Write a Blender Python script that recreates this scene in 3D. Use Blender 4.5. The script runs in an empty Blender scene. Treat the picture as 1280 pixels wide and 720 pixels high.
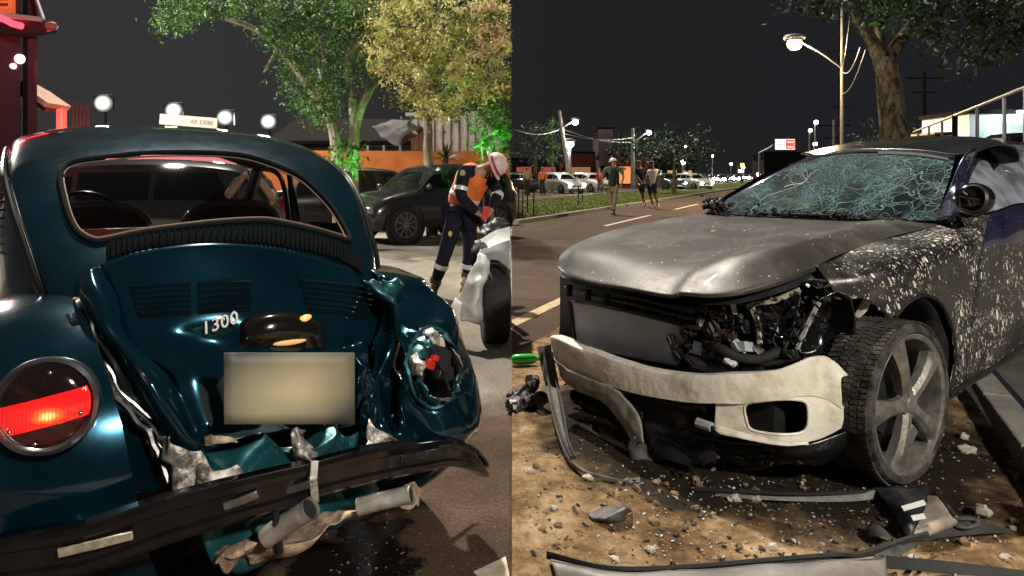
import bpy, bmesh, math, random
from math import radians as R, sin, cos, pi, sqrt, atan2
from mathutils import Vector as V, Matrix, noise, Euler
from mathutils.bvhtree import BVHTree
random.seed(7)
SC = bpy.context.scene
COL = SC.collection

# ------------------------------------------------------------------ camera, sky, sun, exposure
FPX, HCAM, HORIZ = 900.0, 1.28, 219.0            # focal length in photo pixels, eye height, horizon row
cam = bpy.data.cameras.new('camera')
camo = bpy.data.objects.new('camera', cam); COL.objects.link(camo)
camo.location = (0, 0, HCAM); camo.rotation_euler = (R(90), 0, 0)
cam.sensor_fit = 'HORIZONTAL'; cam.sensor_width = 36.0; cam.lens = 36.0*FPX/1280
cam.shift_y = -(360-HORIZ)/1280
cam.clip_start = 0.05; cam.clip_end = 2000
SC.camera = camo

SUN_DIR = V((-0.17, 0.53, 0.83)).normalized()      # towards the light
world = bpy.data.worlds.new('World'); SC.world = world; world.use_nodes = True
wn = world.node_tree; wn.nodes.clear()
w_out = wn.nodes.new('ShaderNodeOutputWorld'); w_bg = wn.nodes.new('ShaderNodeBackground')
w_tc = wn.nodes.new('ShaderNodeTexCoord'); w_sep = wn.nodes.new('ShaderNodeSeparateXYZ')
w_ramp = wn.nodes.new('ShaderNodeValToRGB'); w_map = wn.nodes.new('ShaderNodeMapRange')
wn.links.new(w_tc.outputs['Generated'], w_sep.inputs[0])
wn.links.new(w_sep.outputs['X'], w_map.inputs['Value'])
w_map.inputs['From Min'].default_value = -1; w_map.inputs['From Max'].default_value = 1
wn.links.new(w_map.outputs[0], w_ramp.inputs[0])
w_e = w_ramp.color_ramp.elements
w_e[0].position = .30; w_e[0].color = (0.0185, 0.0185, 0.0185, 1)   # town glow over the lot side
w_e[1].position = .80; w_e[1].color = (0.0070, 0.0075, 0.0095, 1)
w_x = w_e.new(.52); w_x.color = (0.0088, 0.0087, 0.0090, 1)
wn.links.new(w_ramp.outputs[0], w_bg.inputs['Color']); w_bg.inputs['Strength'].default_value = 1.0
wn.links.new(w_bg.outputs[0], w_out.inputs[0])

sun = bpy.data.lights.new('sun', 'SUN'); sun.energy = 3.1; sun.angle = R(1.5); sun.color = (1.0, 0.91, 0.78)
suno = bpy.data.objects.new('sun', sun); COL.objects.link(suno)
suno.rotation_euler = SUN_DIR.to_track_quat('Z', 'Y').to_euler(); suno.location = (0, 5, 30)

SC.view_settings.view_transform = 'Standard'; SC.view_settings.look = 'None'
SC.view_settings.exposure = 0.9; SC.view_settings.gamma = 1
SC.render.engine = 'CYCLES'
SC.cycles.use_denoising = True
SC.cycles.max_bounces = 8; SC.cycles.transparent_max_bounces = 16
SC.cycles.sample_clamp_indirect = 4.0

# ------------------------------------------------------------------ helpers
def ray(px, py): return V(((px-640)/FPX, 1.0, -(py-HORIZ)/FPX))
def at(px, py, Y): return V((0, 0, HCAM)) + ray(px, py)*Y
def gnd(px, py, z=0.0):
    Y = (HCAM-z)*FPX/(py-HORIZ); return V(((px-640)/FPX*Y, Y, z))

class Frame:
    def __init__(s, x, y, yaw, z=0.0):
        s.loc = V((x, y, z)); s.yaw = R(yaw)
        s.M = Matrix.Translation(s.loc) @ Matrix.Rotation(s.yaw, 4, 'Z'); s.I = s.M.inverted()
    def cast(s, px, py):
        return s.I @ V((0, 0, HCAM)), s.I.to_3x3() @ ray(px, py)
    def px(s, px, py, ax, v):
        o, d = s.cast(px, py); i = 'xyz'.index(ax); return o + d*((v-o[i])/d[i])
    def pix(s, p):
        w = s.M @ V(p); return 640+FPX*w.x/w.y, HORIZ-FPX*(w.z-HCAM)/w.y

def link(o, parent=None):
    COL.objects.link(o)
    if parent is not None: o.parent = parent
    return o
def tag(o, label=None, cat=None, group=None, kind=None):
    if label: o['label'] = label
    if cat: o['category'] = cat
    if group: o['group'] = group
    if kind: o['kind'] = kind
    return o
def thing(name, label, cat, loc=(0, 0, 0), yaw=0.0, group=None):
    o = bpy.data.objects.new(name, None); o.empty_display_size = .2
    o.location = loc; o.rotation_euler = (0, 0, yaw); link(o)
    return tag(o, label, cat, group)
def copy_tree(o, parent=None):
    c = o.copy(); COL.objects.link(c)
    if parent is not None: c.parent = parent
    for ch in list(o.children): copy_tree(ch, c)
    return c

class MB:
    def __init__(s): s.v = []; s.f = []; s.m = []
    def add(s, vs, fs, mi=0, M=None):
        b = len(s.v)
        s.v += [tuple(M @ V(p)) if M is not None else tuple(p) for p in vs]
        s.f += [tuple(i+b for i in f) for f in fs]; s.m += [mi]*len(fs); return s
    def box(s, c, size, rot=None, mi=0, M=None):
        x, y, z = size[0]/2, size[1]/2, size[2]/2
        vs = [V((i*x, j*y, k*z)) for i in (-1, 1) for j in (-1, 1) for k in (-1, 1)]
        if rot is not None:
            rm = Euler(rot).to_matrix() if not isinstance(rot, Matrix) else rot
            vs = [rm @ p for p in vs]
        vs = [p+V(c) for p in vs]
        return s.add(vs, [(0, 1, 3, 2), (4, 6, 7, 5), (0, 4, 5, 1), (2, 3, 7, 6), (0, 2, 6, 4), (1, 5, 7, 3)], mi, M)
    def tube(s, pts, r, n=8, cap=True, mi=0, M=None, flat=None):
        pts = [V(p) for p in pts]; k = len(pts); rs = r if isinstance(r, (list, tuple)) else [r]*k
        vs = []; up = None
        for i, p in enumerate(pts):
            t = (pts[min(i+1, k-1)]-pts[max(i-1, 0)]); t = t.normalized() if t.length > 1e-9 else V((0, 0, 1))
            if up is None: up = t.orthogonal().normalized()
            else:
                up = up - t*up.dot(t); up = up.normalized() if up.length > 1e-6 else t.orthogonal().normalized()
            q = t.cross(up)
            for j in range(n):
                a = 2*pi*j/n; vs.append(p+(up*cos(a)+q*sin(a))*rs[i])
        fs = [(i*n+j, i*n+(j+1) % n, (i+1)*n+(j+1) % n, (i+1)*n+j) for i in range(k-1) for j in range(n)]
        if cap: fs += [tuple(range(n))[::-1], tuple((k-1)*n+j for j in range(n))]
        return s.add(vs, fs, mi, M)
    def strip(s, pts, w, t, up=(0, 0, 1), mi=0, M=None):      # rectangular bar: w along 'up', t sideways
        pts = [V(p) for p in pts]; k = len(pts); vs = []; upv = V(up)
        for i, p in enumerate(pts):
            tg = (pts[min(i+1, k-1)]-pts[max(i-1, 0)]).normalized()
            u = (upv - tg*upv.dot(tg)).normalized(); q = tg.cross(u)
            ww = w[i] if isinstance(w, (list, tuple)) else w
            for a, b in ((-1, -1), (1, -1), (1, 1), (-1, 1)): vs.append(p+u*(a*ww/2)+q*(b*t/2))
        fs = [(i*4+j, i*4+(j+1) % 4, (i+1)*4+(j+1) % 4, (i+1)*4+j) for i in range(k-1) for j in range(4)]
        fs += [(3, 2, 1, 0), tuple((k-1)*4+j for j in range(4))]
        return s.add(vs, fs, mi, M)
    def lathe(s, prof, n=24, M=None, mi=0, a0=0, a1=2*pi, cap=False):   # prof: (r, h) about local z
        full = abs(a1-a0-2*pi) < 1e-6; m = n if full else n+1; vs = []
        for r, h in prof:
            for j in range(m):
                a = a0+(a1-a0)*j/n; vs.append(V((r*cos(a), r*sin(a), h)))
        fs = []
        for i in range(len(prof)-1):
            for j in range(n):
                j2 = (j+1) % m; fs.append((i*m+j, i*m+j2, (i+1)*m+j2, (i+1)*m+j))
        if cap: fs += [tuple(range(m))[::-1], tuple((len(prof)-1)*m+j for j in range(m))]
        return s.add(vs, fs, mi, M)
    def ell(s, c, rad, n=10, m=7, M=None, mi=0, rot=None, jit=0, seed=0):
        vs = []; rm = Euler(rot).to_matrix() if rot is not None else None
        for i in range(m+1):
            ph = pi*i/m
            for j in range(n):
                a = 2*pi*j/n; d = V((sin(ph)*cos(a), sin(ph)*sin(a), cos(ph)))
                k = 1+jit*noise.noise(d*1.7+V((seed*7.3, seed*3.1, 0))) if jit else 1
                p = V((d.x*rad[0]*k, d.y*rad[1]*k, d.z*rad[2]*k))
                if rm is not None: p = rm @ p
                vs.append(p+V(c))
        fs = [(i*n+j, (i+1)*n+j, (i+1)*n+(j+1) % n, i*n+(j+1) % n) for i in range(m) for j in range(n)]
        return s.add(vs, fs, mi, M)
    def grid(s, rows, mi=0, M=None, flip=False):
        nr, nc = len(rows), len(rows[0]); vs = [p for r in rows for p in r]
        fs = []
        for i in range(nr-1):
            for j in range(nc-1):
                q = (i*nc+j, i*nc+j+1, (i+1)*nc+j+1, (i+1)*nc+j); fs.append(q[::-1] if flip else q)
        return s.add(vs, fs, mi, M)
    def prism(s, poly, h, M=None, mi=0):               # poly in local xy extruded along z 0..h
        n = len(poly); vs = [V((p[0], p[1], 0)) for p in poly]+[V((p[0], p[1], h)) for p in poly]
        fs = [tuple(range(n))[::-1], tuple(range(n, 2*n))]+[(i, (i+1) % n, n+(i+1) % n, n+i) for i in range(n)]
        return s.add(vs, fs, mi, M)
    def build(s, name, mats, parent=None, smooth=True, thick=0, bevel=0, weld=False, angle=40, offset=0, subd=0):
        me = bpy.data.meshes.new(name); me.from_pydata(s.v, [], s.f)
        mats = mats if isinstance(mats, (list, tuple)) else [mats]
        for m in mats: me.materials.append(m)
        if len(mats) > 1: me.polygons.foreach_set('material_index', s.m)
        if weld:
            b = bmesh.new(); b.from_mesh(me); bmesh.ops.remove_doubles(b, verts=b.verts, dist=1e-4); b.to_mesh(me); b.free()
        me.update()
        if smooth:
            me.polygons.foreach_set('use_smooth', [True]*len(me.polygons))
            try: me.set_sharp_from_angle(angle=R(angle))
            except Exception: pass
        o = bpy.data.objects.new(name, me); link(o, parent)
        if thick:
            md = o.modifiers.new('thickness', 'SOLIDIFY'); md.thickness = thick; md.offset = offset
        if bevel:
            md = o.modifiers.new('bevel', 'BEVEL'); md.width = bevel; md.segments = 2; md.limit_method = 'ANGLE'
        return o

def cr(p0, p1, p2, p3, t):
    return 0.5*((2*p1)+(p2-p0)*t+(2*p0-5*p1+4*p2-p3)*t*t+(3*p1-p0-3*p2+p3)*t*t*t)
def spl(pts, n, closed=False):
    pts = [V(p) for p in pts]; k = len(pts); out = []
    segs = k if closed else k-1
    for i in range(n if closed else n+1):
        u = i/n*segs; a = min(int(u), segs-1); t = u-a
        if closed: g = lambda q: pts[q % k]
        else: g = lambda q: pts[q] if 0 <= q < k else (2*pts[0]-pts[1] if q < 0 else 2*pts[-1]-pts[-2])
        out.append(cr(g(a-1), g(a), g(a+1), g(a+2), t))
    return out
def patch(rows, nu, nv):
    rr = [spl(r, nu) for r in rows]
    cols = [spl([r[j] for r in rr], nv) for j in range(nu+1)]
    return [[cols[j][i] for j in range(nu+1)] for i in range(nv+1)]
def inpoly(x, y, poly):
    c = False; n = len(poly); j = n-1
    for i in range(n):
        xi, yi = poly[i][0], poly[i][1]; xj, yj = poly[j][0], poly[j][1]
        if (yi > y) != (yj > y) and x < (xj-xi)*(y-yi)/(yj-yi)+xi: c = not c
        j = i
    return c
def dent(rows, amp, sc, seed=0, nrm=None, mask=None, ridge=False):
    out = []
    for r in rows:
        o = []
        for p in r:
            q = p*sc+V((seed*11.3, seed*5.7, seed*2.9))
            d = V((noise.noise(q), noise.noise(q+V((31, 0, 0))), noise.noise(q+V((0, 57, 0)))))
            if ridge: d = V([.5-2*abs(c) for c in d])+.22*V((noise.noise(q*2.3), noise.noise(q*2.3+V((7, 0, 0))), noise.noise(q*2.3+V((0, 9, 0)))))
            k = amp*(mask(p) if mask else 1)
            o.append(p+d*k)
        out.append(o)
    return out

class Surf:
    """A mesh surface in a thing's frame that traced outlines can be laid on."""
    def __init__(s, fr, mb, lift=0.0):
        s.fr = fr; s.b = BVHTree.FromPolygons([V(v) for v in mb.v], mb.f); s.lift = lift
    def hit(s, px, py, lift=None):
        o, d = s.fr.cast(px, py); h = s.b.ray_cast(o, d.normalized())
        if h[0] is None: return None
        n = h[1]; n = -n if n.dot(d) > 0 else n
        return h[0]+n*(s.lift if lift is None else lift)
    def line(s, pts, n=0, closed=False, lift=None):
        P = [V((p[0], p[1], 0)) for p in pts]
        if n: P = spl(P, n, closed)
        return [q for q in (s.hit(p.x, p.y, lift) for p in P) if q is not None]
def cut(mb, fr, polys, keep=None, cond=None):
    """Drop faces whose middle falls inside one of the traced outlines."""
    F, M = [], []
    for f, m in zip(mb.f, mb.m):
        c = sum((V(mb.v[i]) for i in f), V())/len(f); x, y = fr.pix(c)
        if (cond is None or cond(c)) and any(inpoly(x, y, p) for p in polys): continue
        if keep is not None and not inpoly(x, y, keep): continue
        F.append(f); M.append(m)
    mb.f, mb.m = F, M; return mb

# ------------------------------------------------------------------ materials
def nodes(name):
    m = bpy.data.materials.new(name); m.use_nodes = True; nt = m.node_tree
    return m, nt, nt.nodes['Principled BSDF'], nt.nodes, nt.links
def mat(name, col, rough=.5, metal=0., col2=None, scale=8., bump=0., bscale=None, coat=0., emis=None, estr=0., spec=.5, detail=6., lo=.35, hi=.65, stretch=None, trans=0., ior=1.45, alpha=1., rvar=0.):
    m, nt, b, N, L = nodes(name)
    if rough >= .75 and spec == .5: spec = .08
    b.inputs['Base Color'].default_value = (*col, 1); b.inputs['Roughness'].default_value = rough
    b.inputs['Metallic'].default_value = metal; b.inputs['Coat Weight'].default_value = coat; b.inputs['Coat Roughness'].default_value = .05
    b.inputs['Specular IOR Level'].default_value = spec; b.inputs['Transmission Weight'].default_value = trans; b.inputs['IOR'].default_value = ior
    b.inputs['Alpha'].default_value = alpha
    if emis: b.inputs['Emission Color'].default_value = (*emis, 1); b.inputs['Emission Strength'].default_value = estr
    if rvar:
        tr = N.new('ShaderNodeTexCoord'); n1 = N.new('ShaderNodeTexNoise'); n1.inputs['Scale'].default_value = 9; n1.inputs['Detail'].default_value = 10; n1.inputs['Roughness'].default_value = .75; L.new(tr.outputs['Object'], n1.inputs['Vector'])
        r1 = N.new('ShaderNodeMapRange'); r1.inputs['From Min'].default_value = .35; r1.inputs['From Max'].default_value = .7; r1.inputs['To Min'].default_value = rough; r1.inputs['To Max'].default_value = rough+rvar; L.new(n1.outputs[0], r1.inputs['Value']); L.new(r1.outputs[0], b.inputs['Roughness'])
        r2 = N.new('ShaderNodeMapRange'); r2.inputs['From Min'].default_value = .40; r2.inputs['From Max'].default_value = .7; r2.inputs['To Min'].default_value = .02; r2.inputs['To Max'].default_value = .02+rvar*.8; L.new(n1.outputs[0], r2.inputs['Value']); L.new(r2.outputs[0], b.inputs['Coat Roughness'])
    if col2 or bump:
        tc = N.new('ShaderNodeTexCoord'); src = tc.outputs['Object']
        if stretch:
            mp = N.new('ShaderNodeMapping'); mp.inputs['Scale'].default_value = stretch; L.new(src, mp.inputs[0]); src = mp.outputs[0]
        nz = N.new('ShaderNodeTexNoise'); nz.inputs['Scale'].default_value = scale; nz.inputs['Detail'].default_value = detail; nz.inputs['Roughness'].default_value = .65
        L.new(src, nz.inputs['Vector'])
        if col2:
            rp = N.new('ShaderNodeValToRGB'); rp.color_ramp.elements[0].position = lo; rp.color_ramp.elements[1].position = hi
            rp.color_ramp.elements[0].color = (*col, 1); rp.color_ramp.elements[1].color = (*col2, 1)
            L.new(nz.outputs[0], rp.inputs[0]); L.new(rp.outputs[0], b.inputs['Base Color'])
        if bump:
            nb = nz
            if bscale:
                nb = N.new('ShaderNodeTexNoise'); nb.inputs['Scale'].default_value = bscale; nb.inputs['Detail'].default_value = 8; L.new(src, nb.inputs['Vector'])
            bp = N.new('ShaderNodeBump'); bp.inputs['Strength'].default_value = min(1, bump); bp.inputs['Distance'].default_value = .02
            L.new(nb.outputs[0], bp.inputs['Height']); L.new(bp.outputs[0], b.inputs['Normal'])
    return m
def emit(name, col, s):
    m, nt, b, N, L = nodes(name)
    b.inputs['Base Color'].default_value = (*[min(1, c*.5) for c in col], 1)
    b.inputs['Emission Color'].default_value = (*col, 1); b.inputs['Emission Strength'].default_value = s; return m
def lamp(kind, loc, power, col, parent=None, size=.25, aim=None, cone=90, blend=.5):
    l = bpy.data.lights.new('lamp_light', kind); l.energy = power; l.color = col
    if kind in ('POINT', 'SPOT'): l.shadow_soft_size = size
    if kind == 'SPOT': l.spot_size = R(cone); l.spot_blend = blend
    o = bpy.data.objects.new('lamp_light', l); link(o, parent); o.location = loc
    if aim is not None: o.rotation_euler = (V(loc)-V(aim)).to_track_quat('Z', 'Y').to_euler()
    return o
def speck(name, base, base2, spot, bscale=30., thr=.12, stretch=(1, 1, 1), rough=.35, metal=.3, coat=.3, sc2=6., mud=None, mudlo=.45, mudhi=.6, scales=None, mscale=3.0, rot=(0, 0, 0)):
    """Paint with splashes: two sizes of dried droplets and a film of mud."""
    m, nt, b, N, L = nodes(name)
    tc = N.new('ShaderNodeTexCoord'); mp = N.new('ShaderNodeMapping'); mp.inputs['Scale'].default_value = stretch; mp.inputs['Rotation'].default_value = rot; mp.vector_type = 'TEXTURE' if False else 'POINT'; mp0 = N.new('ShaderNodeMapping'); mp0.inputs['Rotation'].default_value = rot; L.new(tc.outputs['Object'], mp0.inputs[0]); mp.inputs['Rotation'].default_value = (0, 0, 0); L.new(mp0.outputs[0], mp.inputs[0])
    nz = N.new('ShaderNodeTexNoise'); nz.inputs['Scale'].default_value = sc2; nz.inputs['Detail'].default_value = 8; L.new(tc.outputs['Object'], nz.inputs['Vector'])
    rp = N.new('ShaderNodeValToRGB'); rp.color_ramp.elements[0].color = (*base, 1); rp.color_ramp.elements[1].color = (*base2, 1)
    rp.color_ramp.elements[0].position = .35; rp.color_ramp.elements[1].position = .68; L.new(nz.outputs[0], rp.inputs[0])
    cur = rp.outputs[0]; fac_all = None
    if mud:
        n2 = N.new('ShaderNodeTexNoise'); n2.inputs['Scale'].default_value = mscale; n2.inputs['Detail'].default_value = 10; n2.inputs['Roughness'].default_value = .7; L.new(tc.outputs['Object'], n2.inputs['Vector'])
        r2 = N.new('ShaderNodeMapRange'); r2.inputs['From Min'].default_value = mudlo; r2.inputs['From Max'].default_value = mudhi; L.new(n2.outputs[0], r2.inputs['Value'])
        mx = N.new('ShaderNodeMix'); mx.data_type = 'RGBA'; L.new(r2.outputs[0], mx.inputs['Factor']); L.new(cur, mx.inputs['A']); mx.inputs['B'].default_value = (*mud, 1); cur = mx.outputs['Result']; fac_all = r2.outputs[0]
    for sc, th in (scales or ((bscale, thr), (bscale*2.3, thr*.9))):
        # droplets of uneven size: Voronoi cells, the radius of each drawn from the cell's own colour
        vo = N.new('ShaderNodeTexVoronoi'); vo.inputs['Scale'].default_value = sc; vo.inputs['Randomness'].default_value = 1
        wv = N.new('ShaderNodeTexNoise'); wv.inputs['Scale'].default_value = sc*1.3; L.new(mp.outputs[0], wv.inputs['Vector'])
        ad = N.new('ShaderNodeVectorMath'); ad.operation = 'MULTIPLY_ADD'; L.new(wv.outputs['Color'], ad.inputs[0]); ad.inputs[1].default_value = (.5/sc,)*3; L.new(mp.outputs[0], ad.inputs[2])
        L.new(ad.outputs[0], vo.inputs['Vector'])
        sp = N.new('ShaderNodeSeparateColor'); L.new(vo.outputs['Color'], sp.inputs[0])
        pw = N.new('ShaderNodeMath'); pw.operation = 'POWER'; L.new(sp.outputs[0], pw.inputs[0]); pw.inputs[1].default_value = 3.0
        ml = N.new('ShaderNodeMath'); ml.operation = 'MULTIPLY'; L.new(pw.outputs[0], ml.inputs[0]); ml.inputs[1].default_value = th*3.2
        cn = N.new('ShaderNodeTexNoise'); cn.inputs['Scale'].default_value = 3.4; cn.inputs['Detail'].default_value = 5; cn.inputs['Roughness'].default_value = .7; L.new(tc.outputs['Object'], cn.inputs['Vector'])
        cm = N.new('ShaderNodeMapRange'); cm.inputs['From Min'].default_value = .36; cm.inputs['From Max'].default_value = .66; cm.inputs['To Min'].default_value = .25; cm.inputs['To Max'].default_value = 1.45; L.new(cn.outputs[0], cm.inputs['Value'])
        m2 = N.new('ShaderNodeMath'); m2.operation = 'MULTIPLY'; L.new(ml.outputs[0], m2.inputs[0]); L.new(cm.outputs[0], m2.inputs[1]); ml = m2
        df = N.new('ShaderNodeMath'); df.operation = 'LESS_THAN'; L.new(vo.outputs['Distance'], df.inputs[0]); L.new(ml.outputs[0], df.inputs[1])
        vr = N.new('ShaderNodeMapRange'); L.new(sp.outputs[1], vr.inputs['Value']); vr.inputs['To Min'].default_value = .5
        dg = N.new('ShaderNodeMath'); dg.operation = 'MULTIPLY'; L.new(df.outputs[0], dg.inputs[0]); L.new(vr.outputs[0], dg.inputs[1]); df = dg
        mx = N.new('ShaderNodeMix'); mx.data_type = 'RGBA'; L.new(df.outputs[0], mx.inputs['Factor']); L.new(cur, mx.inputs['A']); mx.inputs['B'].default_value = (*spot, 1); cur = mx.outputs['Result']
        if fac_all is None: fac_all = df.outputs[0]
        else:
            mm = N.new('ShaderNodeMath'); mm.operation = 'MAXIMUM'; L.new(fac_all, mm.inputs[0]); L.new(df.outputs[0], mm.inputs[1]); fac_all = mm.outputs[0]
    L.new(cur, b.inputs['Base Color'])
    rr = N.new('ShaderNodeMapRange'); rr.inputs['To Min'].default_value = rough; rr.inputs['To Max'].default_value = .75; L.new(fac_all, rr.inputs['Value']); L.new(rr.outputs[0], b.inputs['Roughness'])
    mr = N.new('ShaderNodeMapRange'); mr.inputs['To Min'].default_value = metal; mr.inputs['To Max'].default_value = 0; L.new(fac_all, mr.inputs['Value']); L.new(mr.outputs[0], b.inputs['Metallic'])
    cc = N.new('ShaderNodeMapRange'); cc.inputs['To Min'].default_value = coat; cc.inputs['To Max'].default_value = 0; L.new(fac_all, cc.inputs['Value']); L.new(cc.outputs[0], b.inputs['Coat Weight'])
    bp = N.new('ShaderNodeBump'); bp.inputs['Strength'].default_value = .15; bp.inputs['Distance'].default_value = .01; L.new(fac_all, bp.inputs['Height']); L.new(bp.outputs[0], b.inputs['Normal'])
    return m

MT = dict(
    teal=mat('teal_paint', (.0018, .026, .044), .15, .75, (.004, .046, .076), 2.2, 0, coat=1., rvar=.06),
    teal_dull=mat('teal_paint_scraped', (.003, .045, .060), .38, .5, (.012, .085, .10), 9, .25, coat=.5),
    black=mat('black_plastic', (.008, .008, .009), .45, 0, (.02, .02, .021), 14, .15),
    blackgloss=mat('black_gloss', (.006, .006, .007), .18, 0, coat=.5),
    rubber=mat('black_rubber', (.010, .010, .010), .7, 0, (.02, .019, .018), 20, .2),
    dirtyrubber=mat('dirty_tyre_rubber', (.018, .017, .016), .8, 0, (.10, .09, .08), 14, .5, bscale=40),
    chrome=mat('chrome', (.65, .65, .66), .12, 1.),
    steel=mat('bare_crumpled_steel', (.48, .45, .41), .42, .55, (.07, .055, .04), 20, .6, lo=.42, hi=.6),
    exhaust=mat('dull_exhaust_metal', (.62, .60, .56), .38, .55, (.36, .31, .25), 18, .2),
    rust=mat('rusty_muddy_metal', (.42, .34, .24), .7, .2, (.11, .055, .025), 15, .9),
    cream=mat('cream_beam_paint', (.74, .70, .60), .42, .0, (.36, .31, .24), 6, .25, bscale=30, lo=.50, hi=.76),
    darkin=mat('dark_lining', (.018, .018, .019), .85),
    redseat=mat('red_leatherette', (.22, .035, .028), .45, 0, (.16, .025, .02), 5, .2),
    white=mat('white_paint', (.72, .72, .72), .35, 0, (.62, .62, .61), 4, 0, coat=.3),
    conc=mat('concrete', (.27, .26, .24), .85, 0, (.16, .155, .145), 6, .5, bscale=60),
    concpole=mat('concrete_pole', (.34, .33, .31), .85, 0, (.22, .21, .2), 6, .3),
    steelgrey=mat('grey_painted_steel', (.16, .16, .165), .5, .4),
    glassdark=mat('dark_car_glass', (.006, .007, .008), .05, 0, coat=.4),
    trunk=mat('bark', (.36, .31, .24), .9, 0, (.17, .14, .10), 9, .9, bscale=25, stretch=(1, 1, .3)),
    trunkdark=mat('rough_dark_bark', (.20, .165, .10), .9, 0, (.045, .036, .025), 11, 1., bscale=26, stretch=(1, 1, .45), lo=.4, hi=.6),
    skin=mat('skin', (.42, .25, .17), .55, 0, (.36, .20, .14), 9),
    skin2=mat('dark_skin', (.20, .11, .07), .55, 0, (.16, .09, .06), 9),
)
# ================================================================== the old rounded car, hit from behind
FB = Frame(-.56, 1.905, 35.4)
beetle = thing('beetle_car', 'crumpled dark teal beetle-shaped car seen from behind with its red tail light glowing', 'car', FB.loc, FB.yaw)
B = lambda px, py, y: FB.px(px, py, 'y', y)

SHC = [(.25, .40), (.30, .58), (.42, .80), (.60, .97), (.82, 1.10), (1.02, 1.24), (1.28, 1.38), (1.6, 1.475), (1.95, 1.515), (2.25, 1.50), (2.5, 1.455)]
SHE = [(.40, .42, .45), (.44, .50, .66), (.50, .64, .84), (.545, .74, .95), (.575, .88, 1.06), (.605, 1.04, 1.17), (.625, 1.26, 1.285), (.62, 1.55, 1.36), (.61, 1.9, 1.395), (.60, 2.2, 1.38), (.585, 2.42, 1.33)]
_C = spl([(0, c[0], c[1]) for c in SHC], 130); _E = spl(SHE, 130)
def shell_mb(off=0.0, nu=110, n=2.35):
    rows = []
    for c, e in zip(_C, _E):
        r = []
        for j in range(nu+1):
            u = -1+2*j/nu; t = abs(u)*pi/2
            s_, c_ = sin(t)**(2/n), max(0, cos(t))**(2/n)
            p = V((e.x*s_*(1 if u > 0 else -1), e.y+(c.y-e.y)*c_, e.z+(c.z-e.z)*c_))
            r.append(p)
        rows.append(r)
    if off:
        ctr = V((0, 1.7, .7)); rows = [[p+(ctr-p).normalized()*off for p in r] for r in rows]
    return MB().grid(rows)
WIN_OUT = [(72.5, 223), (76, 245), (82, 268), (90, 286), (100, 297), (117, 305), (133, 304), (181, 294), (242, 286), (282, 282), (320, 280), (340, 281), (380, 289), (417, 299), (433, 304), (439, 300), (433, 285), (417, 259), (393, 233), (372, 217), (340, 203), (300, 192), (242, 189), (181, 190), (141, 194), (101, 199), (80, 207)]
def shrink(poly, k):
    out = []; n = len(poly)
    for i in range(n):
        a = V((*poly[i-1], 0)); b = V((*poly[(i+1) % n], 0)); t = (b-a).normalized(); q = V((t.y, -t.x, 0))
        out.append((poly[i][0]+q.x*k, poly[i][1]+q.y*k))
    return out
shell0 = shell_mb(nu=150)
BS = Surf(FB, shell0, .004)
WIN_IN = shrink(WIN_OUT, 5)
if not inpoly(WIN_IN[0][0], WIN_IN[0][1], WIN_OUT): WIN_IN = shrink(WIN_OUT, -5)
rear = lambda c: c.y < 1.75
shell = cut(shell_mb(nu=220), FB, [WIN_IN], cond=rear)
# the engine bay opening, which the torn lid no longer covers
shell = cut(shell, FB, [[(112, 372), (128, 345), (180, 318), (240, 312), (340, 320), (400, 328), (460, 355), (490, 390), (480, 620), (210, 640), (150, 480)]], cond=rear)
shell.build('body_shell', MT['teal'], beetle, weld=True)
liner = cut(shell_mb(off=.035, nu=120), FB, [WIN_OUT], cond=rear)
liner.f = [f for f in liner.f if sum(liner.v[i][2] for i in f)/4 > .90]; liner.m = [0]*len(liner.f)
liner.build('headlining', MT['darkin'], beetle)
# side walls with their window openings
def side_wall(s):
    top = [V((s*e.x, e.y, e.z)) for e in _E[26:]]
    n = len(top); rows = []
    for k in range(61):
        t = k/60; r = []
        for p in top:
            z = p.z+(.30-p.z)*t; bulge = .075*sin(min(1, t*1.5)*pi/2)
            r.append(V((p.x+s*bulge, p.y+(.35*t if p.y > 2.3 else 0)*1.0, z)))
        rows.append(r)
    mb = MB().grid(rows)
    def open_(c):
        a = 1.30 < c.y < 1.93 and .99 < c.z < 1.30-.10*max(0, (1.55-c.y)/.25)
        b = 2.02 < c.y < 2.66 and .97 < c.z < 1.31
        w = (c.y-.85)**2+(c.z-.33)**2 < .44**2
        return a or b or w
    keep = [i for i, f in enumerate(mb.f) if not open_(sum((V(mb.v[j]) for j in f), V())/4)]
    mb.f = [mb.f[i] for i in keep]; mb.m = [0]*len(mb.f)
    o = mb.build('side_panel', MT['teal'], beetle, weld=True)
    tr = MB()
    for (y0, y1, z0, z1) in ((1.30, 1.93, .99, 1.29), (2.02, 2.66, .97, 1.31)):
        xs = lambda y, z: s*(.60+.075*min(1, max(0, (1.34-z)*1.4)))
        P = spl([V((xs(y, z), y, z)) for y, z in ((y0+.08, z1-.03), (y1-.05, z1), (y1, z1-.05), (y1, z0+.05), (y1-.05, z0), (y0+.05, z0), (y0, z0+.06))], 40, True)
        tr.tube(P+[P[0]], .014, 6, False)
    tr.build('window_trim', MT['black'], beetle)
for s in (-1, 1): side_wall(s)
# drip rail and the crescent vent by the side window
for s in (-1, 1):
    pts = [V((s*(e.x+.012), e.y-.008, e.z)) for e in _E[18:]]
    MB().tube(pts, .011, 8).build('drip_rail', MT['blackgloss'], beetle)
cv = MB()
for k in range(9):
    z = 1.02+k*.028; y = 1.12+.05*sin((k/8)*pi)-.0+.10*(k/8)
    cv.box((-.655+.002*k, y, z), (.02, .055+.02*sin(k/8*pi), .008), (0, 0, 0))
cv.build('air_vent', MT['black'], beetle)
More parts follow.
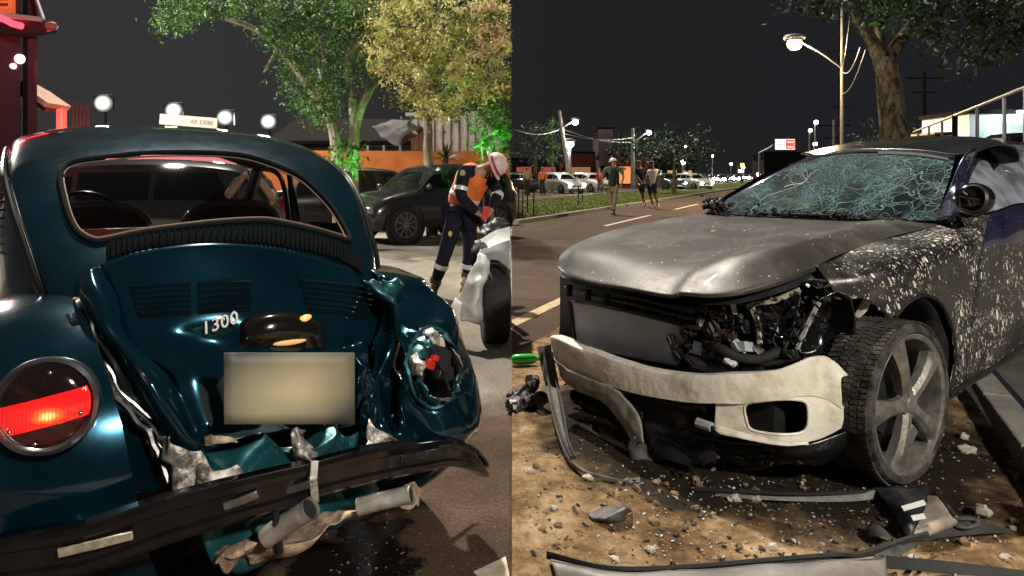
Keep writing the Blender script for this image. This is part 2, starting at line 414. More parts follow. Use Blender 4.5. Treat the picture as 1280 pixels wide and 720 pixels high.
# nose, windscreen pillars and floor, out of sight from here but part of the car
hood = MB().grid(patch([[(-.55, 2.80, .90), (-.3, 2.83, 1.0), (0, 2.82, 1.03), (.3, 2.83, 1.0), (.55, 2.80, .90)], [(-.50, 3.2, .80), (-.3, 3.2, .90), (0, 3.2, .94), (.3, 3.2, .90), (.5, 3.2, .80)], [(-.36, 3.6, .62), (-.2, 3.62, .72), (0, 3.63, .76), (.2, 3.62, .72), (.36, 3.6, .62)], [(-.26, 3.88, .36), (-.14, 3.92, .42), (0, 3.93, .44), (.14, 3.92, .42), (.26, 3.88, .36)]], 16, 18))
hood.build('front_bonnet', MT['teal'], beetle)
pil = MB()
for s in (-1, 1): pil.tube(spl([(s*.585, 2.42, 1.33), (s*.60, 2.62, 1.18), (s*.60, 2.82, .93)], 10), .035, 8)
pil.tube(spl([(-.585, 2.43, 1.33), (-.3, 2.50, 1.43), (0, 2.52, 1.45), (.3, 2.50, 1.43), (.585, 2.43, 1.33)], 16), .025, 8)
pil.build('windscreen_frame', MT['black'], beetle)
fl = MB().box((0, 2.0, .28), (1.1, 2.9, .08)).box((0, 2.75, .72), (1.12, .10, .45)); fl.build('floor_pan', MT['black'], beetle)
MB().box((0, .78, .72), (1.0, .03, .5)).build('bulkhead', MT['darkin'], beetle)
# seats and steering wheel seen through the rear window
def seat_back(pts, th, name='seat_back'):
    mb = MB(); f = spl(pts, 30)
    rows = [[p+V((0, dy, dz)) for p in f] for dy, dz in ((th, -.5), (th, -.03), (th*.7, 0), (th*.3, 0), (0, -.03), (0, -.5))]
    mb.grid(rows, flip=True); return mb.build(name, MT['redseat'], beetle)
seat_back([(-.56, 1.06, 1.07), (-.40, 1.06, 1.085), (0, 1.06, 1.08), (.40, 1.06, 1.085), (.56, 1.06, 1.07)], .12, 'rear_seat')
for sx in (-.30, .30):
    sb = seat_back([(sx-.24, 1.85, .90), (sx-.225, 1.85, 1.07), (sx-.14, 1.85, 1.13), (sx, 1.85, 1.145), (sx+.14, 1.85, 1.13), (sx+.225, 1.85, 1.07), (sx+.24, 1.85, .90)], .10, 'front_seat')
    MB().tube(spl([(sx-.235, 1.845, .92), (sx-.215, 1.845, 1.075), (sx-.13, 1.845, 1.135), (sx, 1.845, 1.15), (sx+.13, 1.845, 1.135), (sx+.215, 1.845, 1.075), (sx+.235, 1.845, .92)], 24), .012, 6).build('piping', mat('pale_piping', (.5, .45, .42), .5), sb)
MB().tube([V((-.30+.19*cos(a), 2.42+.05*sin(a), 1.02+.17*sin(a))) for a in [2*pi*i/28 for i in range(29)]], .011, 6, False).build('steering_wheel', MT['blackgloss'], beetle)
MT['matte_rubber'] = mat('matte_window_rubber', (.010, .010, .010), .9, spec=.05)
# rear window: rubber seal, glass, sticker
seal = MB().tube(BS.line(shrink(WIN_OUT, 2.5 if inpoly(*shrink(WIN_OUT, 2.5)[0], WIN_OUT) else -2.5), 90, True, .006)+BS.line(shrink(WIN_OUT, 2.5 if inpoly(*shrink(WIN_OUT, 2.5)[0], WIN_OUT) else -2.5), 90, True, .006)[:1], .0085, 10, False)
rwin = seal.build('rear_window', MT['matte_rubber'], beetle)
mg, nt, b_, N_, L_ = nodes('window_glass')
N_.remove(b_); tr_ = N_.new('ShaderNodeBsdfTransparent'); tr_.inputs[0].default_value = (.62, .64, .64, 1); gl_ = N_.new('ShaderNodeBsdfGlossy'); gl_.inputs['Roughness'].default_value = .02
fr_ = N_.new('ShaderNodeFresnel'); fr_.inputs[0].default_value = 1.6; mx_ = N_.new('ShaderNodeMixShader'); L_.new(fr_.outputs[0], mx_.inputs[0]); L_.new(tr_.outputs[0], mx_.inputs[1]); L_.new(gl_.outputs[0], mx_.inputs[2]); L_.new(mx_.outputs[0], N_['Material Output'].inputs[0])
MT['glass'] = mg
gm = shell_mb(nu=110); gm = cut(gm, FB, [], keep=WIN_OUT); gm2 = MB()
for f in gm.f:
    if all(gm.v[i][1] < 1.75 for i in f): gm2.f.append(f); gm2.m.append(0)
gm2.v = gm.v; gm2.build('pane', mg, rwin, weld=True)
rim_ = MB().tube(BS.line(shrink(WIN_IN, 2 if inpoly(*shrink(WIN_IN, 2)[0], WIN_IN) else -2), 90, True, .004), .0035, 6, False); rim_.build('seal_strip', mat('dull_trim_strip', (.10, .07, .055), .6, .3, spec=.1), rwin)
# slotted air intake under the window
up = BS.line([(133, 306), (181, 296), (242, 289), (300, 285), (340, 286), (380, 293), (415, 302), (440, 316), (455, 336)], 54, False, .004)
lo = BS.line([(133, 326), (181, 311), (242, 306), (300, 304), (340, 307), (380, 314), (415, 323), (438, 334), (452, 345)], 54, False, .002)
gb = MB().grid([up, lo]); MT['matte'] = mat('matte_black', (.006, .007, .008), 1., spec=0.)
grille = gb.build('air_intake', MT['matte'], beetle, thick=.004)
rb = []
rme = None
for a, c in list(zip(up, lo))[1:-1]:
    d = (c-a); mid = (a+c)/2
    o = MB().strip([a+V((0, -.006, .004)), mid+V((0, -.012, .004)), c+V((0, -.006, .004))], .0085, .010, up=(1, 0, 0)).build('intake_rib', MT['matte'], grille)
# ---------------- engine lid: folded up on its near side, dented in the middle
Lc = [(126, 331), (147, 372), (158, 416), (178, 440), (213, 471), (235, 515), (249, 547), (276, 556)]
Rc = [(478, 356), (484, 380), (478, 402), (470, 430), (462, 458), (455, 490), (451, 510), (447, 530)]
YL = [.60, .53, .47, .42, .36, .31, .27, .24]
rows = []
for k, (l, r, y) in enumerate(zip(Lc, Rc, YL)):
    row = []
    for j in range(9):
        t = j/8; px = l[0]+(r[0]-l[0])*t; py = l[1]+(r[1]-l[1])*t
        py -= (1-k/7)*38*sin(pi*t)**.8 * (1 if k == 0 else .75)*(1-k/9) if k < 5 else 0
        bow = -.055*sin(pi*t)*(1-k/12)
        if k in (3, 4) and 2 <= j <= 3: bow += .03
        if k == 5 and j == 2: bow += .035
        if k >= 5 and 5 <= j <= 6: bow += .018
        row.append(B(px, py, y+bow+(.05 if j == 8 else 0)))
    rows.append(row)
lid_rows = patch(rows, 72, 64)
lid_rows = dent(lid_rows, .022, 4.2, 3, mask=lambda p: min(1, max(0, (.84-p.z)*4)), ridge=True)
lid_mb = MB().grid(lid_rows)
LS = Surf(FB, lid_mb, .003)
lid = lid_mb.build('engine_lid', MT['teal'], beetle, thick=.006, offset=0)
Oc = [(97, 350), (99, 366), (112, 402), (124, 424), (152, 471), (183, 521), (217, 560), (249, 578)]
rows = []
for k, (o, l, y) in enumerate(zip(Oc, Lc, YL)):
    w = sin(pi*min(1, (k+1.2)/8)) 
    rows.append([B(o[0], o[1], y+.03), B(o[0]+(l[0]-o[0])*.18-2, o[1]+(l[1]-o[1])*.18-3, y-.02*w), B(o[0]*.5+l[0]*.5, o[1]*.5+l[1]*.5-4, y-.075*w), B(l[0]+(o[0]-l[0])*.12, l[1]+(o[1]-l[1])*.12, y-.03*w), B(l[0], l[1], y+.004)])
fm = MB().grid(dent(patch(rows, 24, 60), .006, 9, 4)); fm.build('folded_lid_edge', MT['teal'], lid, thick=.005, offset=0)
# louvres pressed into the lid, three banks
for x0, x1, yl, yr, n in ((163, 238, 360, 356, 6), (247, 313, 356, 353, 5), (374, 466, 352, 362, 6)):
    for k in range(n):
        dy = k*(40/n); ins = k*2.2 if x0 == 163 else (k*1.5 if x0 == 374 else 0)
        pts = LS.line([(x0+ins, yl+dy), ((x0+x1)/2+ins*.5, (yl+yr)/2+dy-1), (x1-(ins if x0 == 374 else 0), yr+dy)], 10, False, .004)
        if len(pts) > 3:
            o = MB().strip(pts, .013, .012, up=(0, -.5, .8)).build('louvre_slat', MT['teal'], lid)
            lowp = [q+V((0, -.001, -.013)) for q in pts]
            MB().strip(lowp, .019, .008, up=(0, -.5, .8)).build('louvre_slot', MT['matte'], o)
hl = LS.line([(385, 318), (415, 325), (440, 336), (462, 350)], 14, False, .004)
if len(hl) > 3: MB().tube(hl, .005, 6).build('lid_edge_bead', MT['teal'], lid)
# number-plate light housing: squashed dark glossy hood with a lit lens below
hc = LS.hit(352, 410, .02)
hs = MB(); rw = []
for k in range(13):
    t = k/12; px = 300+106*t
    top = LS.hit(px, 404-16*sin(pi*t)**.7+4*t, .006); mid_ = LS.hit(px, 412-10*sin(pi*t)+4*t, .055*sin(pi*t)**.5+.004); low = LS.hit(px, 424+4*t, .045*sin(pi*t)**.5+.004); bt = LS.hit(px, 434+3*t, .006)
    rw.append([top, mid_, low, bt])
hs.grid(patch(rw, 12, 30), flip=False); hsg = hs.build('plate_light_housing', mat('dark_housing', (.012, .010, .008), .15, .4, coat=.8), lid)
MB().ell(LS.hit(360, 432, .02), (.055, .012, .010), 14, 8).build('plate_light_lens', emit('warm_lens', (1., .55, .2), .25), hsg)
MB().ell(LS.hit(372, 407, .055), (.024, .012, .011), 12, 8, rot=(0, -.25, 0)).build('painted_highlight', mat('painted_highlight', (.8, .42, .12), .15, 0, coat=1., emis=(1, .5, .15), estr=.35), hsg)  # warm reflection on the housing, built as a small glowing oval
# chrome model figures on the lid
tx = bpy.data.curves.new('badge', 'FONT'); tx.body = '1300'; tx.size = .052; tx.extrude = .004; tx.bevel_depth = .0022; tx.shear = .25; tx.space_character = 1.05; tx.align_x = 'CENTER'; tx.align_y = 'CENTER'; tx.resolution_u = 4
tmp_ = bpy.data.objects.new('tmp', tx); tme = bpy.data.meshes.new_from_object(tmp_); bpy.data.objects.remove(tmp_); tme.materials.clear(); tme.materials.append(mat('worn_chrome_badge', (.17, .17, .18), .45, .8))
to = bpy.data.objects.new('badge_numerals', tme); link(to, lid)
pa = LS.hit(252, 412); pb = LS.hit(294, 398); pm = LS.hit(273, 405, .008)
xa = (pb-pa).normalized(); za = V((0, -1, .35)); za = (za-xa*za.dot(xa)).normalized(); ya = za.cross(xa)
to.matrix_local = Matrix.Translation(pm) @ Matrix((xa, ya, za)).transposed().to_4x4()
# blurred number plate (no characters can be read)
mpl, nt, b, N, L = nodes('smeared_plate'); tc = N.new('ShaderNodeTexCoord'); nz = N.new('ShaderNodeTexNoise'); nz.inputs['Scale'].default_value = 3.2; nz.inputs['Detail'].default_value = 1; L.new(tc.outputs['Generated'], nz.inputs['Vector'])
gr = N.new('ShaderNodeTexGradient'); gr.gradient_type = 'SPHERICAL'; mp_ = N.new('ShaderNodeMapping'); mp_.inputs['Location'].default_value = (-.5*1.15, 0, -.5*1.3); mp_.inputs['Scale'].default_value = (1.15, 0, 1.3)
L.new(tc.outputs['Generated'], mp_.inputs[0]); L.new(mp_.outputs[0], gr.inputs[0])
ad = N.new('ShaderNodeMath'); ad.operation = 'MULTIPLY_ADD'; L.new(nz.outputs[0], ad.inputs[0]); ad.inputs[1].default_value = .22; L.new(gr.outputs[0], ad.inputs[2])
rp = N.new('ShaderNodeValToRGB'); rp.color_ramp.elements[0].position = .38; rp.color_ramp.elements[1].position = 1.0; rp.color_ramp.elements[0].color = (.06, .06, .055, 1); rp.color_ramp.elements[1].color = (.46, .40, .25, 1)
L.new(ad.outputs[0], rp.inputs[0]); L.new(rp.outputs[0], b.inputs['Base Color']); b.inputs['Roughness'].default_value = .55
pc = [B(280, 441, .155), B(443, 441, .155), B(443, 530, .155), B(280, 530, .155)]
pr = patch([[pc[0], pc[1]], [pc[3], pc[2]]], 12, 6)
MB().grid(pr).build('number_plate', mpl, beetle, thick=.006)
# ---------------- fenders
def fender_mb(s, xin, rr, dmg=0, na=90, nt_=40, xo=.775, ro=.40):
    rows = []
    A = [-15, 30, 60, 90, 120, 150, 180, 196, 206] if not dmg else [-15, 30, 60, 90, 120, 150, 176, 184, 189]
    ri = spl([(r, 0, 0) for r in rr], na); xi = spl([(x, 0, 0) for x in xin], na); aa = spl([(a, 0, 0) for a in A], na)
    for k in range(na+1):
        th = R(aa[k].x); row = []
        for j in range(nt_+1):
            t = pi/2*j/nt_*1.0; n = 2.5
            x = xi[k].x+(xo-xi[k].x)*sin(t)**(2/n); r = ro+(ri[k].x-ro)*max(0, cos(t))**(2/n)
            row.append(V((s*x, .85+r*cos(th), .33+r*sin(th))))
        row.append(V((s*(xo-.03), .85+(ro-.02)*cos(th), .33+(ro-.02)*sin(th))))
        rows.append(row)
    if dmg: rows = dent(rows, dmg, 3.6, 9, mask=lambda p: max(0, min(1, (.75-p.y)*2.2)), ridge=True)
    return MB().grid(rows)
XIN = [.58, .56, .54, .52, .46, .40, .34, .28, .24]
RR = [.58, .60, .58, .585, .655, .70, .665, .62, .56]
lf = fender_mb(-1, XIN, RR); lf.build('fender', MT['teal'], beetle)['label'] = 'undamaged teal fender carrying the glowing tail light'
HOLE = [(508, 470), (511, 440), (520, 421), (536, 412), (552, 416), (563, 436), (569, 470), (562, 497), (545, 508), (525, 500)]
rf = fender_mb(1, XIN, RR, .06); RFS = Surf(FB, rf, .004); rf = cut(rf, FB, [HOLE])
rfo = rf.build('fender', MT['teal'], beetle, thick=.004); rfo['label'] = 'torn teal fender with an empty hole where its tail light was'
hr = RFS.line(HOLE, 40, True, .006); hr = [p+V((noise.noise(p*30)*.014, -abs(noise.noise(p*24))*.02, noise.noise(p*26)*.014)) for p in hr]
if len(hr) > 6: MB().tube(hr+hr[:1], .008, 6, False).build('torn_metal_edge', MT['teal_dull'], rfo)
MB().grid(patch([[B(500, 432, .74), B(532, 428, .70), B(575, 440, .70)], [B(500, 480, .66), B(535, 478, .58), B(575, 485, .62)], [B(500, 520, .60), B(535, 520, .54), B(575, 515, .58)]], 10, 10)).build('hole_dark_sheet', MT['black'], rfo)  # black sheet put inside the arch so the hole reads as shaded
# bits of the lost light
for (px, py, w, h, m, dy) in ((540, 456, .045, .035, 'r', .05), (546, 449, .03, .02, 'r', .05), (529, 474, .02, .035, 'b', .06), (553, 470, .03, .03, 'b', .06), (520, 492, .035, .02, 'b', .05)):
    p = RFS.b.ray_cast(*[q if i == 0 else q.normalized() for i, q in enumerate(FB.cast(px, py))])[0] or B(px, py, .4)
    MB().box(p+V((0, dy*.3, 0)), (w, .02, h), (.3*w*9, .4, .5)).build('broken_lamp_piece', mat('broken_red_lens', (.55, .03, .02), .2, 0, coat=.8) if m == 'r' else MT['black'], rfo, bevel=.003)
rdb = MB(); random.seed(3)
for k in range(9):
    p = B(578+random.uniform(-8, 8), 502+random.uniform(-26, 26), .40); rdb.box(p, (random.uniform(.015, .04), .012, random.uniform(.03, .08)), (random.uniform(-.6, .6), random.uniform(-.8, .8), random.uniform(-.6, .6)))
for k in range(12):
    a_ = 2*pi*k/12+.3*sin(k*5); q_ = int(k*len(hr)/12); p_ = hr[q_]; c_ = sum(hr, V())/len(hr); d_ = (c_-p_); l_ = .25+.5*abs(noise.noise(V((k*3.1, 0, 2)))); e_ = hr[(q_+3) % len(hr)]
    MB().grid(dent(patch([[p_, (p_+e_)/2, e_], [p_+d_*l_*.4+V((.0, -.03, 0)), (p_+e_)/2+d_*l_*.5+V((0, -.035, .01)), e_+d_*l_*.3+V((0, -.02, 0))], [p_+d_*l_*.6+V((0, -.05, .0)), (p_+e_)/2+d_*l_*.8+V((.01, -.055, 0)), e_+d_*l_*.5+V((0, -.03, .01))]], 6, 6), .012, 20, k, ridge=True)).build('torn_petal', MT['teal_dull'] if k % 3 else MT['steel'], rfo, thick=.003, angle=25)
rdb.build('hanging_red_shards', mat('red_shard', (.55, .05, .03), .3, coat=.5), rfo)
# inside of the holes: dark cavity behind the lid
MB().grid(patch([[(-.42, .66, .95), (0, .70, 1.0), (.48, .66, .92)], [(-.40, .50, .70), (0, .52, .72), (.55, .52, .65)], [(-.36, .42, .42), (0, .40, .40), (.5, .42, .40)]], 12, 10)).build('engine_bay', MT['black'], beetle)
# ---------------- glowing tail light
tlc = B(58, 507, .20); nrm = V((-.30, -1, .12)).normalized(); xa = V((1, 0, 0)); xa = (xa-nrm*xa.dot(nrm)).normalized(); ya = nrm.cross(xa)
TM = Matrix.Translation(tlc) @ Matrix((xa, ya, nrm)).transposed().to_4x4() @ Matrix.Rotation(R(9), 4, 'Z') @ Matrix.Scale(.94, 4)
tl = MB().lathe([(.118, -.05), (.124, .0), (.122, .012), (.113, .018), (.106, .010), (.104, 0)], 48, TM).build('tail_light', mat('dark_chrome', (.25, .25, .26), .2, .9), beetle)
def lens(y0, y1, m, name):
    mb = MB(); rws = []
    for i in range(13):
        y = y0+(y1-y0)*i/12; hw = sqrt(max(1e-5, .104**2-y*y)); rws.append([V((hw*(-1+2*j/20), y, .012+.030*sqrt(max(0, 1-((hw*(-1+2*j/20))**2+y*y)/.104**2)))) for j in range(21)])
    mb.grid(rws, M=TM); return mb.build(name, m, tl)
mred, nt, b, N, L = nodes('lit_red_lens'); tc = N.new('ShaderNodeTexCoord')
mp = N.new('ShaderNodeMapping'); mp.vector_type = 'POINT'; L.new(tc.outputs['Generated'], mp.inputs[0]); mp.inputs['Location'].default_value = (-1.25, 0, -1.05); mp.inputs['Scale'].default_value = (2.4, 0, 2.4)
g1 = N.new('ShaderNodeTexGradient'); g1.gradient_type = 'SPHERICAL'; L.new(mp.outputs[0], g1.inputs[0])
nz = N.new('ShaderNodeTexNoise'); nz.inputs['Scale'].default_value = 60; L.new(tc.outputs['Object'], nz.inputs['Vector'])
rp = N.new('ShaderNodeValToRGB'); e = rp.color_ramp.elements; e[0].position = 0; e[0].color = (.50, .004, .006, 1); e[1].position = 1.0; e[1].color = (1., .62, .20, 1); x = e.new(.62); x.color = (.75, .012, .010, 1); x = e.new(.86); x.color = (.95, .16, .02, 1)
ad = N.new('ShaderNodeMath'); ad.operation = 'MULTIPLY_ADD'; L.new(nz.outputs[0], ad.inputs[0]); ad.inputs[1].default_value = .25; L.new(g1.outputs[0], ad.inputs[2]); L.new(ad.outputs[0], rp.inputs[0])
b.inputs['Base Color'].default_value = (.45, .01, .01, 1); b.inputs['Roughness'].default_value = .12; b.inputs['Coat Weight'].default_value = 1
wv = N.new('ShaderNodeTexWave'); wv.bands_direction = 'X'; wv.inputs['Scale'].default_value = 42; L.new(tc.outputs['Object'], wv.inputs['Vector']); bpx = N.new('ShaderNodeBump'); bpx.inputs['Strength'].default_value = .5; bpx.inputs['Distance'].default_value = .004; L.new(wv.outputs[0], bpx.inputs['Height']); L.new(bpx.outputs[0], b.inputs['Normal'])
mlt = N.new('ShaderNodeMapRange'); L.new(wv.outputs[0], mlt.inputs['Value']); mlt.inputs['To Min'].default_value = .55; mlt.inputs['To Max'].default_value = .95; L.new(mlt.outputs[0], b.inputs['Emission Strength'])
L.new(rp.outputs[0], b.inputs['Emission Color'])
lens(.028, .102, mat('smoked_amber_lens', (.012, .006, .005), .08, 0, (.06, .024, .010), 7, coat=1., lo=.5, hi=.7), 'upper_lens')
lens(-.048, .026, mred, 'lit_lens'); lens(-.102, -.050, mat('dark_red_lens', (.03, .006, .006), .1, 0, (.06, .012, .01), 25, coat=1.), 'lower_lens')
sc_ = MB()
for a in (70, 205, 335, 250): sc_.ell(V((.088*cos(R(a)), .088*sin(R(a)), .034)), (.006, .006, .004), 8, 5, M=TM)
sc_.build('lens_screws', MT['chrome'], tl)
MB().ell(V((.012, -.008, -.0)), (.02, .02, .012), 12, 8, M=TM).build('bulb', emit('bulb', (1, .6, .25), 2), tl)
# ---------------- gasket band between the fender and the folded lid, torn sheet below it
Fe = [(76, 398), (84, 410), (98, 432), (112, 456), (147, 502), (186, 540), (203, 580), (216, 620)]
rows = [[B(f[0]-8, f[1]+4, .56-.045*k), B(f[0]*.6+o[0]*.4, f[1]*.6+o[1]*.4, .58-.045*k), B(o[0]+12, o[1], .66-.045*k)] for k, (f, o) in enumerate(zip(Fe, Oc))]
MB().grid(dent(patch(rows, 20, 60), .016, 14, 5)).build('torn_gasket_band', MT['black'], beetle)
fold = MB()
for q, (dx, dy, r) in enumerate(((0, 0, .010), (7, -4, .007), (14, -5, .006))):
    P = [B(x+dx+3*sin(i*2.1+q), y+dy, .50-.040*i) for i, (x, y) in enumerate(Fe)]
    fold.tube([p+V((noise.noise(p*25+V((q, 0, 0)))*.008, 0, noise.noise(p*25)*.006)) for p in spl(P, 50)], r, 7)
fold.build('loose_gasket', MT['blackgloss'], beetle)
def rag(name, rows, m, nu=24, nv=20, amp=.02, sc=14, seed=0, th=.003, parent=None):
    sc = sc*.62; amp = amp*1.15
    return MB().grid(dent(patch(rows, nu, nv), amp, sc, seed, ridge=True)).build(name, m, parent or beetle, thick=th, angle=25)
rag('crumpled_sheet', [[B(196, 545, .26), B(215, 552, .22), B(240, 566, .2)], [B(204, 575, .22), B(235, 580, .19), B(272, 582, .17)], [B(212, 600, .2), B(250, 600, .17), B(300, 590, .15)], [B(220, 622, .18), B(262, 612, .15), B(312, 594, .13)]], MT['steel'], amp=.022, sc=18, seed=2)
rag('crumpled_sheet', [[B(462, 528, .2), B(474, 532, .17), B(486, 540, .17)], [B(455, 552, .16), B(474, 552, .14), B(496, 556, .15)], [B(448, 568, .15), B(474, 566, .13), B(498, 560, .15)]], MT['steel'], amp=.018, sc=20, seed=5)
rag('rear_apron', [[B(249, 576, .24), B(300, 556, .22), B(345, 548, .23), B(395, 543, .22), B(452, 530, .24)], [B(250, 600, .20), B(300, 578, .16), B(345, 568, .20), B(395, 560, .15), B(456, 550, .2)], [B(240, 625, .17), B(300, 606, .15), B(350, 598, .14), B(400, 588, .16), B(460, 572, .17)], [B(240, 668, .14), B(300, 648, .15), B(360, 628, .14), B(410, 616, .15), B(465, 598, .16)], [B(262, 712, .12), B(310, 692, .14), B(368, 668, .14), B(420, 652, .15), B(470, 630, .17)]], MT['teal_dull'], 60, 50, .034, 9, 7)
rag('split_seam', [[B(366, 536, .15), B(374, 536, .14), B(382, 538, .15)], [B(368, 556, .13), B(377, 556, .11), B(388, 556, .13)], [B(374, 578, .12), B(384, 578, .1), B(396, 576, .12)]], MT['steel'], amp=.014, sc=30, seed=3)
rag('exposed_primer', [[B(254, 548, .19), B(272, 545, .17), B(292, 546, .18)], [B(256, 556, .18), B(276, 556, .16), B(298, 552, .18)]], MT['rust'], amp=.008, sc=30, seed=6)
# crumpled panel between the lid and the torn fender
rows = [[B(476, 352, .58), B(490, 350, .50), B(506, 366, .56), B(516, 384, .64)], [B(480, 385, .50), B(492, 388, .40), B(506, 396, .44), B(516, 412, .52)], [B(472, 425, .42), B(486, 425, .33), B(498, 432, .38), B(510, 440, .45)], [B(462, 462, .34), B(476, 464, .28), B(492, 468, .32), B(508, 474, .40)], [B(453, 500, .28), B(470, 502, .24), B(490, 506, .27), B(520, 506, .36)], [B(449, 532, .25), B(470, 534, .2), B(500, 536, .22), B(560, 530, .34)], [B(452, 556, .22), B(480, 560, .18), B(520, 556, .2), B(575, 548, .3)]]
rag('crushed_quarter_panel', rows, MT['teal'], 40, 60, .030, 8, 11)
rag('torn_flap', [[B(452, 352, .50), B(474, 354, .45), B(498, 349, .46)], [B(458, 362, .46), B(480, 370, .40), B(506, 384, .44)], [B(470, 378, .46), B(488, 388, .42), B(510, 392, .46)]], MT['teal_dull'], amp=.022, sc=16, seed=9)
rag('torn_flap', [[B(430, 436, .27), B(444, 430, .24), B(456, 440, .24)], [B(440, 470, .25), B(452, 466, .2), B(462, 470, .22)], [B(444, 510, .22), B(456, 500, .19), B(466, 505, .22)]], MT['teal'], amp=.02, sc=18, seed=13)
# ---------------- bumper: a channelled blade, split in the middle
def bumper_piece(pts, hs, name, n=60):
    P = spl(pts, n); H = spl([(h, 0, 0) for h in hs], n); rws = []
    sec = [(.55, .035), (.50, .008), (.40, .0), (.26, .0), (.20, .012), (-.20, .012), (-.26, .0), (-.40, .0), (-.50, .010), (-.55, .035)]
    for i, p in enumerate(P):
        t = (P[min(i+1, n)]-P[max(i-1, 0)]); t.z = 0; t = t.normalized(); q = V((-t.y, t.x, 0))
        rws.append([p+V((0, 0, a*H[i].x))+q*b for a, b in sec])
    return MB().grid(rws, flip=True).build(name, mat('black_bumper_paint', (.004, .004, .0045), .13, 0, (.009, .008, .008), 12, .04, coat=.35, spec=.35), beetle, thick=.004, angle=25)
yB = lambda px: .06 if px < 60 else 0
bl = bumper_piece([B(-70, 728, .14), B(0, 707, .09), B(60, 698, .05), B(111, 689, .03), B(213, 653, .0), B(320, 623, -.02), B(391, 605, -.02)], [.10, .106, .11, .112, .108, .10, .096], 'bumper')
br = bumper_piece([B(395, 602, .0), B(432, 592, .0), B(480, 581, .01), B(530, 573, .05), B(567, 568, .09), B(596, 574, .14), B(612, 588, .20)], [.090, .092, .094, .086, .078, .076, .045], 'bumper')
for (x0, y0, x1, y1, par, c) in ((72, 691, 166, 668, bl, (.62, .55, .40)), (279, 633, 322, 617, bl, (.5, .5, .5)), (352, 614, 388, 604, bl, (.25, .25, .26)), (500, 574, 566, 561, br, (.10, .10, .11))):
    a, b2 = B(x0, y0, .0 if x0 > 200 else .03), B(x1, y1, -.03 if x0 > 200 else .0)
    if par is br: a, b2 = B(x0, y0, -.01), B(x1, y1, .05)
    MB().strip([a+V((0, -.003, 0)), (a+b2)/2+V((0, -.006, 0)), b2+V((0, -.003, 0))], .021, .006, up=(0, 0, 1)).build('bumper_insert', mat('pale_bumper_insert', tuple(q*.8 for q in c), .22, .85 if x0 > 200 else .3, tuple(q*.3 for q in c), 30), par, bevel=.002)
MB().strip([B(393, 576, -.02), B(391, 600, -.035), B(394, 628, -.02)], .02, .008, up=(1, 0, 0)).build('split_bumper_edge', MT['steel'], bl)
MB().tube([B(340, 600, .0), B(344, 640, .0), B(350, 690, .04)], .010, 6).build('bumper_bracket', MT['black'], bl)
# ---------------- exhaust and the battered silencer
def pipe(pts, r, name='exhaust_pipe'):
    P = spl(pts, 14); d = (P[-1]-P[-2]).normalized()
    mb = MB().tube(P, r, 16, False); o = mb.build(name, MT['exhaust'], beetle)
    MB().tube([P[-1]-d*.05, P[-1]-d*.002], r*.86, 16, True).build('pipe_bore', MT['black'], o); 
    MB().tube([P[-1]-d*.004, P[-1]+d*.004], r*1.07, 16, False).build('pipe_lip', MT['exhaust'], o); return o
pipe([B(332, 672, .05), B(352, 659, .02), B(372, 646, -.02), B(388, 636, -.05)], .028)
pipe([B(448, 634, .06), B(470, 628, .03), B(495, 622, .0), B(514, 618, -.03)], .025)
rag('battered_silencer', [[B(300, 672, .18), B(352, 662, .16), B(410, 646, .15), B(462, 634, .16)], [B(300, 690, .10), B(356, 674, .06), B(414, 654, .06), B(465, 640, .1)], [B(304, 702, .12), B(362, 684, .1), B(420, 662, .1), B(462, 646, .14)]], MT['rust'], 40, 16, .03, 13, 4)
rag('bent_heat_shield', [[B(266, 694, .12), B(300, 676, .1), B(336, 662, .12)], [B(268, 704, .08), B(304, 690, .05), B(340, 668, .08)], [B(274, 710, .1), B(308, 700, .08), B(338, 680, .1)]], MT['rust'], amp=.02, sc=22, seed=8)
rag('bent_heat_shield', [[B(506, 606, .14), B(518, 604, .12), B(526, 612, .14)], [B(500, 634, .12), B(516, 634, .10), B(526, 630, .14)]], MT['rust'], amp=.012, sc=22, seed=18)
# ---------------- wheels
def beetle_wheel(x, y, s):
    t = MB().lathe([(.22, -.07), (.29, -.085), (.325, -.07), (.335, -.03), (.335, .03), (.325, .07), (.29, .085), (.22, .07)], 36, Matrix.Translation((x, y, .335)) @ Matrix.Rotation(R(90), 4, 'Y')).build('tyre', MT['rubber'], beetle)
    MB().lathe([(.0, .05), (.09, .06), (.14, .03), (.20, .045), (.225, .07), (.225, -.07), (0, -.05)], 28, Matrix.Translation((x, y, .335)) @ Matrix.Rotation(R(90)*s, 4, 'Y')).build('rim', MT['steelgrey'], t)
for x, y, s in ((-.64, .85, -1), (.64, .85, 1), (-.62, 3.25, -1), (.62, 3.25, 1)): beetle_wheel(x, y, s)
for s in (-1, 1):
    ff = fender_mb(s, [.30, .34, .42, .48, .52, .54, .56, .58, .58], [.66, .66, .62, .56, .56, .58, .6, .6, .56]); ff.v = [(v[0], v[1]+2.4, v[2]) for v in ff.v]; ff.build('fender', MT['teal'], beetle)
